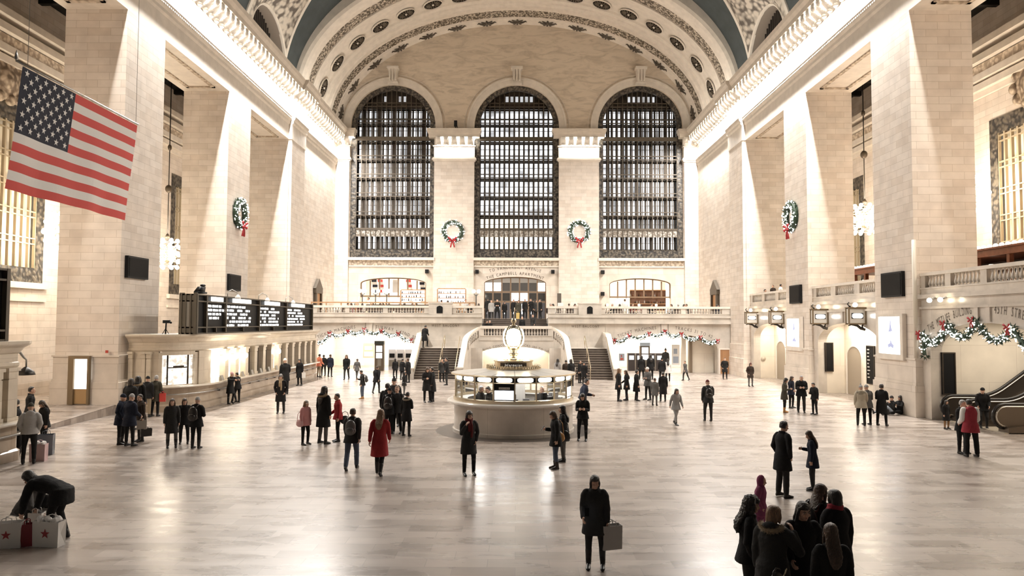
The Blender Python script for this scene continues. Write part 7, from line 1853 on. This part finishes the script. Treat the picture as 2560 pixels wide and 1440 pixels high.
# ---- behind and right of the booth
o=P(1394,897,960,150,'stand','LG','K',('long','BL'),'person with pale top and dark hair behind the right side of the booth',hem=.78)
o=P(1415,900,962,190,'stand','B','K',('short','BL'),'person in brown behind the right side of the booth',hem=.74)
o=P(1428,898,965,-150,'stand','K','C',('bob','BL'),'person in black behind the right edge of the booth',hem=.66)
o=P(1449,901,958,60,'stand','K','K',('short','BL'),'person in black embracing at the foot of the right stairs',hem=.7)
o=P(1461,905,961,-30,'hold','K','K',('long','BL'),'woman with long dark hair at the foot of the right stairs',hem=.55)
# ---- group right of the right stairs
o=P(1546,921,1003,80,'stand','K','K',('long','LB'),'woman with long fair hair in black, left of a talking pair right of the stairs',hem=.6,boot=.2)
o=P(1567,925,1001,-85,'hold','K','K',('long','BR'),'woman with long brown hair in black, right of the talking pair right of the stairs',hem=.6,boot=.2)
o=P(1591,925,1002,100,'stand','K','K',('short','BL'),'person in long black coat before the right passage',hem=.5,boot=.2)
o=P(1620,918,1000,-60,'cross','G','C',('beanie','W'),'broad person in grey jacket before the right passage',hem=.72,bulk=.035)
o=P(1637,945,1014,150,'stand','G','G',('short','BR'),'person in grey standing right of the broad person in grey',hem=.62)
o=P(1658,930,1004,178,'stand','K','K',('short','BL'),'tall person in long black coat before the right passage seen from behind',hem=.42)
o=P(1670,897,953,176,'stand','W','K',('long','BL'),'woman in white coat with long dark hair seen from behind in the right passage',hem=.6)
o=P(1655,894,955,160,'stand','K','K',('cap','K'),'man in dark cap and jacket beside the woman in white',hem=.72)
o=P(1604,889,949,170,'stand','K','K',('bob','BL'),'person in black at the ticket machines of the right passage, left of two',hem=.66)
o=P(1627,886,949,185,'stand','K','K',('long','BL'),'person in black at the ticket machines of the right passage, right of two',hem=.66,bulk=.02)
o=P(1664,872,931,160,'stand','C','K',('pom','C'),'tall person in dark bobble hat deep in the right passage',hem=.7)
o=P(1714,902,951,-60,'walk','G','C',('short','BR'),'person in grey walking at the mouth of the right passage',hem=.7)
o=P(1758,881,927,-70,'lean','K','K',('short','BL'),'man in black leaning beside the pilaster of the right passage',hem=.78)
o=P(1812,894,948,-5,'pockets','K','K',('short','BR'),'man in dark overcoat standing before the brown wooden door',hem=.55)
o=P(1876,907,966,10,'pockets','B','G',('beanie','DR','bob','BR'),'person in brown coat walking alone near the farthest track gate',hem=.62,bulk=.02)
o=P(1771,950,1053,178,'phone','C','C',('beanie','DR'),'man in dark red beanie with backpack seen from behind, right of the middle',hem=.76,bulk=.02)
backpack(o,'dark backpack on the man in the dark red beanie',CB('BL'))
o=P(1690,971,1062,20,'walk','GY','GY',('long','BL'),'walker in pale grey clothes left of the man in the dark red beanie',hem=.72)
# ---- right side groups
o=P(1961,944,1031,70,'phone','O','K',('bob','BL'),'woman in olive coat and tan boots facing right, left of three on their phones',hem=.62,shoe='BT',boot=.15,wide=.95)
o=P(1978,940,1020,40,'hold','N','K',('long','BR'),'woman mostly hidden behind the olive coated woman',hem=.7)
o=P(2004,938,1031,-15,'phone2','K','C',('bald','GY'),'balding man in black jacket looking down, middle of three on their phones',hem=.74,bulk=.035,flare=.01)
o=P(2037,956,1036,-65,'phone','K','K',('short','BL'),'boy in black jacket looking at his phone, right of three on their phones',hem=.78,bulk=.02)
o=P(2154,963,1064,160,'hold','BE','K',('pom','GY'),'woman in beige fur collared jacket and bobble hat, left of a couple at right',hem=.74,bulk=.03,hood='down',fur='BE',boot=.2)
o=P(2170,962,1062,190,'hold','G','K',('beanie','GY'),'person in grey jacket and beanie beside the beige jacket',hem=.72,bulk=.02)
o=P(2205,960,1064,135,'cross','K','K',('short','BL'),'man in long black overcoat standing with folded arms right of the beige couple',hem=.5,bulk=.01)
o=P(2228,989,1037,-78,'sitf','K','LD',('cap','C'),'person in pale jeans and cap sitting on the floor against the nearest right pier',H=1.7,hem=.86)
o=P(2249,989,1036,-70,'sitk','K','K',('long','BL'),'dark haired person sitting on the floor right of the one in pale jeans',H=1.7,hem=.86)
o=P(2366,1000,1073,20,'stand','K','TN',('bob','BL'),'person in dark coat standing before the escalator handrail',hem=.5)
o=P(2428,998,1142,176,'hold2','MR','K',('short','BL'),'person in red jacket with white sleeves seen from behind at the lower right',hem=.72,bulk=.035,hood='down',sleeves='W',flare=.015)
o=P(2405,999,1134,25,'hold','K','K',('short','GY'),'person with pale hair and glasses in black facing the red jacket',hem=.72)
handbag(at_person and o,(.5,.15,.62),'black bag hanging right of the red jacket',CB('K'),.24,.34,.3)
o=P(2458,968,1071,-25,'perch','K','C',('cap','K'),'man in black jacket and cap leaning against the escalator end',hem=.74,bulk=.02)
backpack(o,'black backpack on the man leaning against the escalator',CB('K'))
# ---- on the left stairs
def PZ(px,Y,z,yaw,pose,coat,tr,hair,label,h=1.72,**kw): kw.setdefault('group','people on the balconies and stairs'); return person(label,pose,coat,tr,hair,loc=(px2x(px,Y),Y,z),rz=math.radians(yaw),h=h,**kw)
PZ(1062,57.75,2.1,160,'climb','K','K',('short','BL'),'person in long black coat at the top of the left stairs beside the parapet',h=1.75,hem=.5)
# staff in the information booth
def PB(x,y,yaw,pose,coat,hair,label): person(label,pose,coat,'K',hair,loc=(IB[0]+x,IB[1]+y,0),rz=math.radians(yaw),h=1.72,hem=.84,group='staff inside the information booth')
PB(-1.25,-.75,60,'hold2','C',('short','GY'),'grey haired clerk in dark vest left of the monitor inside the information booth')
PB(-.85,-.95,-70,'phone','K',('short','BL'),'dark haired clerk beside the grey haired clerk inside the information booth')
PB(1.05,-.9,10,'hold','G',('bald','GY'),'clerk in grey shirt right of the monitor inside the information booth')
# ---- balcony: door, stairs and diners
RD=random.Random(12)
for k,(px,Y,z,yaw,pose,coat,tr,hair,lab,h) in enumerate((
 (1219,67,BW,170,'stand','K','K',('short','BL'),'tall person in black at the left of the bronze doors',1.9),
 (1228,66.2,BW,10,'stand','LG','K',('short','BR'),'person in pale grey sweater and dark trousers at the left of the bronze doors',1.68),
 (1243,67,BW,0,'cross','K','K',('short','BL'),'person in black before the second bronze door',1.78),
 (1261,68,BW,20,'stand','K','K',('bob','BL'),'shorter person in black before the third bronze door',1.6),
 (1284,67.5,BW,-20,'stand','K','K',('short','BL'),'person in black left of the yellow bag before the bronze doors',1.78),
 (1296,66.5,BW,0,'stand','O','K',('long','BR'),'person in olive with a yellow bag before the bronze doors',1.68),
 (1312,67,BW,30,'stand','K','K',('short','BL'),'person in black right of the yellow bag before the bronze doors',1.8),
 (1328,65.6,BW,-30,'phone','K','K',('short','BR'),'broad person in black before the sixth bronze door',1.82),
 (1338,66,BW,60,'stand','C','K',('long','BL'),'person in dark coat at the right of the bronze doors',1.72),
 (1351,64.2,BW,-60,'stand','K','K',('short','BL'),'person in black at the right edge of the upper stairs',1.7),
 (1213,60.2,3.0-.25,60,'lean','K','K',('short','BL'),'dark haired person leaning on the left end of the central balustrade',1.5),
 (1228,60.0,3.0-.25,-40,'lean','K','K',('bald','GY'),'bald person in black leaning on the central balustrade',1.52),
 (1305,60.78,2.915,20,'stand','K','K',('bald','GY'),'white haired person in black on the upper stairs behind the clock',1.66),
 (1333,61.08,3.08,-20,'walk','C','K',('short','BL'),'person in dark clothes on the upper stairs right of the clock',1.7),
 (922,63.8,BW,-60,'hold','W','K',('short','BL'),'waiter in white shirt standing among the left restaurant tables',1.8),
 (1163,62.6,BW,30,'hold','W','K',('short','BR'),'person in white shirt standing left of the central stairs on the balcony',1.62),
 (1099,67.4,BW,120,'lean','K','K',('short','BL'),'barman in black at the counter before the left pier shelf',1.72),
 (1120,67.6,BW,-100,'stand','C','K',('bob','BL'),'second person at the counter before the left pier shelf',1.66),
 (1562,63.4,BW,180,'stand','W','K',('short','BR'),'waiter in white shirt before the right bar opening',1.72))):
    o=PZ(px,Y,z,yaw,pose,coat,tr,hair,lab,h=h)
    if 'yellow bag before' in lab and lab.startswith('person in olive'): paperbag(at_person(o,(-.05,-.34,.01)),0,.3,.12,.55,mat('yellow_bag',(.62,.45,.16),.5),'yellow bag before the bronze doors')
# dining chairs
def chair_proto():
    e=empty('dining_chair',(0,0,0)); m=mat('dark_chair_wood',(.05,.03,.02),.5)
    mb=MB(); mb.box(-.22,.22,-.22,.22,.43,.475); mb.build('seat',m,e)
    mb=MB(); mb.box(-.22,.22,.2,.24,.5,.92); mb.build('backrest',m,e)
    for sx in (-.2,.2):
        for sy in (-.2,.2): mb=MB(); mb.box(sx-.02,sx+.02,sy-.02,sy+.02,0,.43); mb.build('leg',m,e)
    return e
CH=chair_proto(); first=[True]
def diner(px,Y,z,yaw,coat,hair,lab,chl,pose='seat'):
    o=PZ(px,Y,z,yaw,pose,coat,'K',hair,lab,h=1.7,hem=.86,group='diners on the balconies')
    c=CH if first[0] else copy_tree(CH); first[0]=False
    p=at_person(o,(0,.05,0)); c.location=p; c.rotation_euler=(0,0,o.rotation_euler.z); tag(c,chl,'chair','dining chairs on the balconies')
cw=['K','W','C','W','K','P','K','LG','K','W','DR','N']; hw=[('short','BL'),('long','BR'),('short','GY'),('bob','BL'),('short','BR'),('long','BL')]
ordn='first second third fourth fifth sixth seventh eighth ninth tenth eleventh twelfth thirteenth fourteenth fifteenth sixteenth seventeenth'.split()
CN=dict(K='black',W='white',C='charcoal',P='pink',LG='pale grey',DR='dark red',N='navy')
for k,px in enumerate((866,880,894,904,934,948,961,972,998,1014,1029,1043,1173,1196)):
    c=cw[(k*5)%12]; diner(px,62.6+.75*(k%2),BW,(70,-80,10,170,-60)[k%5],c,hw[k%6],'%s seated diner from the left behind the left balustrade, in %s'%(ordn[k],CN[c]),'dining chair under the %s diner from the left on the left half of the balcony'%ordn[k],'seat2' if k%3==0 else 'seat')
for k,px in enumerate((1374,1386,1422,1436,1491,1513,1533,1549,1580,1604,1624,1680,1695,1707,1718,1790)):
    c=cw[(k*7+2)%12]; diner(px,62.3+.9*(k%2),BW,(60,-70,170,20,-100)[k%5],c,hw[(k+2)%6],'%s seated diner from the left behind the right balustrade, in %s'%(ordn[k],CN[c]),'dining chair under the %s diner from the left on the right half of the balcony'%ordn[k],'seat2' if k%3==1 else 'seat')
for k,(x,y,c,lab) in enumerate(((18.75,57.2-1.2,'K','dark haired person low behind the far end of the farthest right balustrade'),(18.7,53.9,'B','dark haired person in brown behind the farthest right balustrade'),(18.95,53.1,'W','person in white behind the farthest right balustrade'))):
    o=person(lab,('seat','stand','stand')[k],c,'K',('short','BL'),loc=(x,y,5.4),rz=math.radians((40,-50,100)[k]),h=(1.66,1.48,1.5)[k],hem=.86,group='diners on the balconies')
    if k: continue
    ch=copy_tree(CH); ch.location=at_person(o,(0,.05,0)); ch.rotation_euler=(0,0,o.rotation_euler.z); tag(ch,['chair at the far end of the farthest right balcony','chair under the person in brown on the farthest right balcony','chair under the person in white on the farthest right balcony'][k],'chair','dining chairs on the balconies')
